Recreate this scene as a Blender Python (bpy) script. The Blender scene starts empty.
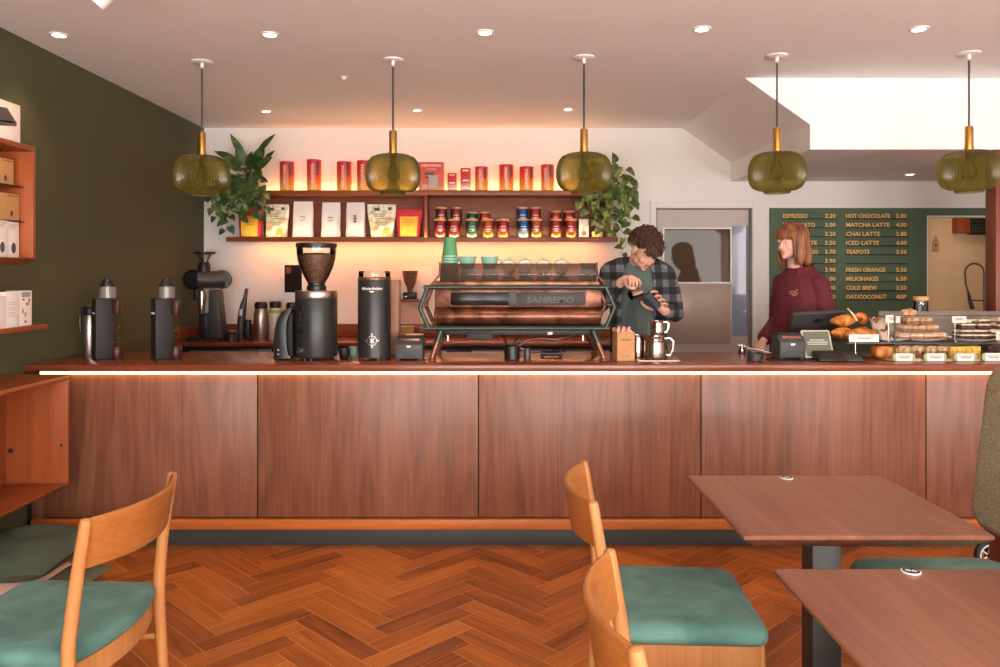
import bpy, bmesh, math, random
from mathutils import Vector, Matrix, Euler, Quaternion, noise
R = random.Random(7)
PI = math.pi
SC = bpy.context.scene
COL = SC.collection
F = 780.0; PX0 = 500.0; PY0 = 275.0; CH = 1.5
def at(px, py, Y):
    return Vector(((px-PX0)/F*Y, Y, CH+(PY0-py)/F*Y))
def ax(px, Y): return (px-PX0)/F*Y
def az(py, Y): return CH+(PY0-py)/F*Y
def lin(c):
    return tuple(((v/255)/12.92 if v/255 <= .04045 else ((v/255+.055)/1.055)**2.4) for v in c)+(1.0,)

# ---------------------------------------------------------------- mesh builder
class MB:
    def __init__(self): self.bm = bmesh.new(); self.mi = 0; self.smooth = True; self.off = Vector((0,0,0))
    def _mark(self, faces):
        for f in faces: f.material_index = self.mi; f.smooth = self.smooth
    def mat(self, i): self.mi = i; return self
    def box(self, x0, x1, y0, y1, z0, z1, bev=0.0, seg=2, M=None):
        b = bmesh.new()
        bmesh.ops.create_cube(b, size=1)
        for v in b.verts:
            v.co = Vector(((x0+x1)/2+v.co.x*(x1-x0), (y0+y1)/2+v.co.y*(y1-y0), (z0+z1)/2+v.co.z*(z1-z0)))
        if bev > 0:
            bev = min(bev, .49*min(abs(x1-x0), abs(y1-y0), abs(z1-z0)))
            bmesh.ops.bevel(b, geom=list(b.edges), offset=bev, segments=seg, profile=.5, affect='EDGES')
        self.join(b, M); return self
    def obox(self, c, size, rot=(0,0,0), bev=0.0, seg=2):
        M = Matrix.Translation(Vector(c)) @ Euler(rot).to_matrix().to_4x4()
        return self.box(-size[0]/2, size[0]/2, -size[1]/2, size[1]/2, -size[2]/2, size[2]/2, bev, seg, M)
    def join(self, b, M=None):
        me = bpy.data.meshes.new('tmp'); b.to_mesh(me); b.free()
        if M is not None: me.transform(M)
        n0 = len(self.bm.faces)
        self.bm.from_mesh(me); bpy.data.meshes.remove(me)
        self.bm.faces.ensure_lookup_table()
        self._mark(self.bm.faces[n0:])
    def addmesh(self, me, M=None, keepmat=False):
        m2 = me.copy()
        if M is not None: m2.transform(M)
        n0 = len(self.bm.faces); self.bm.from_mesh(m2); bpy.data.meshes.remove(m2)
        self.bm.faces.ensure_lookup_table()
        for f in self.bm.faces[n0:]:
            f.smooth = self.smooth
            if not keepmat: f.material_index = self.mi
    def ring(self, pts): return [self.bm.verts.new(p) for p in pts]
    def loft(self, rings, cap0=True, cap1=True, closed=True):
        vs = [self.ring(r) for r in rings]; fs = []
        n = len(vs[0])
        for a, b in zip(vs, vs[1:]):
            for i in range(n if closed else n-1):
                j = (i+1) % n
                try: fs.append(self.bm.faces.new((a[i], a[j], b[j], b[i])))
                except ValueError: pass
        if cap0 and closed: fs.append(self.bm.faces.new(list(reversed(vs[0]))))
        if cap1 and closed: fs.append(self.bm.faces.new(vs[-1]))
        self._mark(fs); return self
    def lathe(self, prof, c=(0,0,0), n=24, M=None, cap0=True, cap1=True):
        c = Vector(c); rings = []
        for r, z in prof:
            ring = [Vector((r*math.cos(2*PI*i/n), r*math.sin(2*PI*i/n), z)) for i in range(n)]
            if M is not None: ring = [M @ p for p in ring]
            rings.append([p+c for p in ring])
        return self.loft(rings, cap0, cap1)
    def cyl(self, p0, p1, r0, r1=None, n=16, cap=True):
        r1 = r0 if r1 is None else r1
        return self.tube([p0, p1], [r0, r1], n, cap)
    def tube(self, pts, r, n=10, cap=True, flat=1.0, up=None):
        pts = [Vector(p) for p in pts]
        if not isinstance(r, (list, tuple)): r = [r]*len(pts)
        rings = []; prev = None
        for i, p in enumerate(pts):
            if i == 0: t = pts[1]-p
            elif i == len(pts)-1: t = p-pts[i-1]
            else: t = (pts[i+1]-p).normalized()+(p-pts[i-1]).normalized()
            t.normalize()
            if prev is None:
                a = Vector(up) if up else (Vector((0,0,1)) if abs(t.z) < .9 else Vector((1,0,0)))
                s = t.cross(a).normalized()
            else:
                s = (prev - t*prev.dot(t)).normalized()
            prev = s; u = s.cross(t).normalized()
            rings.append([p+(s*math.cos(2*PI*k/n)+u*flat*math.sin(2*PI*k/n))*r[i] for k in range(n)])
        return self.loft(rings, cap, cap)
    def ball(self, c, rad, n=16, m=10, rot=None):
        if not isinstance(rad, (list, tuple)): rad = (rad,)*3
        b = bmesh.new(); bmesh.ops.create_uvsphere(b, u_segments=n, v_segments=m, radius=1)
        M = Matrix.Translation(Vector(c))
        if rot is not None: M = M @ (Euler(rot).to_matrix().to_4x4() if not isinstance(rot, Matrix) else rot.to_4x4())
        M = M @ Matrix.Diagonal((rad[0], rad[1], rad[2], 1))
        self.join(b, M); return self
    def prism(self, poly, d0, d1, axis='y', bev=0.0):
        def P(a, b, d): return {'x': (d, a, b), 'y': (a, d, b), 'z': (a, b, d)}[axis]
        b = bmesh.new()
        v0 = [b.verts.new(P(a, c, d0)) for a, c in poly]; v1 = [b.verts.new(P(a, c, d1)) for a, c in poly]
        n = len(poly)
        for i in range(n):
            j = (i+1) % n; b.faces.new((v0[i], v0[j], v1[j], v1[i]))
        b.faces.new(list(reversed(v0))); b.faces.new(v1)
        bmesh.ops.recalc_face_normals(b, faces=list(b.faces))
        if bev > 0: bmesh.ops.bevel(b, geom=list(b.edges), offset=bev, segments=2, profile=.5, affect='EDGES')
        self.join(b); return self
    def quad(self, *pts):
        f = self.bm.faces.new([self.bm.verts.new(p) for p in pts]); self._mark([f]); return self
    def text(self, s, size, M, ext=.0008, align='L', width=None, shear=0.0, space=1.0, bold=0.0):
        me, (x0, x1, y0, y1) = textmesh(s, size, ext, shear, space, bold)
        sx = 1.0
        if width: sx = width/(x1-x0)
        dx = {'L': -x0, 'C': -(x0+x1)/2, 'R': -x1}[align]
        T = Matrix.Diagonal((sx, 1, 1, 1)) @ Matrix.Translation((dx, 0, 0))
        sm = self.smooth; self.smooth = False
        self.addmesh(me, M @ T); self.smooth = sm; return self
    def mesh(self, name, angle=40, weld=False, recalc=True):
        if weld: bmesh.ops.remove_doubles(self.bm, verts=self.bm.verts, dist=1e-5)
        if recalc: bmesh.ops.recalc_face_normals(self.bm, faces=self.bm.faces)
        me = bpy.data.meshes.new(name); self.bm.to_mesh(me); self.bm.free()
        try: me.set_sharp_from_angle(angle=math.radians(angle))
        except Exception: pass
        return me
    def build(self, name, mats, parent=None, angle=40, loc=None, recalc=True):
        me = self.mesh(name, angle, recalc=recalc)
        return link(name, me, mats, parent, loc)
def link(name, me, mats, parent=None, loc=None):
    if not isinstance(mats, (list, tuple)): mats = [mats]
    if len(me.materials) == 0:
        for m in mats: me.materials.append(m)
    o = bpy.data.objects.new(name, me); COL.objects.link(o)
    if parent is not None: o.parent = parent
    if loc is not None: o.location = loc
    return o
_tx = {}
def textmesh(s, size, ext, shear, space=1.0, bold=0.0):
    k = (s, size, ext, shear, space, bold)
    if k in _tx: return _tx[k]
    cu = bpy.data.curves.new('txt', 'FONT'); cu.body = s; cu.size = size; cu.extrude = ext; cu.shear = shear; cu.offset = bold
    cu.resolution_u = 2; cu.space_character = space
    o = bpy.data.objects.new('txt', cu); COL.objects.link(o)
    bpy.context.view_layer.update()
    dg = bpy.context.evaluated_depsgraph_get()
    me = bpy.data.meshes.new_from_object(o.evaluated_get(dg))
    bpy.data.objects.remove(o); bpy.data.curves.remove(cu)
    xs = [v.co.x for v in me.vertices]; ys = [v.co.y for v in me.vertices]
    _tx[k] = (me, (min(xs), max(xs), min(ys), max(ys))); return _tx[k]
# text facing the camera side (-Y): x right, up z
def face_y(x, y, z): return Matrix.Translation((x, y, z)) @ Matrix.Rotation(PI/2, 4, 'X')
# text on a face looking towards +X, reading towards +Y... (seen from +X side)
def face_x(x, y, z): return Matrix.Translation((x, y, z)) @ Matrix.Rotation(PI/2, 4, 'Z') @ Matrix.Rotation(PI/2, 4, 'X')

def tag(o, label=None, cat=None, group=None, kind=None):
    if label: o['label'] = label
    if cat: o['category'] = cat
    if group: o['group'] = group
    if kind: o['kind'] = kind
    return o
def thing(name, label, cat, loc=(0,0,0), rz=0.0, group=None):
    o = bpy.data.objects.new(name, None); COL.objects.link(o)
    o.empty_display_size = .05
    o.location = loc; o.rotation_euler = (0, 0, rz)
    return tag(o, label, cat, group)
def struct(name, mb, mats, angle=40):
    o = mb.build(name, mats, None, angle) if isinstance(mb, MB) else mb
    o['kind'] = 'structure'; return o
def dup(root, label, loc=None, rz=None, group=None, scale=None):
    r = root.copy(); COL.objects.link(r)
    if loc is not None: r.location = loc
    if rz is not None: r.rotation_euler = (0, 0, rz)
    if scale is not None: r.scale = scale if isinstance(scale, (tuple, list)) else (scale,)*3
    r['label'] = label
    if group: r['group'] = group
    for ch in list(root.children):
        c = ch.copy(); COL.objects.link(c); c.parent = r
        for g in list(ch.children):
            d = g.copy(); COL.objects.link(d); d.parent = c
    return r
def fuse(mb, voxel, it=4, fac=.5, shell=None):
    """one continuous surface out of overlapping closed volumes"""
    me = mb.mesh('fuse')
    o = bpy.data.objects.new('fuse', me); COL.objects.link(o)
    m = o.modifiers.new('r', 'REMESH'); m.mode = 'VOXEL'; m.voxel_size = voxel; m.use_smooth_shade = True
    if it:
        s = o.modifiers.new('s', 'SMOOTH'); s.factor = fac; s.iterations = it
    bpy.context.view_layer.update()
    dg = bpy.context.evaluated_depsgraph_get()
    out = bpy.data.meshes.new_from_object(o.evaluated_get(dg))
    bpy.data.objects.remove(o); bpy.data.meshes.remove(me)
    out.materials.clear()
    for p in out.polygons: p.use_smooth = True; p.material_index = 0
    return out

# ---------------------------------------------------------------- materials
def newmat(name):
    m = bpy.data.materials.new(name); m.use_nodes = True
    nt = m.node_tree; b = nt.nodes['Principled BSDF']
    return m, nt, b
def plain(name, rgb, rough=.5, metal=0.0, var=.06, vscale=12, bump=0.0, bscale=60, spec=.5, coat=0.0, sss=0.0):
    m, nt, b = newmat(name); c = lin(rgb)
    b.inputs['Roughness'].default_value = rough; b.inputs['Metallic'].default_value = metal
    b.inputs['Specular IOR Level'].default_value = spec
    if coat: b.inputs['Coat Weight'].default_value = coat; b.inputs['Coat Roughness'].default_value = .1
    tc = nt.nodes.new('ShaderNodeTexCoord')
    n = nt.nodes.new('ShaderNodeTexNoise'); n.inputs['Scale'].default_value = vscale; n.inputs['Detail'].default_value = 4
    nt.links.new(tc.outputs['Object'], n.inputs['Vector'])
    mr = nt.nodes.new('ShaderNodeMapRange'); mr.inputs['From Min'].default_value = .3; mr.inputs['From Max'].default_value = .7
    mr.inputs['To Min'].default_value = 1-var; mr.inputs['To Max'].default_value = 1+var
    nt.links.new(n.outputs['Fac'], mr.inputs['Value'])
    mx = nt.nodes.new('ShaderNodeVectorMath'); mx.operation = 'SCALE'; mx.inputs[0].default_value = c[:3]
    nt.links.new(mr.outputs[0], mx.inputs['Scale']); nt.links.new(mx.outputs[0], b.inputs['Base Color'])
    if bump:
        n2 = nt.nodes.new('ShaderNodeTexNoise'); n2.inputs['Scale'].default_value = bscale; n2.inputs['Detail'].default_value = 3
        nt.links.new(tc.outputs['Object'], n2.inputs['Vector'])
        bp = nt.nodes.new('ShaderNodeBump'); bp.inputs['Strength'].default_value = bump; bp.inputs['Distance'].default_value = .004
        nt.links.new(n2.outputs['Fac'], bp.inputs['Height']); nt.links.new(bp.outputs[0], b.inputs['Normal'])
    return m
def wood(name, c1, c2, axis='z', across=22, along=1.2, rough=.42, coat=0.0, big=2.0, spec=.4, contrast=(.32,.68), bump=.05, rings=False):
    m, nt, b = newmat(name)
    b.inputs['Roughness'].default_value = rough; b.inputs['Specular IOR Level'].default_value = spec
    if coat: b.inputs['Coat Weight'].default_value = coat; b.inputs['Coat Roughness'].default_value = .15
    tc = nt.nodes.new('ShaderNodeTexCoord'); oi = nt.nodes.new('ShaderNodeObjectInfo')
    ad = nt.nodes.new('ShaderNodeVectorMath'); ad.operation = 'ADD'
    cm = nt.nodes.new('ShaderNodeCombineXYZ')
    for i in range(3): nt.links.new(oi.outputs['Random'], cm.inputs[i])
    s7 = nt.nodes.new('ShaderNodeVectorMath'); s7.operation = 'SCALE'; s7.inputs['Scale'].default_value = 7.3
    nt.links.new(cm.outputs[0], s7.inputs[0])
    nt.links.new(tc.outputs['Object'], ad.inputs[0]); nt.links.new(s7.outputs[0], ad.inputs[1])
    def stretched(a, l, detail, dist=0.0):
        mp = nt.nodes.new('ShaderNodeMapping'); sc = [a, a, a]; sc['xyz'.index(axis)] = l
        mp.inputs['Scale'].default_value = sc; nt.links.new(ad.outputs[0], mp.inputs['Vector'])
        n = nt.nodes.new('ShaderNodeTexNoise'); n.inputs['Scale'].default_value = 1; n.inputs['Detail'].default_value = detail
        n.inputs['Roughness'].default_value = .6; n.inputs['Distortion'].default_value = dist
        nt.links.new(mp.outputs[0], n.inputs['Vector']); return n
    n1 = stretched(across*4, along*2.5, 4, .2); n2 = stretched(across*.45, along*.8, 5, 1.4); n3 = stretched(big, big*.3, 2)
    mul = nt.nodes.new('ShaderNodeMath'); mul.operation = 'MULTIPLY_ADD'; mul.inputs[1].default_value = .42
    nt.links.new(n1.outputs['Fac'], mul.inputs[0])
    m2 = nt.nodes.new('ShaderNodeMath'); m2.operation = 'MULTIPLY_ADD'; m2.inputs[1].default_value = .42
    nt.links.new(n2.outputs['Fac'], m2.inputs[0])
    m3 = nt.nodes.new('ShaderNodeMath'); m3.operation = 'MULTIPLY'; m3.inputs[1].default_value = .16
    nt.links.new(n3.outputs['Fac'], m3.inputs[0]); nt.links.new(m3.outputs[0], m2.inputs[2]); nt.links.new(m2.outputs[0], mul.inputs[2])
    if rings:
        # flame figure of the veneer: stretched contour lines of a slow noise
        n4 = stretched(3.2, .42, 2, .6); fr = nt.nodes.new('ShaderNodeMath'); fr.operation = 'MULTIPLY'; fr.inputs[1].default_value = 17
        pp = nt.nodes.new('ShaderNodeMath'); pp.operation = 'PINGPONG'; pp.inputs[1].default_value = 1
        nt.links.new(n4.outputs['Fac'], fr.inputs[0]); nt.links.new(fr.outputs[0], pp.inputs[0])
        ma = nt.nodes.new('ShaderNodeMath'); ma.operation = 'MULTIPLY_ADD'; ma.inputs[1].default_value = .12
        sb_ = nt.nodes.new('ShaderNodeMath'); sb_.operation = 'SUBTRACT'; sb_.inputs[1].default_value = .06
        nt.links.new(mul.outputs[0], sb_.inputs[0]); nt.links.new(pp.outputs[0], ma.inputs[0]); nt.links.new(sb_.outputs[0], ma.inputs[2]); mul = ma
    cr = nt.nodes.new('ShaderNodeValToRGB'); e = cr.color_ramp.elements
    e[0].position = contrast[0]; e[0].color = lin(c1); e[1].position = contrast[1]; e[1].color = lin(c2)
    nt.links.new(mul.outputs[0], cr.inputs['Fac']); nt.links.new(cr.outputs['Color'], b.inputs['Base Color'])
    if bump:
        bp = nt.nodes.new('ShaderNodeBump'); bp.inputs['Strength'].default_value = bump; bp.inputs['Distance'].default_value = .002
        nt.links.new(n1.outputs['Fac'], bp.inputs['Height']); nt.links.new(bp.outputs[0], b.inputs['Normal'])
    return m
def ramp_z(name, stops, z0, z1, rough=.4, axis=2, metal=0.0, noise_amt=.0, nscale=30):
    """printed colour bands along one object axis"""
    m, nt, b = newmat(name); b.inputs['Roughness'].default_value = rough; b.inputs['Metallic'].default_value = metal
    tc = nt.nodes.new('ShaderNodeTexCoord'); sp = nt.nodes.new('ShaderNodeSeparateXYZ')
    nt.links.new(tc.outputs['Object'], sp.inputs[0])
    mr = nt.nodes.new('ShaderNodeMapRange'); mr.inputs['From Min'].default_value = z0; mr.inputs['From Max'].default_value = z1
    src = sp.outputs[axis]
    if noise_amt:
        n = nt.nodes.new('ShaderNodeTexNoise'); n.inputs['Scale'].default_value = nscale; nt.links.new(tc.outputs['Object'], n.inputs['Vector'])
        ma = nt.nodes.new('ShaderNodeMath'); ma.operation = 'MULTIPLY_ADD'; ma.inputs[1].default_value = noise_amt
        nt.links.new(n.outputs['Fac'], ma.inputs[0]); nt.links.new(src, ma.inputs[2]); src = ma.outputs[0]
    nt.links.new(src, mr.inputs['Value'])
    cr = nt.nodes.new('ShaderNodeValToRGB'); el = cr.color_ramp.elements
    while len(el) < len(stops): el.new(.5)
    for e, (p, c) in zip(el, stops): e.position = p; e.color = lin(c)
    nt.links.new(mr.outputs[0], cr.inputs['Fac']); nt.links.new(cr.outputs['Color'], b.inputs['Base Color'])
    return m
def patches(name, cols, scale=20, rough=.7, detail=3, bump=.3, dist=.5, spread=(.3,.7), sss=0.0, stretch=(1,1,1)):
    m, nt, b = newmat(name); b.inputs['Roughness'].default_value = rough
    tc = nt.nodes.new('ShaderNodeTexCoord')
    mp = nt.nodes.new('ShaderNodeMapping'); mp.inputs['Scale'].default_value = stretch
    nt.links.new(tc.outputs['Object'], mp.inputs['Vector'])
    n = nt.nodes.new('ShaderNodeTexNoise')
    n.inputs['Scale'].default_value = scale; n.inputs['Detail'].default_value = detail; n.inputs['Distortion'].default_value = dist
    nt.links.new(mp.outputs[0], n.inputs['Vector'])
    cr = nt.nodes.new('ShaderNodeValToRGB'); el = cr.color_ramp.elements
    while len(el) < len(cols): el.new(.5)
    for i, (e, c) in enumerate(zip(el, cols)):
        e.position = spread[0]+(spread[1]-spread[0])*i/(len(cols)-1); e.color = lin(c)
    nt.links.new(n.outputs['Fac'], cr.inputs['Fac']); nt.links.new(cr.outputs['Color'], b.inputs['Base Color'])
    if bump:
        bp = nt.nodes.new('ShaderNodeBump'); bp.inputs['Strength'].default_value = bump; bp.inputs['Distance'].default_value = .004
        nt.links.new(n.outputs['Fac'], bp.inputs['Height']); nt.links.new(bp.outputs[0], b.inputs['Normal'])
    return m
def emit(name, rgb, strength):
    m = bpy.data.materials.new(name); m.use_nodes = True; nt = m.node_tree; nt.nodes.clear()
    e = nt.nodes.new('ShaderNodeEmission'); e.inputs[0].default_value = lin(rgb); e.inputs[1].default_value = strength
    o = nt.nodes.new('ShaderNodeOutputMaterial'); nt.links.new(e.outputs[0], o.inputs[0]); return m
def clear_glass(name, tint=(255,255,255), refl=1.0, diffuse=None, dfac=0.0, rough=.03, ior=1.45):
    """thin pane / thin-walled vessel: tinted see-through with a Fresnel gloss"""
    m = bpy.data.materials.new(name); m.use_nodes = True; nt = m.node_tree; nt.nodes.clear()
    t = nt.nodes.new('ShaderNodeBsdfTransparent'); t.inputs[0].default_value = lin(tint)
    g = nt.nodes.new('ShaderNodeBsdfGlossy'); g.inputs['Roughness'].default_value = rough
    base = t.outputs[0]
    if dfac:
        d = nt.nodes.new('ShaderNodeBsdfDiffuse'); d.inputs[0].default_value = lin(diffuse)
        tl = nt.nodes.new('ShaderNodeBsdfTranslucent'); tl.inputs[0].default_value = lin(diffuse)
        md = nt.nodes.new('ShaderNodeMixShader'); md.inputs[0].default_value = .5
        nt.links.new(d.outputs[0], md.inputs[1]); nt.links.new(tl.outputs[0], md.inputs[2])
        ms = nt.nodes.new('ShaderNodeMixShader'); ms.inputs[0].default_value = dfac
        nt.links.new(t.outputs[0], ms.inputs[1]); nt.links.new(md.outputs[0], ms.inputs[2]); base = ms.outputs[0]
    fr = nt.nodes.new('ShaderNodeFresnel'); fr.inputs['IOR'].default_value = ior
    mu = nt.nodes.new('ShaderNodeMath'); mu.operation = 'MULTIPLY'; mu.inputs[1].default_value = refl; mu.use_clamp = True
    nt.links.new(fr.outputs[0], mu.inputs[0])
    mx = nt.nodes.new('ShaderNodeMixShader'); nt.links.new(mu.outputs[0], mx.inputs[0])
    nt.links.new(base, mx.inputs[1]); nt.links.new(g.outputs[0], mx.inputs[2])
    o = nt.nodes.new('ShaderNodeOutputMaterial'); nt.links.new(mx.outputs[0], o.inputs[0]); return m

M = {}
M['ceiling'] = plain('ceiling_paint', (243,240,238), .9, var=.015, vscale=2, spec=.2)
M['white_wall'] = plain('white_wall_paint', (231,226,220), .85, var=.015, vscale=2, spec=.2)
M['green_wall'] = plain('dark_green_paint', (80,80,56), .7, var=.05, vscale=1.5, spec=.3)
M['board_green'] = plain('menu_board_green', (88,104,84), .75, var=.03, vscale=3, spec=.2)
M['counter'] = wood('counter_veneer', (90,50,34), (156,101,75), 'z', 24, 1.0, .4, spec=.5, rings=True, contrast=(.24,.78))
M['worktop'] = wood('worktop_wood', (104,48,30), (150,76,46), 'x', 20, 1.0, .25, spec=.5)
M['kick'] = wood('plinth_trim_wood', (164,86,36), (204,118,54), 'x', 24, 1.2, .4)
M['teak'] = wood('teak_veneer', (134,66,32), (172,90,46), 'z', 18, 1.0, .4)
M['teak_y'] = wood('teak_veneer_lengthwise', (134,66,32), (172,90,46), 'y', 18, 1.0, .38)
M['shelf'] = wood('shelf_wood', (118,56,28), (160,86,44), 'x', 20, 1.0, .4)
M['shelf_back'] = wood('shelf_back_wood', (112,60,42), (150,86,58), 'x', 18, 1.0, .5)
M['table'] = wood('table_top_wood', (104,60,43), (156,101,76), 'y', 14, .8, .33, spec=.5)
M['oak'] = wood('chair_oak', (168,108,60), (200,142,88), 'z', 20, 1.5, .35, spec=.4, bump=.02)
M['oak_b'] = wood('chair_back_oak', (150,86,40), (184,118,60), 'y', 22, 1.4, .33, spec=.4, bump=.02)
M['post'] = wood('post_wood', (110,52,36), (140,74,52), 'z', 16, 1.0, .4)
M['velvet'] = patches('teal_velvet', [(54,92,84), (80,122,112), (104,144,134)], 5, .8, 4, .15, .8)
M['velvet'].node_tree.nodes['Principled BSDF'].inputs['Sheen Weight'].default_value = .08
M['black'] = plain('black_plastic', (24,23,23), .4, var=.05)
M['matte_black'] = plain('matte_black', (32,30,29), .6, var=.05)
M['grey_metal'] = plain('dark_grey_metal', (70,68,66), .42, .35, var=.05)
M['char'] = plain('charcoal_paint', (62,62,60), .5, var=.05)
M['steel'] = plain('polished_steel', (176,162,152), .2, 1.0, var=.02)
M['brush_steel'] = plain('brushed_steel', (190,176,166), .34, 1.0, var=.05, vscale=40)
M['chrome'] = plain('chrome', (225,218,212), .08, 1.0, var=0)
M['brass'] = plain('brushed_brass', (206,158,84), .3, 1.0, var=.05, vscale=30)
M['copper'] = patches('aged_copper', [(74,42,32), (128,80,60), (160,108,84)], 9, .36, 5, .04, 1.0)
M['copper'].node_tree.nodes['Principled BSDF'].inputs['Metallic'].default_value = .6
M['gm_tube'] = plain('dark_green_tube', (54,64,54), .35, .3, var=.05)
M['white_p'] = plain('white_plastic', (236,232,228), .45, var=.01)
M['paper'] = plain('white_paper', (238,234,228), .8, var=.02)
M['kraft'] = plain('kraft_card', (196,146,98), .85, var=.05, vscale=40)
M['leaf'] = patches('plant_leaf', [(28,50,20), (50,76,30), (98,112,48)], 14, .45, 2, .1, .4)
M['stem'] = plain('plant_stem', (120,128,58), .6)
M['terra'] = plain('pink_pot', (206,150,130), .7)
M['skin'] = plain('skin', (224,168,144), .5, var=.05, vscale=30, spec=.4)
M['skin_f'] = plain('fair_skin', (232,180,162), .5, var=.05, vscale=30, spec=.4)
M['lip'] = plain('lips', (206,132,116), .45)
M['eye'] = plain('eye_dark', (40,30,28), .2)
M['eye_white'] = plain('eye_white', (225,218,212), .25)
M['hair_br'] = patches('brown_hair', [(44,26,18), (82,50,34), (112,74,52)], 60, .5, 3, .3, .4)
M['hair_gg'] = patches('ginger_hair', [(84,46,24), (134,80,46), (178,120,74)], 26, .45, 3, .2, .3, stretch=(1,1,.15))
M['tee'] = plain('grey_green_cotton', (90,104,98), .85, var=.05, bump=.2, bscale=200)
M['apron'] = plain('green_grey_apron', (84,93,89), .85, var=.05, bump=.2, bscale=160)
M['maroon'] = plain('maroon_cloth', (98,28,40), .8, var=.1, vscale=20, bump=.25, bscale=180)
M['trouser'] = plain('dark_trousers', (40,40,44), .85)
M['tan'] = plain('tan_thread', (206,166,120), .8)
# ================================================================ setting
LW, RW, FY, BY, CZ = -2.6, 5.0, -2.6, 6.85, 2.79
# floor: herringbone planks, one mesh
def make_floor():
    bm = bmesh.new(); L, W = .5, .1; x0, y0 = .237, 3.245; g = .0018
    cl = bm.loops.layers.float_color.new('tone'); uvl = bm.loops.layers.uv.new('UVMap')
    rr = random.Random(3); s = 1/math.sqrt(2)
    def plank(u0, u1, v0, v1, horiz):
        cu, cv = (u0+u1)/2, (v0+v1)/2
        X = (cu-cv)*s+x0; Y = (cu+cv)*s+y0
        if X < LW-.3 or X > RW+.3 or Y < FY-.3 or Y > BY+2.2: return
        t = rr.random(); t2 = rr.random()
        u0 += g; u1 -= g; v0 += g; v1 -= g
        co = [(u0,v0),(u1,v0),(u1,v1),(u0,v1)]
        f = bm.faces.new([bm.verts.new(((a-b)*s+x0, (a+b)*s+y0, 0)) for a, b in co])
        for lp, (a, b) in zip(f.loops, co):
            lp[cl] = (t, t2, 0, 1)
            lp[uvl].uv = ((a-u0, b-v0) if horiz else (b-v0, a-u0))
    for k in range(-90, 110):
        for j in range(-14, 15):
            ou = k*W+j*L; ov = k*W-j*L
            plank(ou, ou+L, ov, ov+W, True); plank(ou, ou+W, ov+W, ov+W+L, False)
    base = [bm.verts.new(p) for p in ((LW-.5,FY-.5,-.0015),(RW+.5,FY-.5,-.0015),(RW+.5,BY+2.3,-.0015),(LW-.5,BY+2.3,-.0015))]
    f = bm.faces.new(base); f.material_index = 1
    me = bpy.data.meshes.new('floor'); bm.to_mesh(me); bm.free()
    m, nt, b = newmat('herringbone_oak'); b.inputs['Roughness'].default_value = .34; b.inputs['Specular IOR Level'].default_value = .45
    at_ = nt.nodes.new('ShaderNodeAttribute'); at_.attribute_name = 'tone'
    sp = nt.nodes.new('ShaderNodeSeparateColor'); nt.links.new(at_.outputs['Color'], sp.inputs[0])
    uv = nt.nodes.new('ShaderNodeUVMap'); uv.uv_map = 'UVMap'
    cm = nt.nodes.new('ShaderNodeCombineXYZ')
    for i, kk in enumerate((9.0, 5.0, 3.0)):
        q = nt.nodes.new('ShaderNodeMath'); q.operation = 'MULTIPLY'; q.inputs[1].default_value = kk
        nt.links.new(sp.outputs[1], q.inputs[0]); nt.links.new(q.outputs[0], cm.inputs[i])
    ad = nt.nodes.new('ShaderNodeVectorMath'); ad.operation = 'ADD'
    nt.links.new(uv.outputs[0], ad.inputs[0]); nt.links.new(cm.outputs[0], ad.inputs[1])
    def nz(sx, sy, det, dist):
        mp = nt.nodes.new('ShaderNodeMapping'); mp.inputs['Scale'].default_value = (sx, sy, 1); nt.links.new(ad.outputs[0], mp.inputs['Vector'])
        n = nt.nodes.new('ShaderNodeTexNoise'); n.inputs['Scale'].default_value = 1; n.inputs['Detail'].default_value = det; n.inputs['Distortion'].default_value = dist
        nt.links.new(mp.outputs[0], n.inputs['Vector']); return n
    n1 = nz(3, 70, 5, .3); n2 = nz(2, 22, 3, 1.0)
    a = nt.nodes.new('ShaderNodeMath'); a.operation = 'MULTIPLY_ADD'; a.inputs[1].default_value = .5
    b2 = nt.nodes.new('ShaderNodeMath'); b2.operation = 'MULTIPLY_ADD'; b2.inputs[1].default_value = .4
    c3 = nt.nodes.new('ShaderNodeMath'); c3.operation = 'MULTIPLY_ADD'; c3.inputs[1].default_value = .34; c3.inputs[2].default_value = -.12
    nt.links.new(sp.outputs[0], c3.inputs[0]); nt.links.new(n2.outputs['Fac'], b2.inputs[0]); nt.links.new(c3.outputs[0], b2.inputs[2])
    nt.links.new(n1.outputs['Fac'], a.inputs[0]); nt.links.new(b2.outputs[0], a.inputs[2])
    cr = nt.nodes.new('ShaderNodeValToRGB'); e = cr.color_ramp.elements
    e[0].position = .24; e[0].color = lin((106,54,22)); e[1].position = .82; e[1].color = lin((204,124,54))
    x = e.new(.5); x.color = lin((166,90,34))
    nt.links.new(a.outputs[0], cr.inputs['Fac']); nt.links.new(cr.outputs[0], b.inputs['Base Color'])
    me.materials.append(m); me.materials.append(plain('floor_joint', (222,156,104), .7))
    o = bpy.data.objects.new('floor', me); COL.objects.link(o); o['kind'] = 'structure'
make_floor()

mb = MB(); mb.smooth = False
mb.box(LW-.1, RW+.1, FY-.1, BY+.12, CZ, CZ+.1)
struct('ceiling', mb, M['ceiling'])
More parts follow.
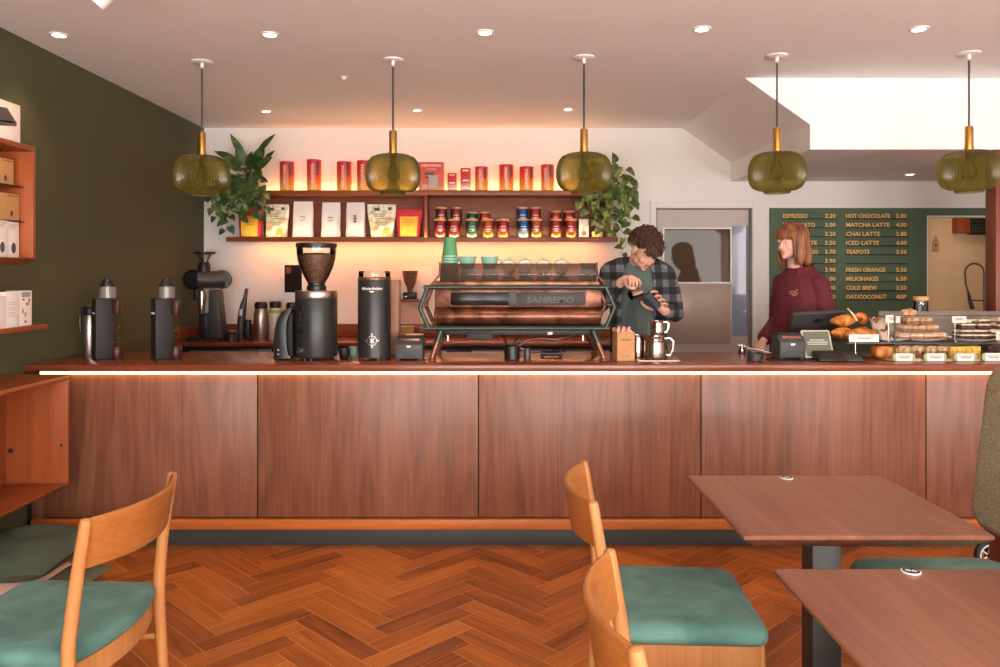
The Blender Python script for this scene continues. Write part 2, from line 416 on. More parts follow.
# sloping bulkhead (underside of a stair) dropping from the ceiling at the right
mb = MB(); mb.smooth = False
prof = [(1.575,CZ+.02),(2.03,2.485),(2.03,2.322),(RW,2.322),(RW,CZ+.02)]
mb.prism(prof, 5.108, BY+.02, 'y')
struct('ceiling_bulkhead', mb, M['ceiling'])
mb = MB(); mb.smooth = False
mb.box(LW-.1, LW, FY-.1, BY+.12, 0, CZ)
struct('wall_left', mb, M['green_wall'])
mb = MB(); mb.smooth = False
mb.box(RW, RW+.1, FY-.1, BY+.12, 0, CZ)
struct('wall_right', mb, M['white_wall'])
DX0, DX1, DZ = ax(656, BY), ax(752, BY), az(208, BY)
OX0, OZ = ax(928, BY), az(217, BY)
mb = MB(); mb.smooth = False
mb.box(LW, DX0, BY, BY+.12, 0, CZ); mb.box(DX0, DX1, BY, BY+.12, DZ, CZ)
mb.box(DX1, OX0, BY, BY+.12, 0, CZ); mb.box(OX0, RW, BY, BY+.12, OZ, CZ)
struct('wall_back', mb, M['white_wall'])
# shop front behind the viewer: wall with three tall windows
WINS = [(-2.2, -.15), (.25, 2.3), (2.7, 4.7)]; WZ0, WZ1 = .55, 2.5
mb = MB(); mb.smooth = False
xs = [LW]+[v for w in WINS for v in w]+[RW]
for i in range(0, len(xs), 2): mb.box(xs[i], xs[i+1], FY-.12, FY, 0, CZ)
for a, b in WINS: mb.box(a, b, FY-.12, FY, 0, WZ0); mb.box(a, b, FY-.12, FY, WZ1, CZ)
struct('wall_front', mb, M['white_wall'])
M['pane'] = clear_glass('window_glass', (250,252,250))
for i, (a, b) in enumerate(WINS):
    fr = MB(); fr.smooth = False
    for (x0, x1, z0, z1) in ((a, a+.05, WZ0, WZ1), (b-.05, b, WZ0, WZ1), (a, b, WZ0, WZ0+.05), (a, b, WZ1-.05, WZ1), ((a+b)/2-.02, (a+b)/2+.02, WZ0, WZ1)):
        fr.box(x0, x1, FY-.09, FY-.03, z0, z1)
    w = struct('window_%d' % (i+1), fr, M['teak'])
    p = MB(); p.box(a, b, FY-.075, FY-.07, WZ0, WZ1); p.build('pane', M['pane'], w)
# kitchen seen through the opening at the right
mb = MB(); mb.smooth = False
M['kitchen'] = plain('kitchen_wall_paint', (222,190,152), .8, var=.03)
KY = BY+1.75
mb.box(OX0-.5, RW+1, KY, KY+.1, 0, CZ); mb.box(RW+.9, RW+1, BY+.12, KY, 0, CZ); mb.box(RW+.1, RW+1, BY, BY+.12, 0, CZ); mb.box(OX0-.55, OX0-.45, BY+.12, KY, 0, CZ); 
struct('wall_kitchen', mb, M['kitchen'])
mb = MB(); mb.smooth = False; mb.box(OX0-.5, RW+1, BY+.12, KY, CZ-.02, CZ+.06)
struct('ceiling_kitchen', mb, M['ceiling'])
mb = MB(); mb.smooth = False
x, y = ax(957, KY), 7.6
mb.box(OX0-.45, OX0+.09, BY+.122, BY+.16, 0, 2.3)
struct('trim_1', mb, M['kitchen'])
# timber post at the right of the counter
mb = MB(); mb.box(3.25, 3.9, 5.112, 5.225, 0, 2.32, .004); struct('pillar', mb, M['post'])
# door at the back: architrave, leaf, glazed panels
mb = MB(); mb.smooth = False
for (x0, x1, z0, z1) in ((DX0-.055, DX0, 0, DZ+.06), (DX1, DX1+.06, 0, DZ+.06), (DX0, DX1, DZ, DZ+.06)):
    mb.box(x0, x1, BY-.018, BY+.01, z0, z1, .004)
struct('trim_2', mb, M['white_wall'])
M['door_grey'] = plain('door_grey_paint', (196,182,172), .5, var=.02)
M['door_frame'] = plain('door_frame_grey', (128,120,114), .5)
dY = BY+.05
mb = MB(); mb.smooth = False
X = lambda p: ax(p, dY)
gx0, gx1, gz0, gz1 = X(664), X(730), az(282, dY), az(229, dY)
sx0, sx1, sz0, sz1 = X(732), X(748), az(336, dY), az(226, dY)
l0, l1, top = DX0+.012, DX1-.012, DZ-.012
mb.box(l0, gx0, dY, dY+.045, 0.01, top); mb.box(gx0, gx1, dY, dY+.045, gz1, top); mb.box(gx0, gx1, dY, dY+.045, .01, gz0)
mb.box(gx1, sx0, dY, dY+.045, .01, top); mb.box(sx1, l1, dY, dY+.045, .01, top)
mb.box(sx0, sx1, dY, dY+.045, .01, sz0); mb.box(sx0, sx1, dY, dY+.045, sz1, top)
door = struct('door_1', mb, M['door_grey'])
mb = MB(); mb.smooth = False
for (x0, x1, z0, z1) in ((DX0, l0, 0, DZ), (l1, DX1, 0, DZ), (DX0, DX1, top, DZ)): mb.box(x0, x1, BY-.004, BY+.1, z0, z1)
mb.build('door_frame', M['door_frame'], door)
# dark mirror-like glass, lower board and slim strip window
M['mirror'] = plain('dark_mirror_glass', (92,74,58), .03, var=.01, spec=.22)
mb = MB(); mb.box(gx0, gx1, dY+.012, dY+.02, gz0, gz1); mb.build('dark_glass', M['mirror'], door)
mb = MB(); mb.smooth = False; t = .012
for (x0, x1, z0, z1) in ((gx0-t, gx1+t, gz1, gz1+t), (gx0-t, gx1+t, gz0-t, gz0), (gx0-t, gx0, gz0, gz1), (gx1, gx1+t, gz0, gz1)):
    mb.box(x0, x1, dY-.012, dY+.01, z0, z1)
mb.build('glazing_bead', M['white_p'], door)
mb = MB(); mb.box(gx0-.01, gx1+.005, dY-.008, dY+.002, az(344, dY), gz0-.02, .003); mb.build('kick_panel', plain('door_lower_board', (178,156,142), .25, var=.03), door)
mb = MB(); mb.box(sx0, sx1, dY+.012, dY+.018, sz0, sz1); mb.build('strip_window', clear_glass('strip_glass', (205,205,215), 2.5), door)
# room behind that door, so the strip window looks into a lit corridor
mb = MB(); mb.smooth = False
mb.box(DX0-.3, DX1+.2, BY+1.5, BY+1.6, 0, CZ); mb.box(DX0-.4, DX0-.3, BY+.12, BY+1.5, 0, CZ); mb.box(DX1+.2, DX1+.3, BY+.12, BY+1.5, 0, CZ); mb.box(DX0-.3, DX1+.2, BY+.12, BY+1.5, CZ-.3, CZ-.2)
struct('wall_corridor', mb, M['white_wall'])
# left skirting
mb = MB(); mb.box(LW, LW+.018, FY, 4.3, 0, .13, .003); struct('baseboard_left', mb, M['green_wall'])

# ---------------------------------------------------------------- counter
CT = 1.0106; CF = 4.25; CB = 4.955
ct = thing('service_counter', 'long brown veneered bar counter with lit top edge and dark plinth', 'counter', (0, 4.6, 0))
off = Vector((0, -4.6, 0))
def cb(name, m, *b, bev=.002):
    q = MB(); q.box(b[0], b[1], b[2]-4.6, b[3]-4.6, b[4], b[5], bev); return q.build(name, m, ct)
jx = [-2.505, ax(257.5, 4.3), ax(478.5, 4.3), ax(701, 4.3), ax(926, 4.3), 3.57, 4.3]
for a, b in zip(jx, jx[1:]):
    cb('front_panel', M['counter'], a+.003, b-.003, 4.30, 4.322, .165, .953)
cb('carcass', M['matte_black'], -2.505, 4.3, 4.324, 4.90, .105, .972)
cb('end_frame', M['counter'], -2.57, -2.508, 4.275, 4.88, .105, .95)
cb('kick_board', M['kick'], -2.57, 4.3, 4.268, 4.322, .106, .159, bev=.004)
cb('plinth', M['char'], -2.54, 4.3, 4.33, 4.85, 0, .104)
led = emit('led_warm_white', (255,196,140), 5.0)
cb('led_strip', led, ax(40, 4.28), 4.3, 4.280, 4.296, .9555, .970, bev=0)
wt = MB(); wt.box(-2.598, 4.3, CF, CB, .9735, CT, .004)
tag(wt.build('counter_worktop', M['worktop']), 'long glossy brown wooden worktop along the top of the bar counter', 'worktop')

# ---------------------------------------------------------------- back counter
BT = .957
bc = thing('back_counter', 'low wooden back bar with dark fronts below the wall shelves', 'counter', (0, 6.5, 0))
def bb(name, m, *b, bev=.002):
    q = MB(); q.box(b[0], b[1], b[2]-6.5, b[3]-6.5, b[4], b[5], bev); return q.build(name, m, bc)
bb('worktop', M['worktop'], -2.598, 1.2, 6.25, 6.848, BT-.03, BT, bev=.003)
q = MB(); q.box(-2.58, 1.2, 6.828, 6.848, BT+.0005, 1.071, .002); struct('trim_3', q, M['worktop'])
q = MB(); q.box(-2.598, -2.58, 6.26, 6.848, BT+.0005, 1.071, .002); struct('trim_4', q, plain('side_upstand', (120,58,40), .35))
bb('carcass', M['matte_black'], -2.598, 1.19, 6.32, 6.84, .0, BT-.031)
M['fridge'] = plain('dark_fridge_door', (44,42,42), .3, .4)
for i in range(5):
    x0 = -2.59+i*.755
    q = MB(); q.box(x0+.004, x0+.75, -.21, -.181, .1, .905, .004); d = q.build('door', M['fridge'], bc)
    q = MB(); q.tube([(x0+.1, -.232, .885), (x0+.65, -.232, .885)], .008, 8); q.cyl((x0+.12,-.232,.885),(x0+.12,-.209,.885),.006); q.cyl((x0+.63,-.232,.885),(x0+.63,-.209,.885),.006)
    q.build('handle', M['brush_steel'], d)

# ---------------------------------------------------------------- wall shelf with LED strips
SF = 6.6
ULT, ULB, LLT, LLB = 2.218, 2.176, 1.822, 1.782
sh = thing('wall_shelf', 'two tier wooden wall shelf glowing along its edges above the back bar', 'shelf', (-.65, 6.85, 1.78))
so = Vector((.65, -6.85, -1.78))
def sb(name, m, x0, x1, y0, y1, z0, z1, bev=.003):
    q = MB(); q.box(x0+.65, x1+.65, y0-6.85, y1-6.85, z0-1.78, z1-1.78, bev); return q.build(name, m, sh)
sb('shelf_board', M['shelf'], ax(240, SF), ax(613, SF), SF, 6.849, ULB, ULT)
q = MB(); q.prism([(SF-6.85,LLB-1.78),(SF+.012-6.85,LLB-1.78),(SF+.014-6.85,LLB+.012-1.78),(-.001,LLB+.012-1.78),(-.001,LLT-1.78),(SF-6.85,LLT-1.78)], ax(226,SF)+.65, ax(618,SF)+.65, 'x', .001); q.build('shelf_board', M['shelf'], sh)
sb('back_panel', M['shelf_back'], ax(258, 6.82), ax(610.5, 6.82), 6.822, 6.849, LLT, ULB)
sb('divider', M['shelf'], ax(424, 6.62), ax(427.3, 6.62), 6.62, 6.822, LLT, ULB)
sb('divider', M['shelf_back'], ax(262, 6.75), ax(264.5, 6.75), 6.72, 6.822, LLT, ULB)
sb('divider', M['shelf_back'], ax(605, 6.75), ax(608, 6.75), 6.72, 6.822, LLT, ULB)
ledo = emit('led_amber', (255,148,64), 44)
ledo2 = emit('led_amber_top', (255,180,108), 34)
ledo3 = emit('led_amber_soft', (255,206,150), 44)
sb('led_strip', ledo, ax(250, 6.7), ax(598, 6.7), 6.70, 6.72, LLB+.0085, LLB+.013, 0)
sb('led_strip', ledo2, ax(262, 6.7), ax(600, 6.7), 6.80, 6.812, ULT, ULT+.006, 0)
sb('led_strip', ledo3, ax(250, 6.7), ax(598, 6.7), 6.6095, 6.6175, LLT-.002, LLT+.0002, 0)

# ---------------------------------------------------------------- lights
def area(name, loc, size, energy, col, rot):
    l = bpy.data.lights.new(name, 'AREA'); l.shape = 'RECTANGLE'; l.size, l.size_y = size; l.energy = energy; l.color = lin(col)[:3]
    o = bpy.data.objects.new(name, l); COL.objects.link(o); o.location = loc; o.rotation_euler = rot; return o
for i, (a, b) in enumerate(WINS):
    area('daylight', ((a+b)/2, FY+.01, (WZ0+WZ1)/2), (b-a-.1, WZ1-WZ0-.1), 88, (254,249,243), (PI/2, 0, 0))
    # added fill light, tilted up inside each window to brighten the ceiling
    area('ceiling_fill', ((a+b)/2, FY+.05, WZ0+.3), (b-a-.1, .5), 112, (250,250,252), (PI/2+math.radians(74), 0, 0))
sl = bpy.data.lights.new('sun', 'SUN'); sl.energy = 64; sl.angle = .02; sl.color = lin((255,248,240))[:3]
so_ = bpy.data.objects.new('sun', sl); COL.objects.link(so_); so_.rotation_euler = Vector((.12, .62, -1)).to_track_quat('-Z', 'Y').to_euler(); so_.location = (0, -6, 6)
area('corridor_daylight', ((DX0+DX1)/2, BY+.75, CZ-.33), (.6, .6), 9, (235,238,255), (0, 0, 0))
area('kitchen_lamp', (4.4, 7.6, CZ-.05), (.5, .5), 5.5, (255,228,196), (0, 0, 0))
SC.world = bpy.data.worlds.new('sky'); SC.world.use_nodes = True
bg = SC.world.node_tree.nodes['Background']; bg.inputs[0].default_value = (.75, .85, 1, 1); bg.inputs[1].default_value = .6

# recessed downlights
lens = emit('downlight_lens', (255,232,205), 9)
def downlight(px, py, label, ceil=CZ, energy=14, r=.036):
    Y = (ceil-CH)*F/(PY0-py); x = ax(px, Y)
    t = thing('downlight', label, 'downlight', (x, Y, ceil), 0, 'recessed ceiling downlights')
    q = MB(); q.lathe([(r*1.35, 0), (r*1.35, -.006), (r, -.008), (r*.92, 0)], n=24, cap0=False, cap1=False); q.build('trim_ring', M['white_p'], t)
    q = MB(); q.lathe([(r*.92, -.003), (.001, -.003)], n=20, cap0=False); q.build('lens', lens, t)
    l = bpy.data.lights.new('downlight_beam', 'SPOT'); l.energy = energy; l.color = lin((255,214,168))[:3]; l.spot_size = math.radians(95); l.spot_blend = .8; l.shadow_soft_size = .05
    o = bpy.data.objects.new('downlight_beam', l); COL.objects.link(o); o.parent = t; o.location = (0, 0, -.02)
names = ['leftmost of the five', 'second from left of the five', 'middle one of the five', 'fourth from left of the five', 'rightmost of the five']
for (px, py), nm in zip(((59,34.5),(270,34),(485,32),(702,28.5),(919,28.5)), names):
    downlight(px, py, 'lit round downlight, %s in the front ceiling row' % nm)
for (px, py), nm in zip(((266,111),(417,110),(568,109)), ('left', 'middle', 'right')):
    downlight(px, py, 'small lit downlight near the back wall, %s one of three' % nm, energy=14, r=.032)
downlight(910, 174, 'small lit downlight in the lowered ceiling above the menu board', 2.322, 10, .032)
# sprinkler head
Y = 1.29*F/(275-77); t = MB(); t.lathe([(.026,0),(.026,-.004),(.012,-.006),(.010,-.016),(.014,-.018),(.001,-.019)], n=16, cap1=False)
tag(t.build('sprinkler_head', M['white_p'], loc=(ax(344,Y), Y, CZ)), 'small white sprinkler head on the ceiling between two pendants', 'sprinkler')
# white spotlight, tilted, at the top left
t = thing('ceiling_spotlight', 'white cylindrical spotlight angled down from the ceiling at top left', 'spotlight', (-1.56, 3.2, CZ))
q = MB(); q.lathe([(.05,0),(.05,-.02),(.012,-.024)], n=20); q.cyl((0,0,-.02),(-.02,0,-.12),.01); q.build('mount', M['white_p'], t)
d = Vector((-.62,-.1,-.75)).normalized(); c = Vector((-.03,0,-.105))
q = MB(); q.tube([c-d*.07, c-d*.065, c+d*.095, c+d*.1, c+d*.1, c+d*.07], [.03,.037,.037,.035,.03,.028], 24); q.build('lamp_head', M['white_p'], t)

l = bpy.data.lights.new('spotlight_beam', 'SPOT'); l.energy = 13; l.color = lin((255,226,180))[:3]; l.spot_size = math.radians(44); l.spot_blend = .7; l.shadow_soft_size = .03
o = bpy.data.objects.new('spotlight_beam', l); COL.objects.link(o); o.parent = t; o.location = c+d*.11
o.rotation_euler = (Vector((-2.5, 3.62, 2.3))-(Vector(t.location)+c)).to_track_quat('-Z', 'Y').to_euler()
# ---------------------------------------------------------------- pendants
M['shade'] = clear_glass('olive_ribbed_glass', (210,202,142), .9, (164,154,82), .25, .22, 1.45)
M['bulb'] = clear_glass('bulb_glass', (240,236,210), 2, (220,214,170), .4, .1)
def pendant_parts(t, drop):
    q = MB(); q.lathe([(.062,0),(.062,-.006),(.056,-.010),(.011,-.011),(.011,-.036),(.006,-.04)], n=28); q.build('ceiling_rose', M['white_p'], t)
    st = drop+.135
    q = MB(); q.cyl((0,0,-.045),(0,0,-(CZ-2.37)-.02),.0055, n=8); q.build('cord', M['grey_metal'], t)
    zs = -(CZ-2.357)
    q = MB(); q.lathe([(.006,zs+.012),(.022,zs+.004),(.023,zs),(.023,zs-.115),(.026,zs-.118),(.026,zs-.135),(.02,zs-.137)], n=24); q.build('stem', M['brass'], t)
    z0 = zs-.135-.243
    prof = [(.072,0),(.078,.004),(.08,.014),(.112,.02),(.138,.034),(.155,.058),(.1645,.095),(.166,.13),(.162,.165),(.150,.198),(.130,.222),(.10,.236),(.06,.243),(.024,.245)]
    n = 240; rings = []
    for r, z in prof:
        amp = .005*min(1, max(0, (r-.07)/.06))
        r_ = r*.965; rings.append([Vector(((r_+amp*math.cos(60*2*PI*i/n))*math.cos(2*PI*i/n), (r_+amp*math.cos(60*2*PI*i/n))*math.sin(2*PI*i/n), z0+z)) for i in range(n)])
    q = MB(); q.loft(rings, False, False); q.build('glass_shade', M['shade'], t, 80)
    q = MB(); q.cyl((0,0,z0+.245),(0,0,z0+.19),.018); q.build('lamp_holder', M['brass'], t)
    q = MB(); q.lathe([(.014,z0+.19),(.02,z0+.17),(.038,z0+.135),(.04,z0+.115),(.03,z0+.09),(.001,z0+.08)], n=20, cap1=False); q.build('bulb', M['bulb'], t)
PL = ['olive ribbed glass pendant lamp in front of the dark green wall', 'olive ribbed glass pendant above the tall black canister and kraft pouches',
      'olive ribbed glass pendant in front of the shelf end with trailing plant', 'olive ribbed glass pendant hanging above the woman in maroon', 'olive ribbed glass pendant at the far right beside the timber post']
proto = None
for (px, py), lb in zip(((202,61.5),(393,59.5),(584,57),(777,55.5),(969,53)), PL):
    Y = 1.29*F/(PY0-py); loc = (ax(px, Y), Y, CZ)
    if proto is None:
        proto = thing('pendant_lamp', lb, 'pendant lamp', loc, 0, 'row of glass pendants over the counter'); pendant_parts(proto, 0)
    else: dup(proto, lb, loc)

# ---------------------------------------------------------------- camera
cam = bpy.data.cameras.new('camera'); co = bpy.data.objects.new('camera', cam); COL.objects.link(co)
co.location = (0, 0, CH); co.rotation_euler = (PI/2, 0, 0)
cam.sensor_width = 36; cam.lens = 36*F/1000; cam.shift_y = -(333.5-PY0)/1000; cam.clip_start = .05
SC.camera = co
SC.view_settings.view_transform = 'Standard'; SC.view_settings.look = 'None'; SC.view_settings.exposure = 0.42; SC.view_settings.gamma = 1
SC.view_settings.use_curve_mapping = False
# ================================================================ chairs, tables, seats
def rrect(x0, x1, y0, y1, r, n=5):
    pts = []
    for cx, cy, a0 in ((x1-r, y1-r, 0), (x0+r, y1-r, PI/2), (x0+r, y0+r, PI), (x1-r, y0+r, 1.5*PI)):
        for i in range(n+1):
            a = a0+PI/2*i/n; pts.append((cx+r*math.cos(a), cy+r*math.sin(a)))
    return pts
def chair_plan(ins=0.0, n=6):
    """outline of the seat, front at +x, back edge bowed outwards"""
    pts = []
    hw0, hw1, xf, xb, bow, r = .254-ins, .252-ins, .228-ins, -.226+ins, .050, .05
    for cy, a0 in ((hw1-r, 0),):
        for i in range(n+1):
            a = PI/2*i/n; pts.append((xf-r+r*math.cos(a), hw1-r+r*math.sin(a)))
    pts.append((.0, (hw0+hw1)/2)); 
    for i in range(n*2+1):
        s = 1-2*i/(n*2)
        k = abs(s)
        y = hw0*s; x = xb-bow*(1-s*s)
        pts.append((x, y))
    pts.append((.0, -(hw0+hw1)/2))
    for i in range(n+1):
        a = -PI/2+PI/2*i/n; pts.append((xf-r+r*math.cos(a), -hw1+r+r*math.sin(a)))
    return pts
def postx(z):
    if z > .45: return -.236-.05*((z-.45)/.39)**1.4
    return -.236-.03*((.45-z)/.45)**1.2
def build_chair(t):
    # cushion
    q = MB(); rings = []
    for ins, z in ((.012,.428),(.002,.434),(0,.448),(.002,.462),(.009,.473),(.024,.481),(.06,.485)):
        rings.append([Vector((x, y, z)) for x, y in chair_plan(ins)])
    c = chair_plan(.06); q.loft(rings, True, True)
    q.build('seat', M['velvet'], t, 60)
    # apron
    q = MB(); o = chair_plan(.008); i_ = chair_plan(.03)
    q.loft([[Vector((x,y,.362)) for x,y in i_],[Vector((x,y,.362)) for x,y in o],[Vector((x,y,.428)) for x,y in o],[Vector((x,y,.428)) for x,y in i_],[Vector((x,y,.362)) for x,y in i_]], False, False)
    q.build('apron', M['oak'], t)
    # back legs that run up into posts
    for s in (-1, 1):
        q = MB(); zs = [0,.1,.2,.3,.4,.5,.6,.7,.78,.825,.838,.842]
        rr = [.0135,.015,.0165,.018,.019,.019,.0185,.0175,.0165,.016,.0145,.008]
        q.tube([(postx(z), s*(.25-.004*(z>.5)), z) for z in zs], rr, 14, up=(1,0,0))
        q.build('back_post', M['oak'], t)
        q = MB(); q.tube([(.196+.02*(1-z/.43), s*(.214+.012*(1-z/.43)), z) for z in (0,.15,.3,.43)], [.0125,.015,.018,.019], 14, up=(1,0,0))
        q.build('front_leg', M['oak'], t)
    # curved backrest board
    q = MB(); rings = []; n = 20
    for k in range(n+1):
        s = -1+2*k/n; y = .243*s; b = .07*(1-s*s); ring = []
        lo = .694+.006*s*s; th = .0085
        prof = [(lo,-th*.5),(lo-.003,0),(lo,th*.5)] ; zs = [lo+.004, .74, .79, .834]
        out = [(z, -th) for z in zs]+[(.8395,-th*.5),(.841,0),(.8395,th*.5)]+[(z, th) for z in reversed(zs)]+[(lo,th*.4),(lo-.002,0),(lo,-th*.4)]
        for z, d in out: ring.append(Vector((postx(z)-b+d, y, z)))
        rings.append(ring)
    q.loft(rings); q.build('backrest', M['oak_b'], t)
    for s in (-1, 1):
        q = MB(); q.cyl((-.23, s*.236, .3), (.2, s*.218, .3), .009, n=10); q.build('stretcher', M['oak'], t)
ch = thing('dining_chair', 'light wood chair with teal velvet seat at left, its back towards the counter side', 'chair', (-1.39, 2.37, 0), math.radians(180-3.2), 'wooden chairs with teal seats')
ch['label'] = 'light wood chair with teal velvet seat at the left beside the floor cushions'
build_chair(ch)
dup(ch, 'light wood chair with teal seat facing the farther table, seat fully in view', (.568, 2.50, 0), math.radians(-3))
dup(ch, 'light wood chair in front, only its curved back in view beside the nearer table', (.536, 1.613, 0), math.radians(-2.5))

def build_table(t):
    q = MB(); hx, hy = .362, .339
    def rg(ins, z): return [Vector((x, y, z)) for x, y in rrect(-hx+ins, hx-ins, -hy+ins, hy-ins, .006, 2)]
    q.loft([rg(.05,.704), rg(.046,.7045), rg(.003,.736), rg(0,.739), rg(0,.747), rg(.003,.75), rg(.006,.7505)])
    q.build('tabletop', M['table'], t)
    q = MB(); q.box(-.25,.25,-.22,.22,.690,.704,.003); q.build('mounting_plate', M['matte_black'], t)
    q = MB(); q.box(-.047,.047,-.047,.047,.012,.690,.004); q.build('column', M['grey_metal'], t)
    q = MB(); q.box(-.25,.25,-.25,.25,0,.012,.004); q.build('base_plate', M['grey_metal'], t)
tb = thing('cafe_table', 'square brown wood table farther from the camera, nearer the counter', 'table', (1.062, 2.58, 0), 0, 'square pedestal tables'); build_table(tb)
dup(tb, 'square brown wood table nearest the camera in the bottom right corner', (1.06, 1.652, 0))
def disc(x, y, rz, label, first=None):
    if first: return dup(first, label, (x, y, .7505), rz)
    t = thing('table_disc', label, 'disc', (x, y, .7505), rz, 'round discs on the tables')
    q = MB(); q.lathe([(.0225,0),(.0235,.001),(.0235,.0026),(.0225,.0034),(.0205,.0035)], n=32, cap1=False); q.lathe([(.0205,.0035),(.001,.0035)], n=24, cap0=False); q.build('rim', M['white_p'], t)
    q = MB(); q.lathe([(.0205,.0034),(.0205,.0039),(.001,.0040)], n=32, cap0=False); q.build('face', M['black'], t)
    q = MB()
    for sx in (-1, 1):
        q.lathe([(.0062,0),(.0062,.0003),(.0038,.0003),(.0038,0)], (sx*.0072, 0, .0040), 18, cap0=False, cap1=False)
        q.box(sx*.0072-.0012, sx*.0072+.0012, -.0012, .0012, .004, .0044)
    q.build('emblem', M['white_p'], t); return t
d0 = disc(1.058, 2.878, .3, 'small black and white round disc at the back edge of the farther table')
disc(1.037, 1.968, -.4, 'small black and white round disc on the nearer table', d0)

# high backed upholstered seat at the far right
M['tweed'] = patches('grey_green_tweed', [(112,107,84), (158,149,122), (188,176,148)], 170, .95, 2, .6, .2)
hb = thing('booth_seat', 'booth seat at far right with tall grey green tweed back and teal cushion', 'seat', (1.93, 2.3, 0))
q = MB(); pts = rrect(-.95, .815, .515, 1.145, .085, 7); rings = []
def lean(z): return -.035+.075*(z-.515)/.63
for d, ins in ((0,.03),(-.012,.012),(-.02,0),(-.055,0),(-.068,.014),(-.074,.035)):
    cy, cz = -.0675, .83
    rings.append([Vector((lean(z)+d+.04, cy+(y-cy)*(1-ins/.88), cz+(z-cz)*(1-ins/.315))) for y, z in pts])
q.loft(rings); q.build('back_panel', M['tweed'], hb, 60)
q = MB(); q.box(.012,.05,-.95,.80,.0,.53,.004); q.box(-.60,.012,-.95,.50,.05,.40,.004); q.box(-.52,.01,-.9,.45,0,.05); q.build('base', M['post'], hb)
q = MB(); rings = []
for ins, z in ((.012,.40),(.002,.406),(0,.43),(.003,.455),(.012,.472),(.03,.482),(.07,.486)):
    rings.append([Vector((x, y, z)) for x, y in rrect(-.685+ins, -.15-ins*.3, -.94+ins, .54-ins, .07)])
q.loft(rings); q.build('seat_cushion', M['velvet'], hb, 60)

# small wheel standing on the floor beyond the booth
t = thing('pram_wheel', 'small dark tyred wheel with white rim on the floor beyond the booth seat', 'wheel', (2.475, 3.95, 0))
WM = Matrix.Translation((0,0,.0805)) @ Matrix.Rotation(math.radians(8),4,'Z') @ Matrix.Rotation(PI/2,4,'X')
def torus(R_, r_, sq=1.0, n=40, k=12): return [[Vector(((R_+r_*math.cos(2*PI*j/k))*math.cos(2*PI*i/n), (R_+r_*math.cos(2*PI*j/k))*math.sin(2*PI*i/n), r_*sq*math.sin(2*PI*j/k))) for j in range(k)] for i in range(n+1)]
q = MB(); q.loft([[WM @ v for v in rg_] for rg_ in torus(.068,.0125,1.3)], False, False); q.build('tyre', M['matte_black'], t)
q = MB(); q.loft([[WM @ v for v in rg_] for rg_ in torus(.051,.0055,2.0)], False, False); q.build('rim', M['white_p'], t)
for k in range(5):
    a = 2*PI*k/5; q = MB(); q.cyl(WM @ Vector((0,0,0)), WM @ Vector((.05*math.cos(a), .05*math.sin(a), 0)), .004, n=8); q.build('spoke', M['white_p'], t)
q = MB(); q.cyl(WM @ Vector((0,0,-.018)), WM @ Vector((0,0,.018)), .012, n=16); q.build('hub', M['matte_black'], t)
q = MB(); q.tube([(0,.03,.0805),(.03,.03,.17),(.16,.03,.42),(.2,.03,.5)], .009, 10); q.tube([(0,.03,.0805),(0,-.02,.0805)], .006, 8); q.build('fork', M['matte_black'], t)

# ================================================================ units on the left wall
def open_box(t, y0, y1, z0, z1, xb, xf, th=.024):
    def part(nm, m, *b):
        q = MB(); q.box(*b, .004); q.build(nm, m, t)
    part('top_board', M['teak_y'], xb, xf, y0, y1, z1-th, z1)
    q = MB(); q.prism([(xb, z0-.03), (xf-.05, z0-.03), (xf, z0-.002), (xf, z0+.002), (xb, z0+.002)] , y0, y1-.0, 'y', .002); q.build('bottom_board', M['teak_y'], t)
    part('end_panel', M['teak'], xb, xf, y1-th, y1, z0+.002, z1-th)
    part('end_panel', M['teak'], xb, xf, y0, y0+th, z0+.002, z1-th)
    part('back_panel', M['teak'], xb, xb+.012, y0+th, y1-th, z0+.002, z1-th)
wc = thing('wall_cabinet', 'open fronted teak box cabinet low on the dark green wall', 'cabinet', (-2.598, 3.1, .404))
open_box(wc, -1.1, 1.01, 0, .572, 0, .331)
q = MB(); q.cyl((.3,.984,.205),(.3,.9865,.205),.008,n=12); q.build('finger_hole', M['matte_black'], wc); q = MB(); q.cyl((.035,.984,.175),(.035,.9865,.175),.014,n=14); q.build('finger_hole', M['matte_black'], wc); q = MB(); q.box(.012,.016,.7,.706,.003,.547); q.build('seam', M['matte_black'], wc)
wu = thing('wall_cabinet', 'open teak box with glass shelves of boxes high on the green wall', 'cabinet', (-2.598, 3.1, 1.58))
open_box(wu, -.8, .71, 0, .545, 0, .331)
M['clear'] = clear_glass('clear_glass', (246,249,247), 1.2)
for z in (.346, .179):
    q = MB(); q.box(.012, .29, -.77, .685, z-.006, z); q.build('glass_shelf', M['clear'], wu)
wsf = MB(); wsf.box(0,.331,-1.1,.81,0,.024,.003)
tag(wsf.build('wall_shelf', M['teak_y'], loc=(-2.598, 3.1, 1.23)), 'single teak shelf board with white packets on the green wall', 'shelf')
M['drawing'] = plain('printed_dark', (84,74,72), .7)
M['kraftbox'] = plain('kraft_box', (206,158,100), .85, var=.05, vscale=30)
M['whitebox'] = plain('white_box', (240,230,222), .7, var=.02)
def wall_box(name, label, m, xf, y0, y1, z0, h, art, depth=.12, group=None, cat='box'):
    """carton standing with its printed face to the room (+x)"""
    t = thing(name, label, cat, (xf, y0, z0), 0, group)
    q = MB(); q.box(-depth, 0, 0, y1-y0, 0, h, .002); q.build('carton', m, t)
    if art: art(t, y1-y0, h)
    return t
def art_poly(t, polys, m, nm='print'):
    q = MB(); q.smooth = False
    for k, p in enumerate(polys):
        vs = [q.bm.verts.new((.0004+.0002*k, y, z)) for y, z in p]; q._mark([q.bm.faces.new(vs)])
    q.build(nm, m, t)
def ell(cy, cz, a, b, n=14): return [(cy+a*math.cos(2*PI*i/n), cz+b*math.sin(2*PI*i/n)) for i in range(n)]
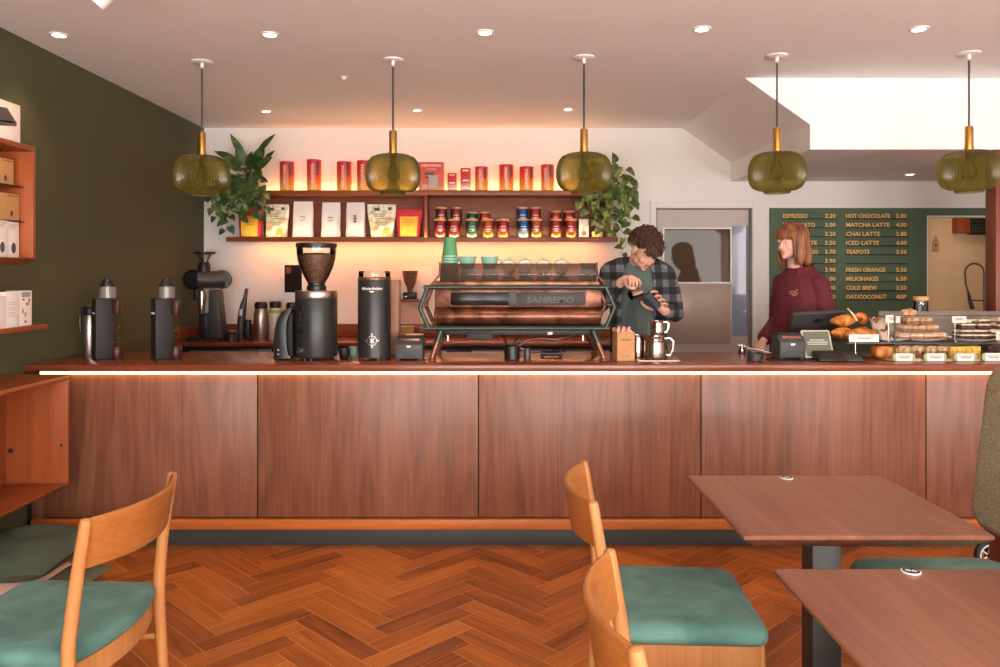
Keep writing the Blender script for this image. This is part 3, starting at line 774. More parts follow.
def scale_art(t, w, h):
    art_poly(t, [[(w-.18,h*.78),(w-.1,h*.82),(w-.03,h*.52),(w-.03,h*.42),(w-.16,h*.30),(w-.2,h*.4)]], M['drawing'])
    art_poly(t, [[(w-.17,h*.44),(w-.17,h*.40),(w-.05,h*.48),(w-.05,h*.52)]], M['whitebox'], 'print_line')
wall_box('product_box', 'white box with a picture of dark scales on top of the wall cabinet', M['whitebox'], -2.275, 3.36, 3.70, 2.125, .178, scale_art)
def bean_art(t, w, h):
    art_poly(t, [ell(w-.062, h*.26, .012, .014)], M['drawing'])
    art_poly(t, [[(w-.09,h*.9),(w-.01,h*.9),(w-.01,h*.93),(w-.09,h*.93)]], M['drawing'], 'print_line')
wall_box('product_box', 'brown kraft box on the upper glass shelf of the wall cabinet', M['kraftbox'], -2.335, 3.40, 3.745, 1.926, .125, bean_art)
wall_box('product_box', 'brown kraft box on the lower glass shelf of the wall cabinet', M['kraftbox'], -2.325, 3.40, 3.775, 1.759, .128, bean_art)
def pod_art(t, w, h):
    art_poly(t, [ell(w*.5, h*.27, .018, .026)], M['drawing'])
    art_poly(t, [[(w*.15,h*(.9-.05*k)),(w*(.8-.1*k),h*(.9-.05*k)),(w*(.8-.1*k),h*(.92-.05*k)),(w*.15,h*(.92-.05*k))] for k in range(3)], M['kraft'], 'print_line')
wall_box('product_box', 'white box with dark pod drawing at the right inside the wall cabinet base', M['whitebox'], -2.325, 3.685, 3.772, 1.5825, .172, pod_art, group='white boxes in the wall cabinet')
wall_box('product_box', 'white box with dark pod drawing, cut by the left picture edge, in cabinet base', M['whitebox'], -2.32, 3.59, 3.683, 1.5825, .176, pod_art, group='white boxes in the wall cabinet')
M['rust'] = plain('rust_print', (176,98,72), .7)
M['bluegrey'] = plain('blue_grey_print', (150,152,160), .7)
def pk(t, w, h):
    art_poly(t, [ell(w*.25,h*.42,.006,.014), ell(w*.45,h*.32,.006,.014), ell(w*.6,h*.62,.012,.008), ell(w*.3,h*.75,.01,.006), ell(w*.45,h*.12,.012,.006), ell(w*.75,h*.72,.008,.012)], M['rust'])
    art_poly(t, [[(w*.15,h*.82),(w*.85,h*.82),(w*.85,h*.96),(w*.15,h*.96)]], M['bluegrey'], 'print_line')
def pl(t, w, h):
    art_poly(t, [[(w*.15,h*z),(w*.7,h*z),(w*.7,h*(z+.012)),(w*.15,h*(z+.012))] for z in (.3,.36,.42,.5,.56,.64,.7)], M['bluegrey'], 'print_line')
wall_box('coffee_packet', 'white packet patterned with rust leaves, rightmost on the single wall shelf', M['whitebox'], -2.30, 3.735, 3.833, 1.254, .17, pk, .07)
wall_box('coffee_packet', 'plain white packet with fine grey lines in the middle of the wall shelf', M['whitebox'], -2.283, 3.605, 3.70, 1.254, .166, pl, .07)
wall_box('coffee_packet', 'cream packet at the left picture edge on the single wall shelf', M['whitebox'], -2.276, 3.47, 3.593, 1.254, .15, None, .07)

# ================================================================ floor cushions
def pillow(w, d, h, seed=0, n=22):
    q = MB(); q.smooth = True; rn = random.Random(seed); ph = [rn.uniform(0, 6) for _ in range(4)]
    top = {}; bot = {}
    for i in range(n+1):
        for j in range(n+1):
            u = -1+2*i/n; v = -1+2*j/n
            k = (max(0,1-u**4)*max(0,1-v**4))**.55
            ins = 1-.07*(1-abs(u))*0-.05*(1-u*u)*(abs(v)**3)-0
            insu = 1-.05*(1-v*v)*(abs(u)**3)
            wob = .012*math.sin(4*u+ph[0])*math.cos(3*v+ph[1])+.008*math.sin(7*v+ph[2]+2*u)
            x, y = u*w/2*insu, v*d/2*ins
            edge = i in (0,n) or j in (0,n)
            top[i,j] = q.bm.verts.new((x, y, h/2+h/2*k+wob*k))
            bot[i,j] = top[i,j] if edge else q.bm.verts.new((x, y, h/2-h/2*k))
    fs = []
    for i in range(n):
        for j in range(n):
            fs.append(q.bm.faces.new((top[i,j],top[i+1,j],top[i+1,j+1],top[i,j+1])))
            try: fs.append(q.bm.faces.new((bot[i,j+1],bot[i+1,j+1],bot[i+1,j],bot[i,j])))
            except ValueError: pass
    q._mark(fs); return q
M['cush_green'] = plain('dark_green_linen', (70,80,64), .95, var=.12, vscale=6, bump=.4, bscale=160)
M['cush_olive'] = plain('olive_linen', (98,96,70), .95, var=.12, vscale=6, bump=.4, bscale=160)
M['cush_pink'] = plain('pale_pink_linen', (222,178,156), .95, var=.06, vscale=6, bump=.3, bscale=160)
o = pillow(.66,.62,.11,1).build('floor_cushion', M['cush_olive'], None, 60, (-2.24, 3.56, 0)); tag(o, 'olive floor cushion at the bottom of the stack by the green wall', 'cushion', 'stacked floor cushions')
o = pillow(.56,.60,.075,2).build('floor_cushion', M['cush_pink'], None, 60, (-2.31, 3.44, .088)); tag(o, 'pale pink cushion between two green ones in the stack by the wall', 'cushion', 'stacked floor cushions')
o = pillow(.62,.54,.14,3).build('floor_cushion', M['cush_green'], None, 60, (-2.26, 3.60, .142)); o.rotation_euler = (.02, -.04, 0); tag(o, 'dark green floor cushion on top of the stack by the green wall', 'cushion', 'stacked floor cushions')
o = pillow(.5,.5,.15,4).build('floor_cushion', M['cush_green'], None, 60, (-2.2, 2.93, 0)); tag(o, 'dark green cushion lying on the floor in front of the cushion stack', 'cushion', 'stacked floor cushions')
# ================================================================ goods on the wall shelf
def P(px, py, Y): return (ax(px, Y), Y, az(py, Y))
TINY = 6.70
M['tin'] = ramp_z('red_orange_tin', [(0,(250,196,84)),(.25,(244,140,60)),(.6,(222,70,44)),(1,(206,44,44))], 0, .24, .35)
M['tin_red'] = ramp_z('red_tin_print', [(0,(246,220,190)),(.3,(236,150,110)),(.45,(212,60,48)),(1,(204,44,44))], 0, .16, .4)
M['ink'] = plain('white_ink', (246,240,232), .6, var=0)
M['grey_ink'] = plain('grey_ink', (92,84,84), .5)
UZ = ULT
def tube_tin(px0, px1, pytop, label, ang=0.0):
    Y = 6.70; r = (px1-px0)/2*Y/F; h = az(pytop, Y)-UZ
    t = thing('coffee_press_tin', label, 'tin', (ax((px0+px1)/2, Y), Y, UZ), ang, 'red tins on the top shelf')
    q = MB(); q.lathe([(r*.97,0),(r,.004),(r,h-.012),(r*1.02,h-.011),(r*1.02,h-.002),(r*.97,h)], n=28); q.build('tin_body', M['tin'], t)
    # vertical brand lettering bent round the tin
    me, bb = textmesh('AEROPRESS', .05, .0006, 0)
    q = MB(); L = h*.78; sc = L/(bb[1]-bb[0])
    m2 = me.copy()
    for v in m2.vertices:
        along = (v.co.x-bb[0])*sc; side = (v.co.y-(bb[2]+bb[3])/2)*.62; a = (-side-.006)/r - PI/2
        rr = r+.0008+v.co.z
        v.co = (rr*math.cos(a), rr*math.sin(a), .02+along)
    q.smooth = False; q.addmesh(m2); bpy.data.meshes.remove(m2); q.build('lettering', M['ink'], t)
    q = MB(); a = -PI/2+.62
    pts = [(r+.001, a+.02*k, h*(.95-.07*k)) for k in range(7)]
    for da, ws in ((0, 1),):
        top = [Vector((rr*math.cos(aa+.16), rr*math.sin(aa+.16), z)) for rr, aa, z in pts]
        bot = [Vector((rr*math.cos(aa-.22), rr*math.sin(aa-.22), z-.01)) for rr, aa, z in pts]
        for i in range(6): q.quad(bot[i], top[i], top[i+1], bot[i+1])
    q.build('printed_picture', M['grey_ink'], t)
    return t
TL = ['red and orange tin farthest left on the top shelf, beside the leafy plant', 'red and orange tin second from the left on the top shelf', 'red and orange tin third from the left on the top shelf',
      'red and orange tin partly hidden by the second pendant lamp', 'red tin just right of the two small white and red packs', 'red tin second to the right of the two small packs',
      'red tin third to the right of the two small packs', 'red tin farthest right on the top shelf, beside the third pendant']
for (a, b, c), lb, an in zip(((280,294,162),(307,321,160),(337,351.3,162),(357,371,161),(475,488,167),(499.3,513.5,165),(519.5,533.5,167),(541,554,165)), TL, (0,.05,.1,0,-.1,.0,.05,-.3)):
    tube_tin(a, b, c, lb, an)
def shelf_box(name, label, px0, px1, pyt, zb, mat, Y=6.70, depth=.06, group=None, bev=.002, rz=0.0, cat='box'):
    w = (px1-px0)*Y/F; h = az(pyt, Y)-zb
    t = thing(name, label, cat, (ax((px0+px1)/2, Y), Y, zb), rz, group)
    q = MB(); q.box(-w/2, w/2, 0, depth, 0, h, bev); q.build('carton', mat, t); return t, w, h
M['redbox'] = ramp_z('red_box_print', [(0,(240,170,120)),(.2,(226,110,80)),(1,(214,76,62))], 0, .24, .5)
t, w, h = shelf_box('product_box', 'large red box with white lettering and picture on the top shelf', 418.5, 443.5, 162, UZ, M['redbox'])
q = MB(); q.text('AEROPRESS', .03, face_y(0, -.0005, h*.84), .0004, 'C', w*.8); q.text('COFFEE MAKER', .012, face_y(0, -.0005, h*.74), .0004, 'C', w*.4); q.build('lettering', M['ink'], t)
q = MB(); q.smooth = False
q.prism([(-.02,.03),(.06,.03),(.055,.125),(.07,.13),(.07,.14),(-.03,.14),(-.03,.13),(-.015,.125)], -.0008, -.0002); q.prism([(-.075,.02),(-.03,.02),(-.03,.06),(-.075,.06)], -.0008, -.0002); q.build('printed_picture', plain('silver_print', (190,176,170), .6), t)
q = MB(); q.smooth = False; q.prism([(-.055,.14),(.03,.14),(.02,.165),(-.05,.165)], -.0008, -.0002); q.prism([(-.05,.112),(-.02,.112),(-.02,.13),(-.05,.13)], -.0008,-.0002); q.build('printed_picture', M['grey_ink'], t)
def small_pack(px0, px1, pyt, label):
    t, w, h = shelf_box('small_pack', label, px0, px1, pyt, UZ, M['tin_red'], 6.68, .04)
    q = MB(); q.smooth = False
    for cz, a, b in ((h*.45, w*.34, h*.05), (h*.12, w*.36, h*.08)):
        q.prism([(a*math.cos(x*PI/8), cz+b*max(0,math.sin(x*PI/8))) for x in range(0, 9)]+[(-a, cz-.004), (a, cz-.004)][0:2], -.0008, -.0002)
    q.box(-w*.3, w*.3, -.0008, -.0002, h*.86, h*.92); q.build('printed_picture', M['ink'], t)
small_pack(447.5, 456.5, 173, 'smaller of two red and white packs on the top shelf'); small_pack(460.5, 470.5, 168, 'taller of two red and white packs on the top shelf')

# ---- pouches on the lower shelf
LZ = LLT
def pouch(name, label, px0, px1, pyt, mat, Y=6.69, taper=.0, dep=.05, tilt=0.0, crimp=.35, group=None, rz=0):
    """stand-up bag: full at the base, flattening to a sealed top edge"""
    w = (px1-px0)*Y/F; h = az(pyt, Y)-LZ
    t = thing(name, label, 'bag', (ax((px0+px1)/2, Y), Y, LZ), rz, group)
    q = MB(); rings = []; n = 28; rn = random.Random(int(px0))
    for k in range(15):
        s = k/14; d = dep*(1-s**1.6)*(.82+.25*math.sin(PI*min(1,s*1.4)))+.0022
        ww = w/2*(1+taper*(s-.5)*2)*(1-.025*math.sin(PI*s*2))*(.97 if k == 0 else 1)
        ring = []
        for i in range(n):
            a = 2*PI*i/n; ca, sa = math.cos(a), math.sin(a)
            x = ww*math.copysign(abs(ca)**.45, ca); y = d/2*math.copysign(abs(sa)**.8, sa)*1.6
            y += .0025*math.sin(9*s+3*x/w+rn.random())*(1 if s < .95 else 0)
            ring.append(Vector((x+tilt*s*w, y+dep*.5-dep*.35*s*0+.01*s, h*s)))
        rings.append(ring)
    q.loft(rings); q.build('bag_body', mat, t, 70); return t, w, h
def front_patch(t, rows, mat, nm='label'):
    """flat printed shapes just proud of the bag front: polygons in (x, z, y)"""
    q = MB(); q.smooth = False
    for r in rows: q.quad(*[Vector(p) for p in r])
    q.build(nm, mat, t)
def bag_front(dep, s): return dep*.5+.01*s-.8*(dep*(1-s**1.6)*(.82+.25*math.sin(PI*min(1,s*1.4)))+.0022)-.003
M['wbag'] = plain('white_foil_bag', (236,230,228), .5, var=.03, bump=.25, bscale=14)
M['ybag'] = plain('yellow_print', (238,196,64), .5, var=.08, vscale=25)
M['rbag'] = plain('crimson_bag', (206,44,62), .45, var=.06)
M['cbag'] = patches('illustrated_pouch', [(244,240,226),(248,244,236),(240,234,220),(196,202,150),(232,150,140),(70,66,60)], 17, .6, 2, .0, .3, (.2,.78))
M['txt_dark'] = plain('dark_print', (84,80,78), .7)
def red_bag(px0, px1, pyt, label, taper):
    t, w, h = pouch('coffee_pouch', label, px0, px1, pyt, M['rbag'], 6.69, taper)
    rows = []; K = 8
    for k in range(K):
        s0, s1 = .04+.70*k/K, .04+.70*(k+1)/K
        y0, y1 = bag_front(.05, s0)-.002, bag_front(.05, s1)-.002; wa, wb = w*.36*(1+taper*(s0-.5)*2), w*.36*(1+taper*(s1-.5)*2)
        rows.append([(-wa,y0,h*s0),(wa,y0,h*s0),(wb,y1,h*s1),(-wb,y1,h*s1)])
    front_patch(t, rows, M['ybag'])
    rows = []
    for s0, wd in ((.62,.24),(.56,.2),(.5,.24),(.42,.16)):
        y = bag_front(.05, s0)-.004; rows.append([(-w*wd,y,h*s0),(w*wd,y,h*s0),(w*wd,y,h*(s0+.025)),(-w*wd,y,h*(s0+.025))])
    front_patch(t, rows, plain('orange_print', (214,140,44), .6), 'lettering')
def white_bag(px0, px1, pyt, label, vert=False, tilt=0.0):
    t, w, h = pouch('coffee_bag', label, px0, px1, pyt, M['wbag'], 6.7, -.06, .06, tilt, group='plain white coffee bags')
    q = MB(); s = .5; y = bag_front(.06, s)-.003
    if vert:
        q.smooth = False
        for k in range(3): q.box(-w*.07, w*.07, y-.0016-.002*(k == 2), y-.0004, h*(.58-.075*k), h*(.63-.075*k)); q.box(-w*.02, w*.07, y-.0016-.002*(k == 2), y-.0004, h*(.565-.075*k), h*(.575-.075*k))
    else:
        q.smooth = False
        for k in range(3): q.box(-w*.12+w*.10*k-(k==2)*w*.03, -w*.12+w*.10*k+w*.06, y-.0012, y-.0004, h*(.48-.03*(k==1)), h*(.50-.02*(k==1)))
        q.box(-w*.1, w*.14, y-.0008, y, h*.55, h*.575)
    q.build('lettering', M['txt_dark'], t)
def illus_bag(px0, px1, pyt, label, taper, tilt):
    t, w, h = pouch('coffee_pouch', label, px0, px1, pyt, M['cbag'], 6.69, taper, .05, tilt)
    rows = []
    for s0, x0, x1 in ((.62,-.3,.1),(.55,-.25,.25),(.42,-.2,.25),(.36,-.15,.2)):
        y = bag_front(.05, s0)-.003; rows.append([(w*x0+tilt*s0*w,y,h*s0),(w*x1+tilt*s0*w,y,h*s0),(w*x1+tilt*s0*w,y,h*(s0+.022)),(w*x0+tilt*s0*w,y,h*(s0+.022))])
    front_patch(t, rows, plain('green_print', (120,150,90), .7), 'lettering')
    rows = []
    for s0, x0, x1 in ((.08,.02,.34),):
        y = bag_front(.05, .12)-.003; rows.append([(w*x0,y,h*s0),(w*x1,y,h*s0),(w*x1*.9,y,h*(s0+.14)),(w*x0*1.2,y,h*(s0+.12))])
    for s0, x0, x1 in ((.8,-.3,-.1),(.82,.22,.36)):
        y = bag_front(.05, s0)-.003; rows.append([(w*x0,y,h*s0),(w*x1,y,h*s0),(w*x1,y,h*(s0+.09)),(w*x0,y,h*(s0+.09))])
    front_patch(t, rows[:1], M['ybag'], 'picture'); front_patch(t, rows[1:], M['txt_dark'], 'picture')
red_bag(238, 261.5, 208, 'red and yellow pouch at the left end under the trailing plant', .06)
illus_bag(264.5, 287, 204, 'white illustrated pouch beside the red pouch under the plant', .04, .03)
white_bag(292, 312.5, 201, 'plain white coffee bag, leftmost of the three, with small dark print')
white_bag(320.5, 339.5, 202, 'plain white coffee bag, middle of the three, with small dark print', tilt=.02)
white_bag(345.5, 364.5, 202, 'plain white coffee bag, rightmost of the three, with upright dark marks', True)
illus_bag(369, 395, 204, 'white illustrated pouch below the second pendant lamp', .12, -.04)
red_bag(396.5, 421, 209, 'red and yellow pouch left of the shelf divider', .1)

# ---- glass jars with wooden lids
M['lidwood'] = plain('pale_lid_wood', (214,164,110), .6, var=.08, vscale=40)
JZ = {}
def jar_mat(k, cols):
    if k not in JZ: JZ[k] = ramp_z('jar_label_'+k, [(i/(len(cols)-1), c) for i, c in enumerate(cols)], .01, .125, .4, noise_amt=.02, nscale=50)
    return JZ[k]
RED = ('crimson', [(250,200,150),(236,84,70),(214,48,60),(190,50,60)]); MAR = ('maroon', [(220,80,80),(180,54,66),(160,50,62)])
GRN = ('green', [(244,236,214),(110,160,110),(64,140,96),(76,126,92)]); ORG = ('orange', [(250,214,90),(244,160,60),(226,90,46),(214,80,44)])
SCA = ('scarlet', [(250,200,80),(242,120,56),(212,50,48),(196,40,44)]); BLU = ('blue', [(248,244,236),(214,226,232),(50,124,184),(36,104,168)])
TEA = ('teal', [(50,104,104),(40,94,92),(36,84,84)]); YEL = ('amber', [(250,210,80),(244,170,60),(214,84,50),(206,90,60)]); DBL = ('navy', [(56,130,196),(42,114,184),(36,104,168)])
jar0 = [None]
def jar(px0, px1, kind, label, row, pyt):
    Y = 6.664 if row == 0 else 6.769; zb = LZ if row == 0 else LZ+.098
    r = (px1-px0)/2*Y/F; h = az(pyt, Y)-zb
    t = thing('glass_jar', label, 'jar', (ax((px0+px1)/2, Y), Y, zb), 0, 'glass jars with wooden lids')
    hb_ = h-.016
    q = MB(); q.lathe([(r*.86,.001),(r*.9,.005),(r*.9,hb_*.88),(r*.8,hb_*.98),(r*.8,hb_)], n=24); q.build('contents_label', jar_mat(*kind), t)
    q = MB(); q.lathe([(r*.9,0),(r*.95,.004),(r*.95,hb_*.9),(r*.84,hb_)], n=24, cap1=False); q.build('glass', M['clear'], t)
    q = MB(); q.lathe([(r*.93,hb_),(r,hb_+.002),(r,h-.002),(r*.96,h)], n=24); q.build('lid', M['lidwood'], t)
    q = MB(); q.smooth = False
    for k, (wd, zf) in enumerate(((1.0,.62),(1.3,.46),(.9,.34))):
        for i in range(4):
            a0, a1 = -PI/2+wd*(-.5+i/4), -PI/2+wd*(-.5+(i+1)/4); rr = r*.96
            q.quad(Vector((rr*math.cos(a0),rr*math.sin(a0),hb_*zf)), Vector((rr*math.cos(a1),rr*math.sin(a1),hb_*zf)), Vector((rr*math.cos(a1),rr*math.sin(a1),hb_*zf+.005)), Vector((rr*math.cos(a0),rr*math.sin(a0),hb_*zf+.005)))
    q.build('lettering', M['ink'], t)
B = 'in the front row of jars, '
for a in ((434.3,446.3,RED,'crimson jar with wooden lid, first from the left '+B[:-2],0,219),(448,460.3,RED,'crimson jar with wooden lid, second from the left '+B[:-2],0,219),(466,478,GRN,'green jar with wooden lid '+B[:-2],0,219),
          (482,494.3,ORG,'orange jar with wooden lid right of the green jars, front row',0,219),(497,509,SCA,'scarlet jar standing alone, no second jar behind it',0,219),(517.3,529.3,BLU,'blue and white jar '+B[:-2],0,219),
          (530.3,542.3,YEL,'amber jar right of the blue and white jar, front row',0,219),(550,562,SCA,'scarlet and yellow jar, left of the last pair, front row',0,219),(564.6,576.8,SCA,'scarlet and yellow jar, rightmost in the front row',0,219),
          (435.6,447.4,MAR,'dark red jar on the riser, leftmost in the back row',1,207.3),(450.5,462,MAR,'dark red jar on the riser, second in the back row',1,207.3),(466.4,478,TEA,'dark teal jar on the riser behind the green jar',1,212),
          (479.3,490.6,SCA,'orange red jar on the riser behind the orange jar',1,212),(516.8,528.4,DBL,'blue jar on the riser behind the blue and white jar',1,207.3),(529.6,541,SCA,'red jar on the riser behind the amber jar',1,207.3),
          (550,561.4,RED,'red jar on the riser, second from the right in the back row',1,211),(563.4,575,RED,'red jar on the riser, rightmost in the back row',1,211)):
    jar(*a)
q = MB(); q.box(ax(433.5,6.75), ax(582,6.75), 6.73, 6.819, LZ, LZ+.098, .003); tag(q.build('shelf_riser', M['shelf']), 'low wooden riser behind the front row of jars', 'riser')
t, w, h = shelf_box('tea_box', 'narrow white box with an orange picture right of the jars', 579, 588.7, 219, LZ, M['whitebox'], 6.66, .05)
q = MB(); q.smooth = False; q.prism(ell(0, h*.22, w*.26, h*.13), -.0008, -.0002); q.prism([(-.003,h*.35),(.003,h*.35),(.0,h*.62)], -.0008, -.0002); q.build('picture', M['rust'], t)
t, w, h = shelf_box('tea_box', 'low yellow box under the trailing plant on the lower shelf', 592, 603, 231.5, LZ, plain('pale_yellow_box', (240,212,120), .6, var=.1, vscale=30), 6.66, .06)

# ================================================================ plants
def leaf_mesh(q, p, d, up, L, W, fold=.25, droop=.25, heart=True):
    d = d.normalized(); s = d.cross(up)
    if s.length < 1e-3: s = Vector((1,0,0))
    s.normalize(); n = s.cross(d).normalized()
    prof = [(0,.0),(-.08 if heart else .02,.30 if heart else .12),(.05,.47 if heart else .25),(.25,.5 if heart else .42),(.5,.40 if heart else .5),(.75,.22 if heart else .34),(.92,.07),(1,0)] if heart else [(0,.03),(.1,.16),(.25,.32),(.45,.45),(.65,.44),(.82,.28),(.93,.12),(1,0)]
    mid = []; le = []; ri = []
    for a, wd in prof:
        c = p+d*(a*L)-n*(droop*L*a*a)
        am = max(0, a)
        mid.append(q.bm.verts.new(p+d*(am*L)-n*(droop*L*am*am)))
        le.append(q.bm.verts.new(c+s*(wd*W)+n*(fold*wd*W))); ri.append(q.bm.verts.new(c-s*(wd*W)+n*(fold*wd*W)))
    fs = []
    for i in range(len(prof)-1):
        for e in (le, ri):
            vs = (mid[i], mid[i+1], e[i+1], e[i])
            try: fs.append(q.bm.faces.new(vs))
            except ValueError: pass
    q._mark(fs)
def vine(q_l, q_s, pts, rn, L=.075, step=.05, out=Vector((0,-1,0)), skip=0):
    """a trailing stem with heart leaves alternating along it"""
    pts = [Vector(p) for p in pts]; cv = []
    for i in range(len(pts)-1):
        p0, p1, p2, p3 = pts[max(0,i-1)], pts[i], pts[i+1], pts[min(len(pts)-1,i+2)]
        for k in range(8):
            u = k/8; cv.append(.5*((2*p1)+(p2-p0)*u+(2*p0-5*p1+4*p2-p3)*u*u+(3*p1-p0-3*p2+p3)*u**3))
    cv.append(pts[-1])
    q_s.tube(cv, [.0028-.0012*i/len(cv) for i in range(len(cv))], 6)
    dist = 0; side = 1; nxt = step*skip+step*.5
    for a, b in zip(cv, cv[1:]):
        dist += (b-a).length
        if dist > nxt:
            nxt += step*rn.uniform(.7,1.25); side = -side
            t = (b-a).normalized(); s = t.cross(out).normalized()*side
            pd = (s*rn.uniform(.5,1)+out*rn.uniform(.3,.9)+Vector((0,0,rn.uniform(-.1,.5)))).normalized()
            pe = b+pd*rn.uniform(.02,.045)
            q_s.tube([b, b*.5+pe*.5+Vector((0,0,.006)), pe], .0014, 5)
            l = L*rn.uniform(.7,1.15)
            dd = (s*rn.uniform(.3,.9)+out*rn.uniform(.05,.5)+Vector((0,0,rn.uniform(-1,-.25)))).normalized()
            leaf_mesh(q_l, pe, dd, out*.8+Vector((rn.uniform(-.4,.4),0,rn.uniform(.1,.7))), l, l*.88, rn.uniform(.1,.35), rn.uniform(.05,.3))
M['leaf_y'] = patches('variegated_leaf', [(36,60,22),(72,94,36),(150,150,74)], 18, .45, 2, .1, .4)
rn = random.Random(11)
# left plant: upright strap leaves above, ivy trailing below
pc = Vector((ax(245, 6.68), 6.68, ULT))
t = thing('potted_plant', 'leafy green plant in a pot at the left end of the top shelf, trailing down', 'plant', pc)
q = MB(); q.lathe([(.05,0),(.056,.005),(.07,.10),(.073,.112),(.066,.112),(.06,.095)], n=24, cap1=True); q.build('pot', M['terra'], t)
ql, qs, qu = MB(), MB(), MB()
L_ = lambda px, py, Y: Vector(P(px, py, Y))-pc
for (tip, base, wd) in (((230,136.5,6.62),(247,163,6.66),.034),((272,136,6.62),(254,160,6.64),.034),((216,153.5,6.56),(243,166,6.62),.042),((273,153,6.6),(262,166,6.64),.03),((236,150,6.55),(246,166,6.62),.05),((262,147,6.58),(255,170,6.6),.055),((224,160,6.52),(242,172,6.6),.05),((270,160,6.55),(256,172,6.6),.05),((250,155,6.5),(250,172,6.58),.05)):
    a = L_(*base); b = L_(*tip); r0 = Vector((0,0,.08)); mid = a+(b-a)*.3
    qs.tube([r0, r0*.4+a*.6+Vector((0,0,.02)), a], .003, 6)
    leaf_mesh(qu, a, (b-a)+Vector((0,0,.04)), Vector((0,-.8,.6)), (b-a).length*1.12, wd*2.0, .3, .18, False)
for i in range(15):
    a = rn.uniform(0, 2*PI); rr = rn.uniform(.02,.10); base = Vector((rr*math.cos(a), -abs(rr*math.sin(a))*.9-.01, rn.uniform(.08,.27)))
    dd = Vector((math.cos(a)*rn.uniform(.3,1), -rn.uniform(.1,.8), rn.uniform(-.7,.5)))
    qs.tube([Vector((0,0,.09)), base*.6+Vector((0,0,.06)), base], .0022, 5)
    leaf_mesh(ql, base, dd, Vector((0,-.7,.7)), rn.uniform(.07,.12), rn.uniform(.05,.085), .25, .25)
for path in (((238,176,6.6),(222,188,6.56),(212,200,6.54),(216,213,6.53),(222,226,6.53)),((242,180,6.58),(233,192,6.53),(228,208,6.52),(229,222,6.52),(225,233,6.52)),((248,180,6.57),(252,195,6.52),(262,206,6.5),(268,214,6.5)),((246,182,6.57),(244,196,6.51),(250,208,6.5),(252,216,6.5)),((236,178,6.58),(228,186,6.53),(232,200,6.51),(236,214,6.5)),((243,180,6.57),(238,192,6.52),(243,205,6.5),(241,217,6.5)),((240,178,6.58),(217,194,6.55),(208,197,6.54)),((254,172,6.57),(258,182,6.53),(262,192,6.52),(264,203,6.5))):
    vine(ql, qs, [Vector((0,-.05,.11))]+[L_(*p) for p in path], rn, .085, .042, skip=1)
qu.build('upright_leaf', M['leaf'], t, 60); ql.build('trailing_foliage', M['leaf'], t, 60); qs.build('stem', M['stem'], t)
# right plant
pc = Vector((ax(596, 6.7), 6.70, ULT))
t = thing('potted_plant', 'variegated trailing plant at the right end of the top shelf behind the third pendant', 'plant', pc)
q = MB(); q.lathe([(.05,0),(.056,.005),(.068,.10),(.07,.112),(.064,.112),(.058,.095)], n=24, cap1=True); q.build('pot', M['terra'], t)
ql, qs = MB(), MB()
for i in range(22):
    a = rn.uniform(0, 2*PI); rr = rn.uniform(.03,.13); base = Vector((rr*math.cos(a)+.04, -abs(rr*math.sin(a))*.7-.01, rn.uniform(.1,.24)))
    qs.tube([Vector((0,0,.09)), base*.6+Vector((0,0,.06)), base], .0022, 5)
    leaf_mesh(ql, base, Vector((math.cos(a)+.3, -rn.uniform(.1,.8), rn.uniform(-.6,.4))), Vector((0,-.7,.7)), rn.uniform(.07,.11), rn.uniform(.055,.085), .25, .25)
for path in (((608,168,6.62),(619,178,6.58),(624,192,6.56),(622,207,6.56),(620,222,6.56)),((606,176,6.6),(616,190,6.56),(628,200,6.55),(632,210,6.55)),((604,178,6.6),(612,192,6.55),(613,208,6.54),(618,226,6.54),(627,240,6.54),(619,256,6.54)),((600,180,6.6),(603,194,6.54),(598,208,6.53),(604,226,6.53)),((598,182,6.6),(592,197,6.54),(590,212,6.53),(600,222,6.53),(606,236,6.53)),((597,182,6.6),(585,196,6.54),(582,206,6.53)),((606,170,6.6),(620,168,6.57),(630,182,6.56),(627,196,6.56)),((602,176,6.6),(608,188,6.54),(606,202,6.53),(610,216,6.53),(608,231,6.53)),((610,172,6.6),(626,188,6.57),(631,225,6.56))):
    vine(ql, qs, [Vector((0,-.05,.11))]+[L_(*p) for p in path], rn, .085, .05, skip=1)
ql.build('trailing_foliage', M['leaf_y'], t, 60); qs.build('stem', M['stem'], t)

# ================================================================ menu board
MY = BY-.018
bx0, bx1, bzt = ax(770, MY), 4.98, az(208, MY)
t = thing('menu_board', 'dark green menu board with orange letters on black rails behind the till', 'menu board', (bx0, BY, .9))
q = MB(); q.smooth = False
q.box(0, OX0-.02-bx0, -.018, -.001, -.3, bzt-.9); q.box(OX0-.02-bx0, bx1-bx0, -.018, -.001, OZ+.012-.9, bzt-.9); q.build('panel', M['board_green'], t)
M['menu_ink'] = plain('orange_letters', (240,186,104), .6, var=0)
rows = [('ESPRESSO','2.20','HOT CHOCOLATE','3.80'),('MACCHIATO','3.00','MATCHA LATTE','4.00'),('','3.20','CHAI LATTE','3.80'),('FLAT WHITE','3.50','ICED LATTE','4.00'),('CAPPUCCINO','3.70','TEAPOTS','3.50'),
        ('','3.90','',''),('','3.90','FRESH ORANGE','3.50'),('','3.00','MILKSHAKES','6.50'),('','3.00','COLD BREW','3.50'),('','3.00','OAT/COCONUT','40P')]
wds = {'HOT CHOCOLATE':44,'MATCHA LATTE':43.5,'CHAI LATTE':34,'ICED LATTE':33,'TEAPOTS':23.5,'FRESH ORANGE':39.5,'MILKSHAKES':32.5,'COLD BREW':31,'OAT/COCONUT':40.5,'ESPRESSO':24.5,'MACCHIATO':32,'FLAT WHITE':34,'CAPPUCCINO':35}
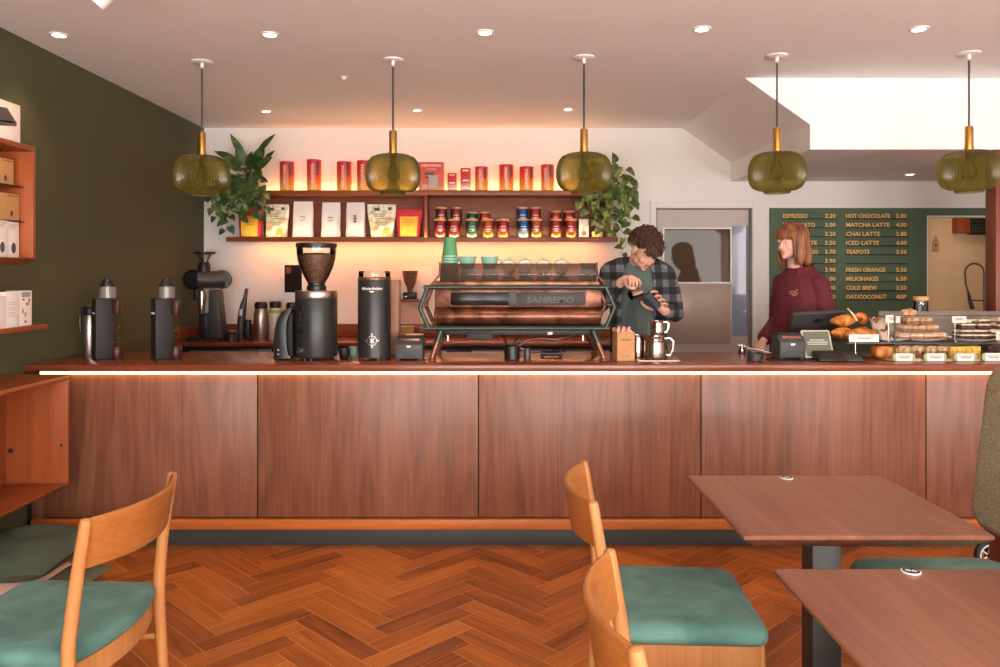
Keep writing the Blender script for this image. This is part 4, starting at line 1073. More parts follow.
for i, (a, pa, b, pb) in enumerate(rows):
    yb = 217.5+i*8.98   # baseline row in picture rows
    z = az(yb, MY)-.9
    for x0, x1 in ((782,836),(845.5,907.5)):
        q = MB(); q.smooth = False; q.box(ax(x0,MY)-bx0, ax(x1,MY)-bx0, -.026, -.018, z-.016, z-.006); q.build('rail', M['matte_black'], t)
    for s, px, al in ((a,783,'L'),(pa,835.5,'R'),(b,846,'L'),(pb,906.5,'R')):
        if not s: continue
        q = MB(); w = None
        if al == 'L': w = wds.get(s, 3.4*len(s))*MY/F
        else: w = 10.6*MY/F
        q.text(s, .052, face_y(ax(px,MY)-bx0, -.0195, z-.004), .001, al, w, bold=.0010); q.build('lettering', M['menu_ink'], t)

# ---- things in the kitchen beyond the opening
Y = 7.35
t = thing('wooden_sign', 'small wooden house shaped sign hanging in the kitchen opening', 'sign', (ax(933.5, 7.05), 7.02, az(252, 7.02)))
q = MB(); wv = .03; q.prism([(-wv,0),(wv,0),(wv,.08),(0,.15),(-wv,.08)], -.008, 0); q.build('board', M['kraft'], t)
q = MB(); q.smooth = False; q.prism([(-.014,.05),(.014,.05),(0,.085)], -.0095, -.0085); q.box(-.014,.014,-.0095,-.0085,.012,.018); q.build('print', M['txt_dark'], t)
yk = KY-.12
q = MB(); q.box(ax(958,yk), ax(970.5,yk), yk, KY-.01, az(233,yk), az(217.5,yk), .003); q.box(ax(969,yk)-.03, ax(969,yk)-.01, yk-.012, yk, az(229,yk), az(229,yk)+.012); tag(q.build('wall_cupboard', M['teak']), 'small brown cupboard high on the kitchen wall', 'cupboard')
t = thing('extractor_hood', 'black ribbed hood high on the kitchen wall at right', 'hood', (ax(971.5,yk), yk, az(234.5,yk)))
q = MB(); q.box(0,.5,0,.105,0,.19,.02,3); q.build('casing', M['black'], t)
for k in range(5):
    q = MB(); q.box(.01,.49,-.006,.002,.03+.035*k,.042+.035*k,.002); q.build('rib', M['char'], t)
t = thing('spray_tap', 'tall black coiled spray tap at the kitchen sink', 'tap', (ax(984,8.2), 8.2, .9))
q = MB(); q.lathe([(.03,0),(.03,.02),(.012,.03),(.012,.12)], n=16); q.build('base', M['black'], t)
q = MB(); z0 = .12; pts = []
for k in range(40):
    a = PI*k/39; pts.append((-.10+.10*math.cos(a), 0, .62+.10*math.sin(a)))
pts = [(0,0,.1),(0,0,.3),(0,0,.5)]+pts+[(-.19,0,.5),(-.165,0,.42)]
q.tube(pts, .009, 8); q.build('hose', M['grey_metal'], t)
q = MB(); q.tube([(-.165,0,.42),(-.15,0,.34),(-.13,-.02,.24)], [.012,.018,.022], 12); q.tube([(0,0,.33),(-.08,0,.33),(-.15,0,.34)], .007, 8); q.build('spray_head', M['black'], t)
q = MB(); q.box(OX0+.1, RW+.85, 7.95, KY-.01, 0, .88, .004); q.box(OX0+.08, RW+.86, 7.93, KY-.005, .88, .90, .003); tag(q.build('kitchen_unit', M['brush_steel']), 'steel kitchen worktop unit below the spray tap', 'kitchen unit')
# ================================================================ things on the bar counter
def cx(px, Y): return ax(px, Y)
M['smoke'] = clear_glass('smoked_guard', (196,178,166), .25, (140,120,108), .26, .08)
M['beans'] = patches('coffee_beans', [(66,40,28),(112,74,54),(148,106,82)], 90, .5, 2, .8, .6)
M['teal_cup'] = plain('teal_glaze', (140,190,172), .25, var=.04)
M['cup_in'] = plain('cup_inside', (226,210,196), .3)
M['green_cup'] = plain('green_paper_cup', (84,146,96), .6, var=.04)
M['label_w'] = M['ink']
M['dull_black'] = plain('dull_black', (20,19,19), .75, var=.05, spec=.2)
# --- two slim black grinders at the left end
M['brown_dark'] = plain('dark_brown_metal', (70,36,28), .4, .3)
def tower(px, label, first=None):
    Y = 4.56
    if first: return dup(first, label, (cx(px, Y), Y, CT))
    t = thing('tower_grinder', label, 'coffee grinder', (cx(px, Y), Y, CT), 0, 'slim black grinders')
    q = MB(); q.box(-.05,.05,-.05,.05,0,.352,.006,2,Matrix.Rotation(math.radians(40),4,'Z')); q.build('housing', M['matte_black'], t)
    q = MB(); q.smooth = False
    RM = Matrix.Rotation(math.radians(-50),4,'Z')
    q.box(-.034,.034,-.0510,-.0495,.262,.273,0,2,RM); q.build('badge', M['ink'], t)
    q = MB(); q.lathe([(.040,.352),(.046,.356),(.046,.42),(.040,.424)], (.028,.0,0), 24); q.build('hopper', clear_glass('frosted_hopper', (226,220,216), 1.4, (214,208,206), .45, .1), t)
    q = MB(); q.lathe([(.044,.423),(.044,.432),(.036,.438),(.03,.455),(.02,.462),(.02,.468),(.001,.469)], (.028,0,0), 24, cap1=False); q.build('hopper_lid', M['black'], t)
    q = MB(); q.box(.06,.10,-.02,.03,.255,.345,.006); q.build('spout', M['brown_dark'], t)
    q = MB(); q.tube([(.06,0,.16),(.085,0,.165),(.10,-.01,.19)], .006, 8); q.tube([(.06,0,.12),(.098,-.01,.125)], .005, 8); q.build('fork', M['brass'], t)
    q = MB(); q.lathe([(.034,0),(.036,.003),(.033,.07),(.030,.075)], (.075,.015,0), 20); q.build('dosing_cup', M['brown_dark'], t)
    return t
tw = tower(103, 'slim black grinder at the far left of the counter beside a steel flask')
tower(162, 'slim black grinder standing alone, second from the left on the counter', tw)
def flask(px, Y, zb, r, h, name, label, body, top, group=None, band=None, cat='flask'):
    t = thing(name, label, cat, (cx(px, Y), Y, zb), 0, group)
    q = MB(); q.lathe([(r*.96,0),(r,.004),(r,h*.62),(r*.9,h*.76),(r*.78,h*.83)], n=28); q.build('flask_body', body, t)
    q = MB(); q.lathe([(r*.8,h*.83),(r*.86,h*.85),(r*.86,h*.95),(r*.7,h),(.001,h)], n=24, cap1=False); q.box(-r*1.0,-r*.2,-r*.18,r*.18,h*.93,h*.985,.004); q.build('flask_top', top, t)
    q = MB(); q.tube([(-r*.9,0,h*.95),(-r*1.35,0,h*.9),(-r*1.4,0,h*.7),(-r*1.32,0,h*.5),(-r*.98,0,h*.45)], .009, 8); q.build('handle', top, t)
    if band:
        q = MB(); q.lathe([(r*.905,h*.66),(r*.965,h*.665),(r*.90,h*.77),(r*.85,h*.772)], n=28, cap0=False, cap1=False); q.build('band', band, t)
    return t
flask(90, 4.70, CT, .043, .30, 'vacuum_flask', 'brushed steel vacuum flask half hidden behind the leftmost black grinder', M['brush_steel'], M['black'])

# --- tall grinder with glass hopper full of beans
Y = 4.56; S = Y/F
t = thing('bean_grinder', 'large black drum grinder with glass hopper full of coffee beans', 'coffee grinder', (cx(316.5, Y), Y, CT))
r = .121
q = MB(); q.lathe([(r*.9,.012),(r*.97,.016),(r,.03),(r,.352),(r*.985,.356)], n=48); q.build('drum', M['char'].copy(), t)
dm = t.children[0].data.materials[0]; dm.node_tree.nodes['Principled BSDF'].inputs['Roughness'].default_value = .38
vm = [n for n in dm.node_tree.nodes if n.type == 'VECT_MATH'][0]; vm.inputs[0].default_value = lin((42,41,40))[:3]
q = MB(); q.lathe([(r*1.005,.356),(r*1.012,.358),(r*1.012,.394),(r*.99,.398),(.03,.400)], n=48); q.build('steel_rim', M['brush_steel'], t)
q = MB(); q.lathe([(.056,.398),(.056,.425),(.048,.43),(.048,.445)], n=32); q.build('collar', M['black'], t)
hp = [(.044,.43),(.05,.445),(.072,.48),(.094,.53),(.108,.58),(.1135,.62),(.115,.655)]
q = MB(); q.lathe(hp, n=48, cap0=False, cap1=False); q.build('hopper', M['clear'], t)
q = MB(); q.lathe([(.001,.432)]+[(a-.003,b) for a,b in hp[:-2]]+[(.110,.606),(.07,.617),(.001,.62)], n=48, cap0=False, cap1=False)
q.build('coffee_beans', M['beans'], t)
q = MB(); q.lathe([(.116,.652),(.119,.654),(.119,.672),(.112,.676),(.001,.677)], n=48, cap0=False, cap1=False); q.build('hopper_lid', M['black'], t)
q = MB(); RM = Matrix.Rotation(math.radians(-33),4,'Z')
b = MB(); b.prism([(x*.9, z) for x, z in [(.026*math.cos(a), .235+.06+.026*math.sin(a)) for a in [PI*i/8 for i in range(9)]]+[(.026*math.cos(a), .175+.026*math.sin(a)) for a in [PI+PI*i/8 for i in range(9)]]], -.128, -.10, 'y', .003)
me = b.mesh('p'); q.addmesh(me, RM); bpy.data.meshes.remove(me); q.build('control_panel', M['black'], t)
for zz in (.20,.235,.27):
    q = MB(); q.lathe([(.012,0),(.012,.004),(.001,.0045)], n=16, M=RM @ Matrix.Translation((0,-.128,zz)) @ Matrix.Rotation(PI/2,4,'X'), cap1=False); q.build('button', M['grey_metal'], t)
q = MB(); q.lathe([(.02,0),(.022,.004),(.02,.018),(.001,.02)], n=20, M=RM @ Matrix.Translation((0,-.12,.055)) @ Matrix.Rotation(PI/2,4,'X'), cap1=False); q.build('knob', M['chrome'].copy(), t)
for a in (-.5,-.1,2.2,3.6):
    q = MB(); q.lathe([(.014,0),(.014,.014)], (r*.8*math.sin(a), -r*.8*math.cos(a), 0), 12); q.build('foot', M['black'], t)
# --- black curved appliance beside it
Y = 4.53
t = thing('curved_jug', 'black curved jug shaped appliance left of the bean grinder', 'jug', (cx(286.5, Y), Y, CT))
pf = [(276.5,359.5),(276.2,342),(277.5,328),(280,319),(284,312.5),(289,309),(294,308.7),(294,313),(292.2,315.5),(290,322),(289.3,334),(290,349),(291.5,354.5),(294,356),(294,359.5)]
X0, Z0 = cx(286.5,Y), az(360, Y)
q = MB(); q.prism([(cx(a,Y)-X0, az(b,Y)-Z0) for a, b in pf], -.06, .05, 'y', .006); q.build('shell', M['black'], t, 50)
q = MB(); q.prism([(cx(a,Y)-X0, az(b,Y)-Z0) for a, b in ((292,315),(294.2,313),(294.2,357),(292.5,355),(289.6,348),(289.2,334),(290,322))], -.045, .04, 'y', .003); q.build('jug_body', M['matte_black'], t, 50)
for zz in (.06,.035):
    q = MB(); q.ball((-.03,-.062,zz), .007, 10, 8); q.build('button', M['brush_steel'], t)

# --- dark canister with script lettering
Y = 4.535
t = thing('black_canister', 'tall black cylinder grinder with white script lettering and star emblem', 'coffee grinder', (cx(374.5, Y), Y, CT))
r = .0955
q = MB(); q.lathe([(r*.93,.012),(r,.016),(r,.455),(r*.98,.46)], n=48); q.build('drum', dm, t)
q = MB(); q.lathe([(r*.98,.46),(r,.462),(r,.474),(r*.96,.478)], n=40); q.build('rim', M['copper'], t)
q = MB(); q.lathe([(r*.95,.478),(r*.97,.5),(r*.94,.512),(.02,.514)], n=40); q.build('clear_lid', M['clear'], t)
for a in (0,1.6,3.1,4.7):
    q = MB(); q.lathe([(.014,0),(.014,.014)], (r*.85*math.sin(a+.4), -r*.85*math.cos(a+.4), 0), 12); q.build('foot', M['black'], t)
def wrap(t, me, r, zc, sc, name, m, x0=0.0):
    m2 = me.copy()
    for v in m2.vertices:
        a = (v.co.x*sc+x0)/r-PI/2; rr = r+.0006+max(0, v.co.z)*.5
        v.co = (rr*math.cos(a), rr*math.sin(a), zc+v.co.y*sc)
    q = MB(); q.smooth = False; q.addmesh(m2); bpy.data.meshes.remove(m2); q.build(name, m, t)
me, bb = textmesh('Victoria Arduino', 1, .0008, .35, .85, .012); sc = .125/(bb[1]-bb[0]); wrap(t, me, r, .405, sc, 'lettering', M['ink'], -.0625-bb[0]*sc)
b = MB(); b.smooth = False; b.prism([(-.062,.396),(-.01,.394),(0,.388),(.01,.394),(.062,.396),(.01,.398),(-.01,.398)], 0, .001, 'z'); me = b.mesh('u'); wrap(t, me, r, 0, 1, 'underline', M['ink']); bpy.data.meshes.remove(me)
b = MB(); b.smooth = False
cz = .115; n = 40
for i in range(n):
    a0, a1 = 2*PI*i/n, 2*PI*(i+1)/n
    f = lambda a, k: ((.027+k)*math.cos(a), cz+(.027+k)*math.sin(a), 0)
    b.quad(f(a0,-.0012), f(a1,-.0012), f(a1,.0012), f(a0,.0012))
for k in range(4):
    a = PI/2*k; d = Vector((math.cos(a), math.sin(a), 0)); s = Vector((-d.y, d.x, 0)); c = Vector((0,cz,0))
    b.quad(c+s*.001, c-s*.001, c+d*.036-s*.001, c+d*.036+s*.001)
    p = c+d*.037; b.quad(p+d*.005, p+s*.005, p-d*.005, p-s*.005)
    e = Vector((math.cos(a+PI/4), math.sin(a+PI/4), 0)); g = Vector((-e.y, e.x, 0)); b.quad(c+e*.02, c+g*.0035+e*.006, c, c-g*.0035+e*.006)
    b.quad(c+d*.036+s*.0008, c+d*.036-s*.0008, c+s.copy()*.036-d*.0008, c+s*.036+d*.0008)
me = b.mesh('e'); wrap(t, me, r, 0, 1, 'emblem', M['brush_steel']); bpy.data.meshes.remove(me)
# container behind it
q = MB(); q.box(-.035,.035,-.05,.05,0,.46,.012,3); o = q.build('brown_container', plain('pinkish_brown', (176,126,100), .5), loc=(cx(394.5,4.79), 4.79, CT)); tag(o, 'tall pinkish brown container half hidden behind the tall black cylinder grinder', 'container')
def cup_body(q, r0, r1, h, wall=.004):
    q.lathe([(r0*.85,0),(r0,.004),((r0+r1)/2*1.03,h*.5),(r1,h),(r1-wall*.4,h+.001),(r1-wall,h),((r0+r1)/2-wall,h*.5),(r0-wall,.008),(.001,.007)], n=28, cap1=False)
def small_cup(name, label, px, Y, zb, r, h, m, inner=None):
    t = thing(name, label, 'cup', (cx(px, Y), Y, zb)); q = MB(); cup_body(q, r*.75, r, h); q.build('cup_body', m, t)
    q = MB(); q.tube([(r*.86,0,h*.75),(r*1.3,0,h*.7),(r*1.3,0,h*.4),(r*.82,0,h*.32)], .004, 8); q.build('handle', m, t); return t
q = MB(); cup_body(q, .028, .036, .06); tag(q.build('cup', M['black'], loc=(cx(344.5,4.55), 4.55, CT)), 'small dark cup between the bean grinder and the black cylinder', 'cup')
q = MB(); cup_body(q, .02, .026, .062); tag(q.build('cup', M['teal_cup'], loc=(cx(353.2,4.66), 4.66, CT)), 'small teal cup left of the tall black cylinder', 'cup')

# --- receipt printers
def printer(name, label, px, Y, w, h, d):
    t = thing(name, label, 'printer', (cx(px, Y), Y, CT)); X = w/2
    q = MB(); q.prism([(-d/2,.008),(d/2,.008),(d/2,h),(-d*.2,h),(-d/2,h*.72)], -X, X, 'x', .005); q.build('casing', M['char'], t)
    q = MB(); q.prism([(-d*.18,h),(d*.46,h),(d*.44,h+.014),(-d*.14,h+.010)], -X*.92, X*.92, 'x', .003); q.build('cover', M['matte_black'], t)
    q = MB(); q.box(-X*.7,X*.75,-d*.34,-d*.24,h*.86,h*1.0,.003); q.build('paper_slot', M['copper'], t)
    q = MB(); q.box(-.012,.012,-d/2-.002,-d/2+.002,h*.6,h*.68,.001); q.build('badge', M['ink'], t)
    for s in (-1, 1):
        q = MB(); q.lathe([(.014,0),(.014,.003),(.001,.003)], n=16, M=Matrix.Translation((s*X*.6,-d/2,.03)) @ Matrix.Rotation(PI/2,4,'X'), cap1=False); q.build('dial', M['black'], t)
        q = MB(); q.box(s*X*.8-.012,s*X*.8+.012,-d*.4,d*.4,0,.009); q.build('foot', M['black'], t)
    return t
printer('receipt_printer', 'small dark printer beside the left leg of the coffee machine', 410, 4.53, .16, .125, .14)
q = MB(); q.box(-.05,.05,-.02,.03,0,.006,.002); q.box(-.04,.045,-.015,.025,.006,.009,.001); o = q.build('card_stack', plain('pale_card', (198,150,126), .7), loc=(cx(415,4.55), 4.55, CT+.1392)); tag(o, 'pale cards lying on top of the printer by the coffee machine', 'cards')

# --- espresso machine
Y0 = 4.42; K = F/Y0
t = thing('espresso_machine', 'wide copper espresso machine with dark green tube frame on the counter', 'espresso machine', (cx(517,Y0), 4.68, CT))
ox, oy, oz = cx(517,Y0), 4.68, CT
mx = lambda p: cx(p,Y0)-ox
mz = lambda p: az(p,Y0)-oz
fy, ry = Y0-oy, 4.92-oy
def part(nm, q, m, ang=40): return q.build(nm, m, t, ang)
TR = .0125
for y, m, nm, e in ((fy+.012, M['gm_tube'], 'front_frame', 0), (ry-.01, M['copper'], 'rear_frame', .012)):
    L = [(427.5,287.3),(419.5,308),(428.5,328.6)]; Rr = [(606,287.3),(615,307),(606,328.6)]
    q = MB(); q.tube([(mx(a)-e, y, mz(b)) for a, b in L], TR, 12); part(nm, q, m)
    q = MB(); q.tube([(mx(a)+e, y, mz(b)) for a, b in Rr], TR, 12); part(nm, q, m)
    q = MB(); q.tube([(mx(424), y, mz(287.3)), (mx(609), y, mz(287.3))], TR, 12); part(nm, q, m)
    q = MB(); q.tube([(mx(424), y, mz(328.6)), (mx(610), y, mz(328.6))], TR, 12); part(nm, q, m)
# copper edge plates just behind the front tubes
for pts, s in (([(426,286),(417.5,308),(427.5,330)], -1), ([(607.5,286),(617,307),(607.5,330)], 1)):
    q = MB(); q.tube([(mx(a), fy+.05, mz(b)) for a, b in pts], .0055, 8); part('side_plate', q, M['copper'])
for a, b in ((424,287.3),(606,287.3),(427,328.6),(608,328.6),(419.5,308),(615,307)):
    q = MB(); q.cyl((mx(a), fy+.012, mz(b)), (mx(a), ry-.01, mz(b)), .008, n=10); part('cross_bar', q, M['gm_tube'])
# body
q = MB(); q.box(mx(434), mx(603), fy+.05, ry-.03, mz(308), mz(288.5), .006); part('upper_body', q, M['copper'])
q = MB()
c_z, rz = mz(316.8), (mz(307.5)-mz(326))/2
prof = [(fy+.095-.075*math.cos(a)**.6*1.0 if False else fy+.10-.085*math.cos(a), c_z+rz*math.sin(a)) for a in [-PI/2+PI*i/16 for i in range(17)]]+[(ry-.03, c_z+rz), (ry-.03, c_z-rz)]
q.prism(prof, mx(433.5), mx(602), 'x', .003); part('drum_panel', q, M['copper'], 50)
M['dark_win'] = plain('dark_display', (26,22,21), .18, var=0, spec=.22); M['grey_win'] = plain('grey_display', (66,60,58), .5, var=.04, spec=.3)
q = MB(); q.box(mx(450), mx(508.5), fy+.043, fy+.052, mz(305.6), mz(292.5), .002); part('display', q, M['dark_win'])
q = MB(); q.box(mx(508.5), mx(517), fy+.042, fy+.052, mz(306), mz(292), .002); part('display_bridge', q, M['char'])
q = MB(); q.box(mx(517), mx(586.5), fy+.043, fy+.052, mz(305.6), mz(292.5), .002); part('name_plate', q, M['grey_win'])
q = MB(); q.text('SANREMO', .05, face_y(mx(551), fy+.043, mz(303)), .002, 'C', mx(575)-mx(528), bold=.001); part('lettering', q, plain('embossed_grey', (84,78,74), .5))
for a in (450.5, 517.5, 586):
    for b in (292.6, 305.6):
        q = MB(); q.ball((mx(a), fy+.042, mz(b)), .005, 8, 6); part('rivet', q, M['brass'])
q = MB(); q.box(mx(432), mx(600), fy+.02, ry-.01, mz(286), mz(281.2), .006); part('cup_tray', q, M['copper'])
q = MB(); q.box(mx(440), mx(597), fy+.04, fy+.046, mz(281.2), mz(263.3), .002); part('cup_guard', q, M['smoke'])
q = MB(); q.box(mx(440)-.004, mx(440), fy+.04, ry-.03, mz(281.2), mz(263.3), .002); part('cup_guard', q, M['smoke'])
q = MB(); q.box(mx(597), mx(597)+.004, fy+.04, ry-.03, mz(281.2), mz(263.3), .002); part('cup_guard', q, M['smoke'])
for s, a, b in ((-1, 440, 430), (1, 597, 607)):
    q = MB(); q.tube([(mx(a)+.003*s, fy+.045, mz(262)), (mx(a)+.006*s, fy+.045, mz(275)), (mx(b), fy+.03, mz(286))], .006, 8); part('strut', q, M['copper'])
q = MB(); q.box(mx(436), mx(602), fy+.06, ry-.04, mz(336), mz(326.3), .004); part('underside', q, M['black'])
q = MB(); q.box(mx(466), mx(493), fy+.05, fy+.12, mz(341), mz(332.5), .004); part('drip_box', q, M['matte_black'])
q = MB(); q.box(mx(548), mx(553), fy+.045, fy+.06, mz(335.5), mz(332.5), .002); part('indicator', q, M['white_p'])
for a, b in ((441,431.5),(441,431.5)):
    pass
for s, ya in ((0, fy+.05), (1, ry-.06)):
    for a, b in ((441,431.5),(593,604.5)):
        top = Vector((mx(a), ya, mz(328.6))); bot = Vector((mx(b), ya-.02+.04*s, .016)); mid = top+(bot-top)*.48
        q = MB(); q.tube([top, mid], .0165, 14); lg = part('leg', q, M['gm_tube'])
        q = MB(); q.tube([mid, bot], [.0165,.0145], 14); q.lathe([(.02,-bot.z+.0005),(.024,-bot.z+.004),(.024,-.006),(.015,0)], bot, 18); q.build('foot_sleeve', M['copper'], lg)
for a in (447, 584):
    q = MB(); q.cyl((mx(a), fy+.07, mz(335)), (mx(a), fy+.07, mz(342)), .009, n=12); part('nozzle', q, M['brush_steel'])
# hoses
def hose(pts, r, m):
    q = MB(); q.tube([(mx(a), oyy, mz(b)) for a, b, oyy in pts], r, 8); part('hose', q, m)
hose([(494,332,.0),(500,337,-.03),(505,342,-.05),(508,350,-.06)], .007, M['black'])
hose([(532,333,.02),(524,337,-.01),(517,342,-.04),(514,350,-.05)], .007, M['black'])
hose([(585,334,.02),(578,339,.0),(560,343,-.02),(545,342,-.02),(530,343,-.03),(520,349,-.05)], .005, M['brush_steel'])
hose([(588,333,.04),(570,337,.03),(540,341,.02),(527,345,0),(518,350,-.04)], .0035, M['copper'])
# drain pot and small things underneath
t2 = thing('drain_pot', 'black pot with hoses running into it under the coffee machine', 'pot', (cx(512,4.5), 4.50, CT))
q = MB(); q.lathe([(.04,0),(.044,.004),(.046,.07),(.043,.082),(.03,.084),(.001,.084)], n=28, cap1=False); q.build('pot_body', M['black'], t2)
q = MB(); q.tube([(.04,0,.07),(.075,-.01,.06),(.072,-.01,.03),(.042,0,.02)], .005, 8); q.build('handle', M['brush_steel'], t2)
q = MB(); q.lathe([(.02,0),(.021,.05),(.016,.07),(.001,.071)], (.03,0,0), 16); o = q.build('sensor_unit', M['grey_metal'], loc=(cx(522,4.47), 4.47, CT)); tag(o, 'small metallic fitting beside the black drain pot under the machine', 'fitting')
q = MB(); q.tube([(-.062,0,.014),(-.055,0,.02),(.055,0,.02),(.062,0,.014)], [.012,.014,.014,.012], 12); q.box(-.066,-.044,-.012,.012,0,.034,.005); q.box(.044,.066,-.012,.012,0,.034,.005)
tag(q.build('bar_handle', M['black'], loc=(cx(551.5,4.66), 4.66, CT)), 'short black bar handle lying on the worktop beneath the machine', 'handle')

# --- cups on the machine
TZ = az(281.2, Y0)
cupY = 4.56
t = thing('paper_cup', 'green paper cup at the top of the upturned stack on the machine', 'paper cup', (cx(450, cupY), cupY, TZ), 0, 'upturned paper cups on the machine')
t['label'] = 'upturned green paper cup in the stack at the left end of the machine'
q = MB(); q.lathe([(.049,0),(.051,.003),(.049,.006),(.046,.008),(.034,.112),(.033,.116),(.030,.113),(.001,.112)], n=32, cap1=False, cap0=False); q.build('cup_side', M['green_cup'], t)
q = MB(); q.lathe([(.0485,-.0005),(.0525,.001),(.0525,.007),(.048,.009)], n=32, cap0=False, cap1=False); q.build('rim', M['teal_cup'], t)
for k in range(1, 10):
    z = TZ+.0155*k
    d = dup(t, t['label'], (cx(450, cupY), cupY, z))
t['label'] = 'upturned green paper cup in the stack at the left end of the machine'
t = thing('ceramic_cup', 'teal cup upside down in the bottom row behind the smoked guard', 'cup', (cx(468,cupY), cupY, TZ), 0, 'bottom row of cups on the machine')
q = MB(); cup_body(q, .034, .050, .068); me = q.mesh('cup'); me.transform(Matrix.Rotation(PI,4,'X')); me.transform(Matrix.Translation((0,0,.069)))
link('cup_body', me, M['teal_cup'], t)
q = MB(); q.tube([(.042,0,.02),(.068,0,.026),(.064,0,.048),(.037,0,.055)], .0045, 8); q.build('handle', M['teal_cup'], t)
base_c = t
for px in (489.5,587):
    dup(t, t['label'], (cx(px, cupY), cupY, TZ), R.uniform(1.2, 2.4))
t.rotation_euler.z = 1.8
for px in (508.5,525.5,543,561.5): dup(t, t['label'], (cx(px, cupY), cupY+.01, TZ), 2.0, scale=(.92,.92,.42))
up = thing('ceramic_cup', 'upright teal cup left of two on the upper row on the machine', 'cup', (cx(467.5,cupY), cupY, TZ+.0695), 2.7, 'upper row of cups on the machine')
q = MB(); cup_body(q, .034, .053, .073); q.build('cup_body', M['teal_cup'], up)
q = MB(); q.tube([(.047,0,.056),(.076,0,.052),(.070,0,.028),(.039,0,.02)], .0045, 8); q.build('handle', M['teal_cup'], up)
q = MB(); q.lathe([(.047,.050),(.049,.064),(.001,.066)], n=28, cap0=False, cap1=False); q.build('cup_inside', M['cup_in'], up)
dup(up, 'upright teal cup right of two on the upper row on the machine', (cx(489.5,cupY), cupY, TZ+.0695), .4)
dk = up.copy()
bpy.data.objects.remove(dk)
for px, lb in ((508.5,'first of the four tilted cups with mouths turned outward'),(525.5,'second of the four tilted cups with mouths turned outward'),(543,'third of the four tilted cups with mouths turned outward'),(561.5,'last of the four tilted cups with mouths turned outward')):
    d = dup(up, lb, (cx(px,cupY), cupY+.02, TZ+.056), 0)
    d.rotation_euler = (Matrix.Rotation(R.uniform(-.12,.12),3,'Z') @ Matrix.Rotation(math.radians(58),3,'X') @ Matrix.Rotation(PI/2,3,'Z')).to_euler(); d['group'] = 'tilted cups on the machine'
    d.scale = (.88,.88,.88)
dup(up, 'single dark looking cup at the right end behind the smoked guard', (cx(587,cupY), cupY, TZ+.0695), .6, scale=(.85,.85,.5))

# --- box of straws, steel jugs, bowl
Y = 4.48
t = thing('straw_box', 'kraft card box holding pink paper sachets right of the machine', 'box', (cx(623.5,Y), Y, CT), math.radians(7))
w = .104; h = .165
q = MB(); q.box(-w/2,w/2,-.05,.05,0,.003); q.box(-w/2,w/2,-.05,-.047,0,h); q.box(-w/2,w/2,.047,.05,0,h+.02); q.box(-w/2,-w/2+.003,-.05,.05,0,h); q.box(w/2-.003,w/2,-.05,.05,0,h); q.build('carton', M['kraft'], t)
q = MB(); q.smooth = False
for k in range(11): q.box(-w*.29+w*.053*k, -w*.29+w*.053*k+w*.036, -.0506, -.0500, h*.735+.0008*(k%3), h*.775-.0006*(k%2))
for k in range(9): q.box(-w*.22+w*.05*k, -w*.22+w*.05*k+w*.034, -.0506, -.0500, h*.700, h*.722+.0006*(k%2))
for k in range(9): q.box(-w*.24+w*.053*k, -w*.24+w*.053*k+w*.036, -.0506, -.0500, h*.165, h*.19+.0006*(k%2))
q.build('print', M['txt_dark'], t)
M['pink'] = plain('pink_sachet', (232,170,168), .7, var=.1, vscale=40)
for i in range(9):
    q = MB(); x = -.04+.01*i; q.box(-.005,.005,-.016,.016,0,.18+.012*math.sin(i*2.1),.002); o = q.build('sugar_sachet', M['pink'])
    o.location = Vector((cx(623.5,Y)+x*math.cos(.122)-.0, Y+x*math.sin(.122)-.01+.018*((i*5)%3-1), CT+.004)); o.rotation_euler = (.04*((i*7)%5-2)*.5, 0, .12+.1*((i%3)-1))
    tag(o, 'pink paper sachet standing upright in the kraft box', 'sachet', 'pink sachets in the kraft box')
q = MB(); q.prism(rrect(-.13,.13,-.09,.09,.02), 0, .006, 'z', .0015); tag(q.build('steel_tray', M['brush_steel'], loc=(cx(656,4.50), 4.50, CT)), 'flat steel tray under the milk jugs', 'tray')
def jug(label, px, Y, zb, r, h, hd=0.0, lid=False, band=False):
    t = thing('milk_jug', label, 'jug', (cx(px,Y), Y, zb), hd, 'steel milk jugs')
    q = MB(); n = 32; rings = []
    pr = [(r*.95,0),(r,.004),(r,h*.35),(r*.88,h*.7),(r*.84,h*.85),(r*.9,h)]
    for j, (rr, z) in enumerate(pr+[(rr-.002, z) for rr, z in reversed(pr[1:])]):
        k = z/h; ring = []
        for i in range(n):
            a = 2*PI*i/n; sp = max(0, math.cos(a-PI))**8*max(0,(k-.6)/.4)*r*.35
            ring.append(Vector(((rr+sp)*math.cos(a), (rr+sp)*math.sin(a), z+sp*.4)))
        rings.append(ring)
    q.loft(rings); q.build('jug_body', M['steel'], t)
    q = MB(); q.tube([(r*.84,0,h*.88),(r*1.25,0,h*.92),(r*1.55,0,h*.78),(r*1.5,0,h*.4),(r*1.25,0,h*.16),(r*.98,0,h*.2)], .0055, 8, flat=1.5); q.build('handle', M['steel'], t)
    if band: q = MB(); q.lathe([(r*.865,h*.74),(r*.88,h*.745),(r*.865,h*.80),(r*.85,h*.805)], n=32, cap0=False, cap1=False); q.build('band', M['gm_tube'], t)
    return t
jug('largest steel milk jug on the tray, a smaller jug resting on it', 655.5, 4.47, CT+.006, .064, .135, -.2, band=True)
jug('narrow steel jug standing behind the large jug at its left', 637.5, 4.55, CT+.006, .042, .135, 2.6)
q = MB(); q.lathe([(.058,0),(.058,.004),(.001,.0045)], n=28, cap1=False); o = q.build('jug_lid', M['steel'], loc=(cx(655.5,4.47), 4.47, CT+.141)); tag(o, 'round steel lid between the large jug and the small jug on it', 'lid')
jug('small steel jug standing on top of the large jug', 657.5, 4.47, CT+.1455, .040, .082, -.1)
t = thing('dark_bowl', 'small dark bowl with a pale card on it near the till', 'bowl', (cx(755,4.44), 4.44, CT))
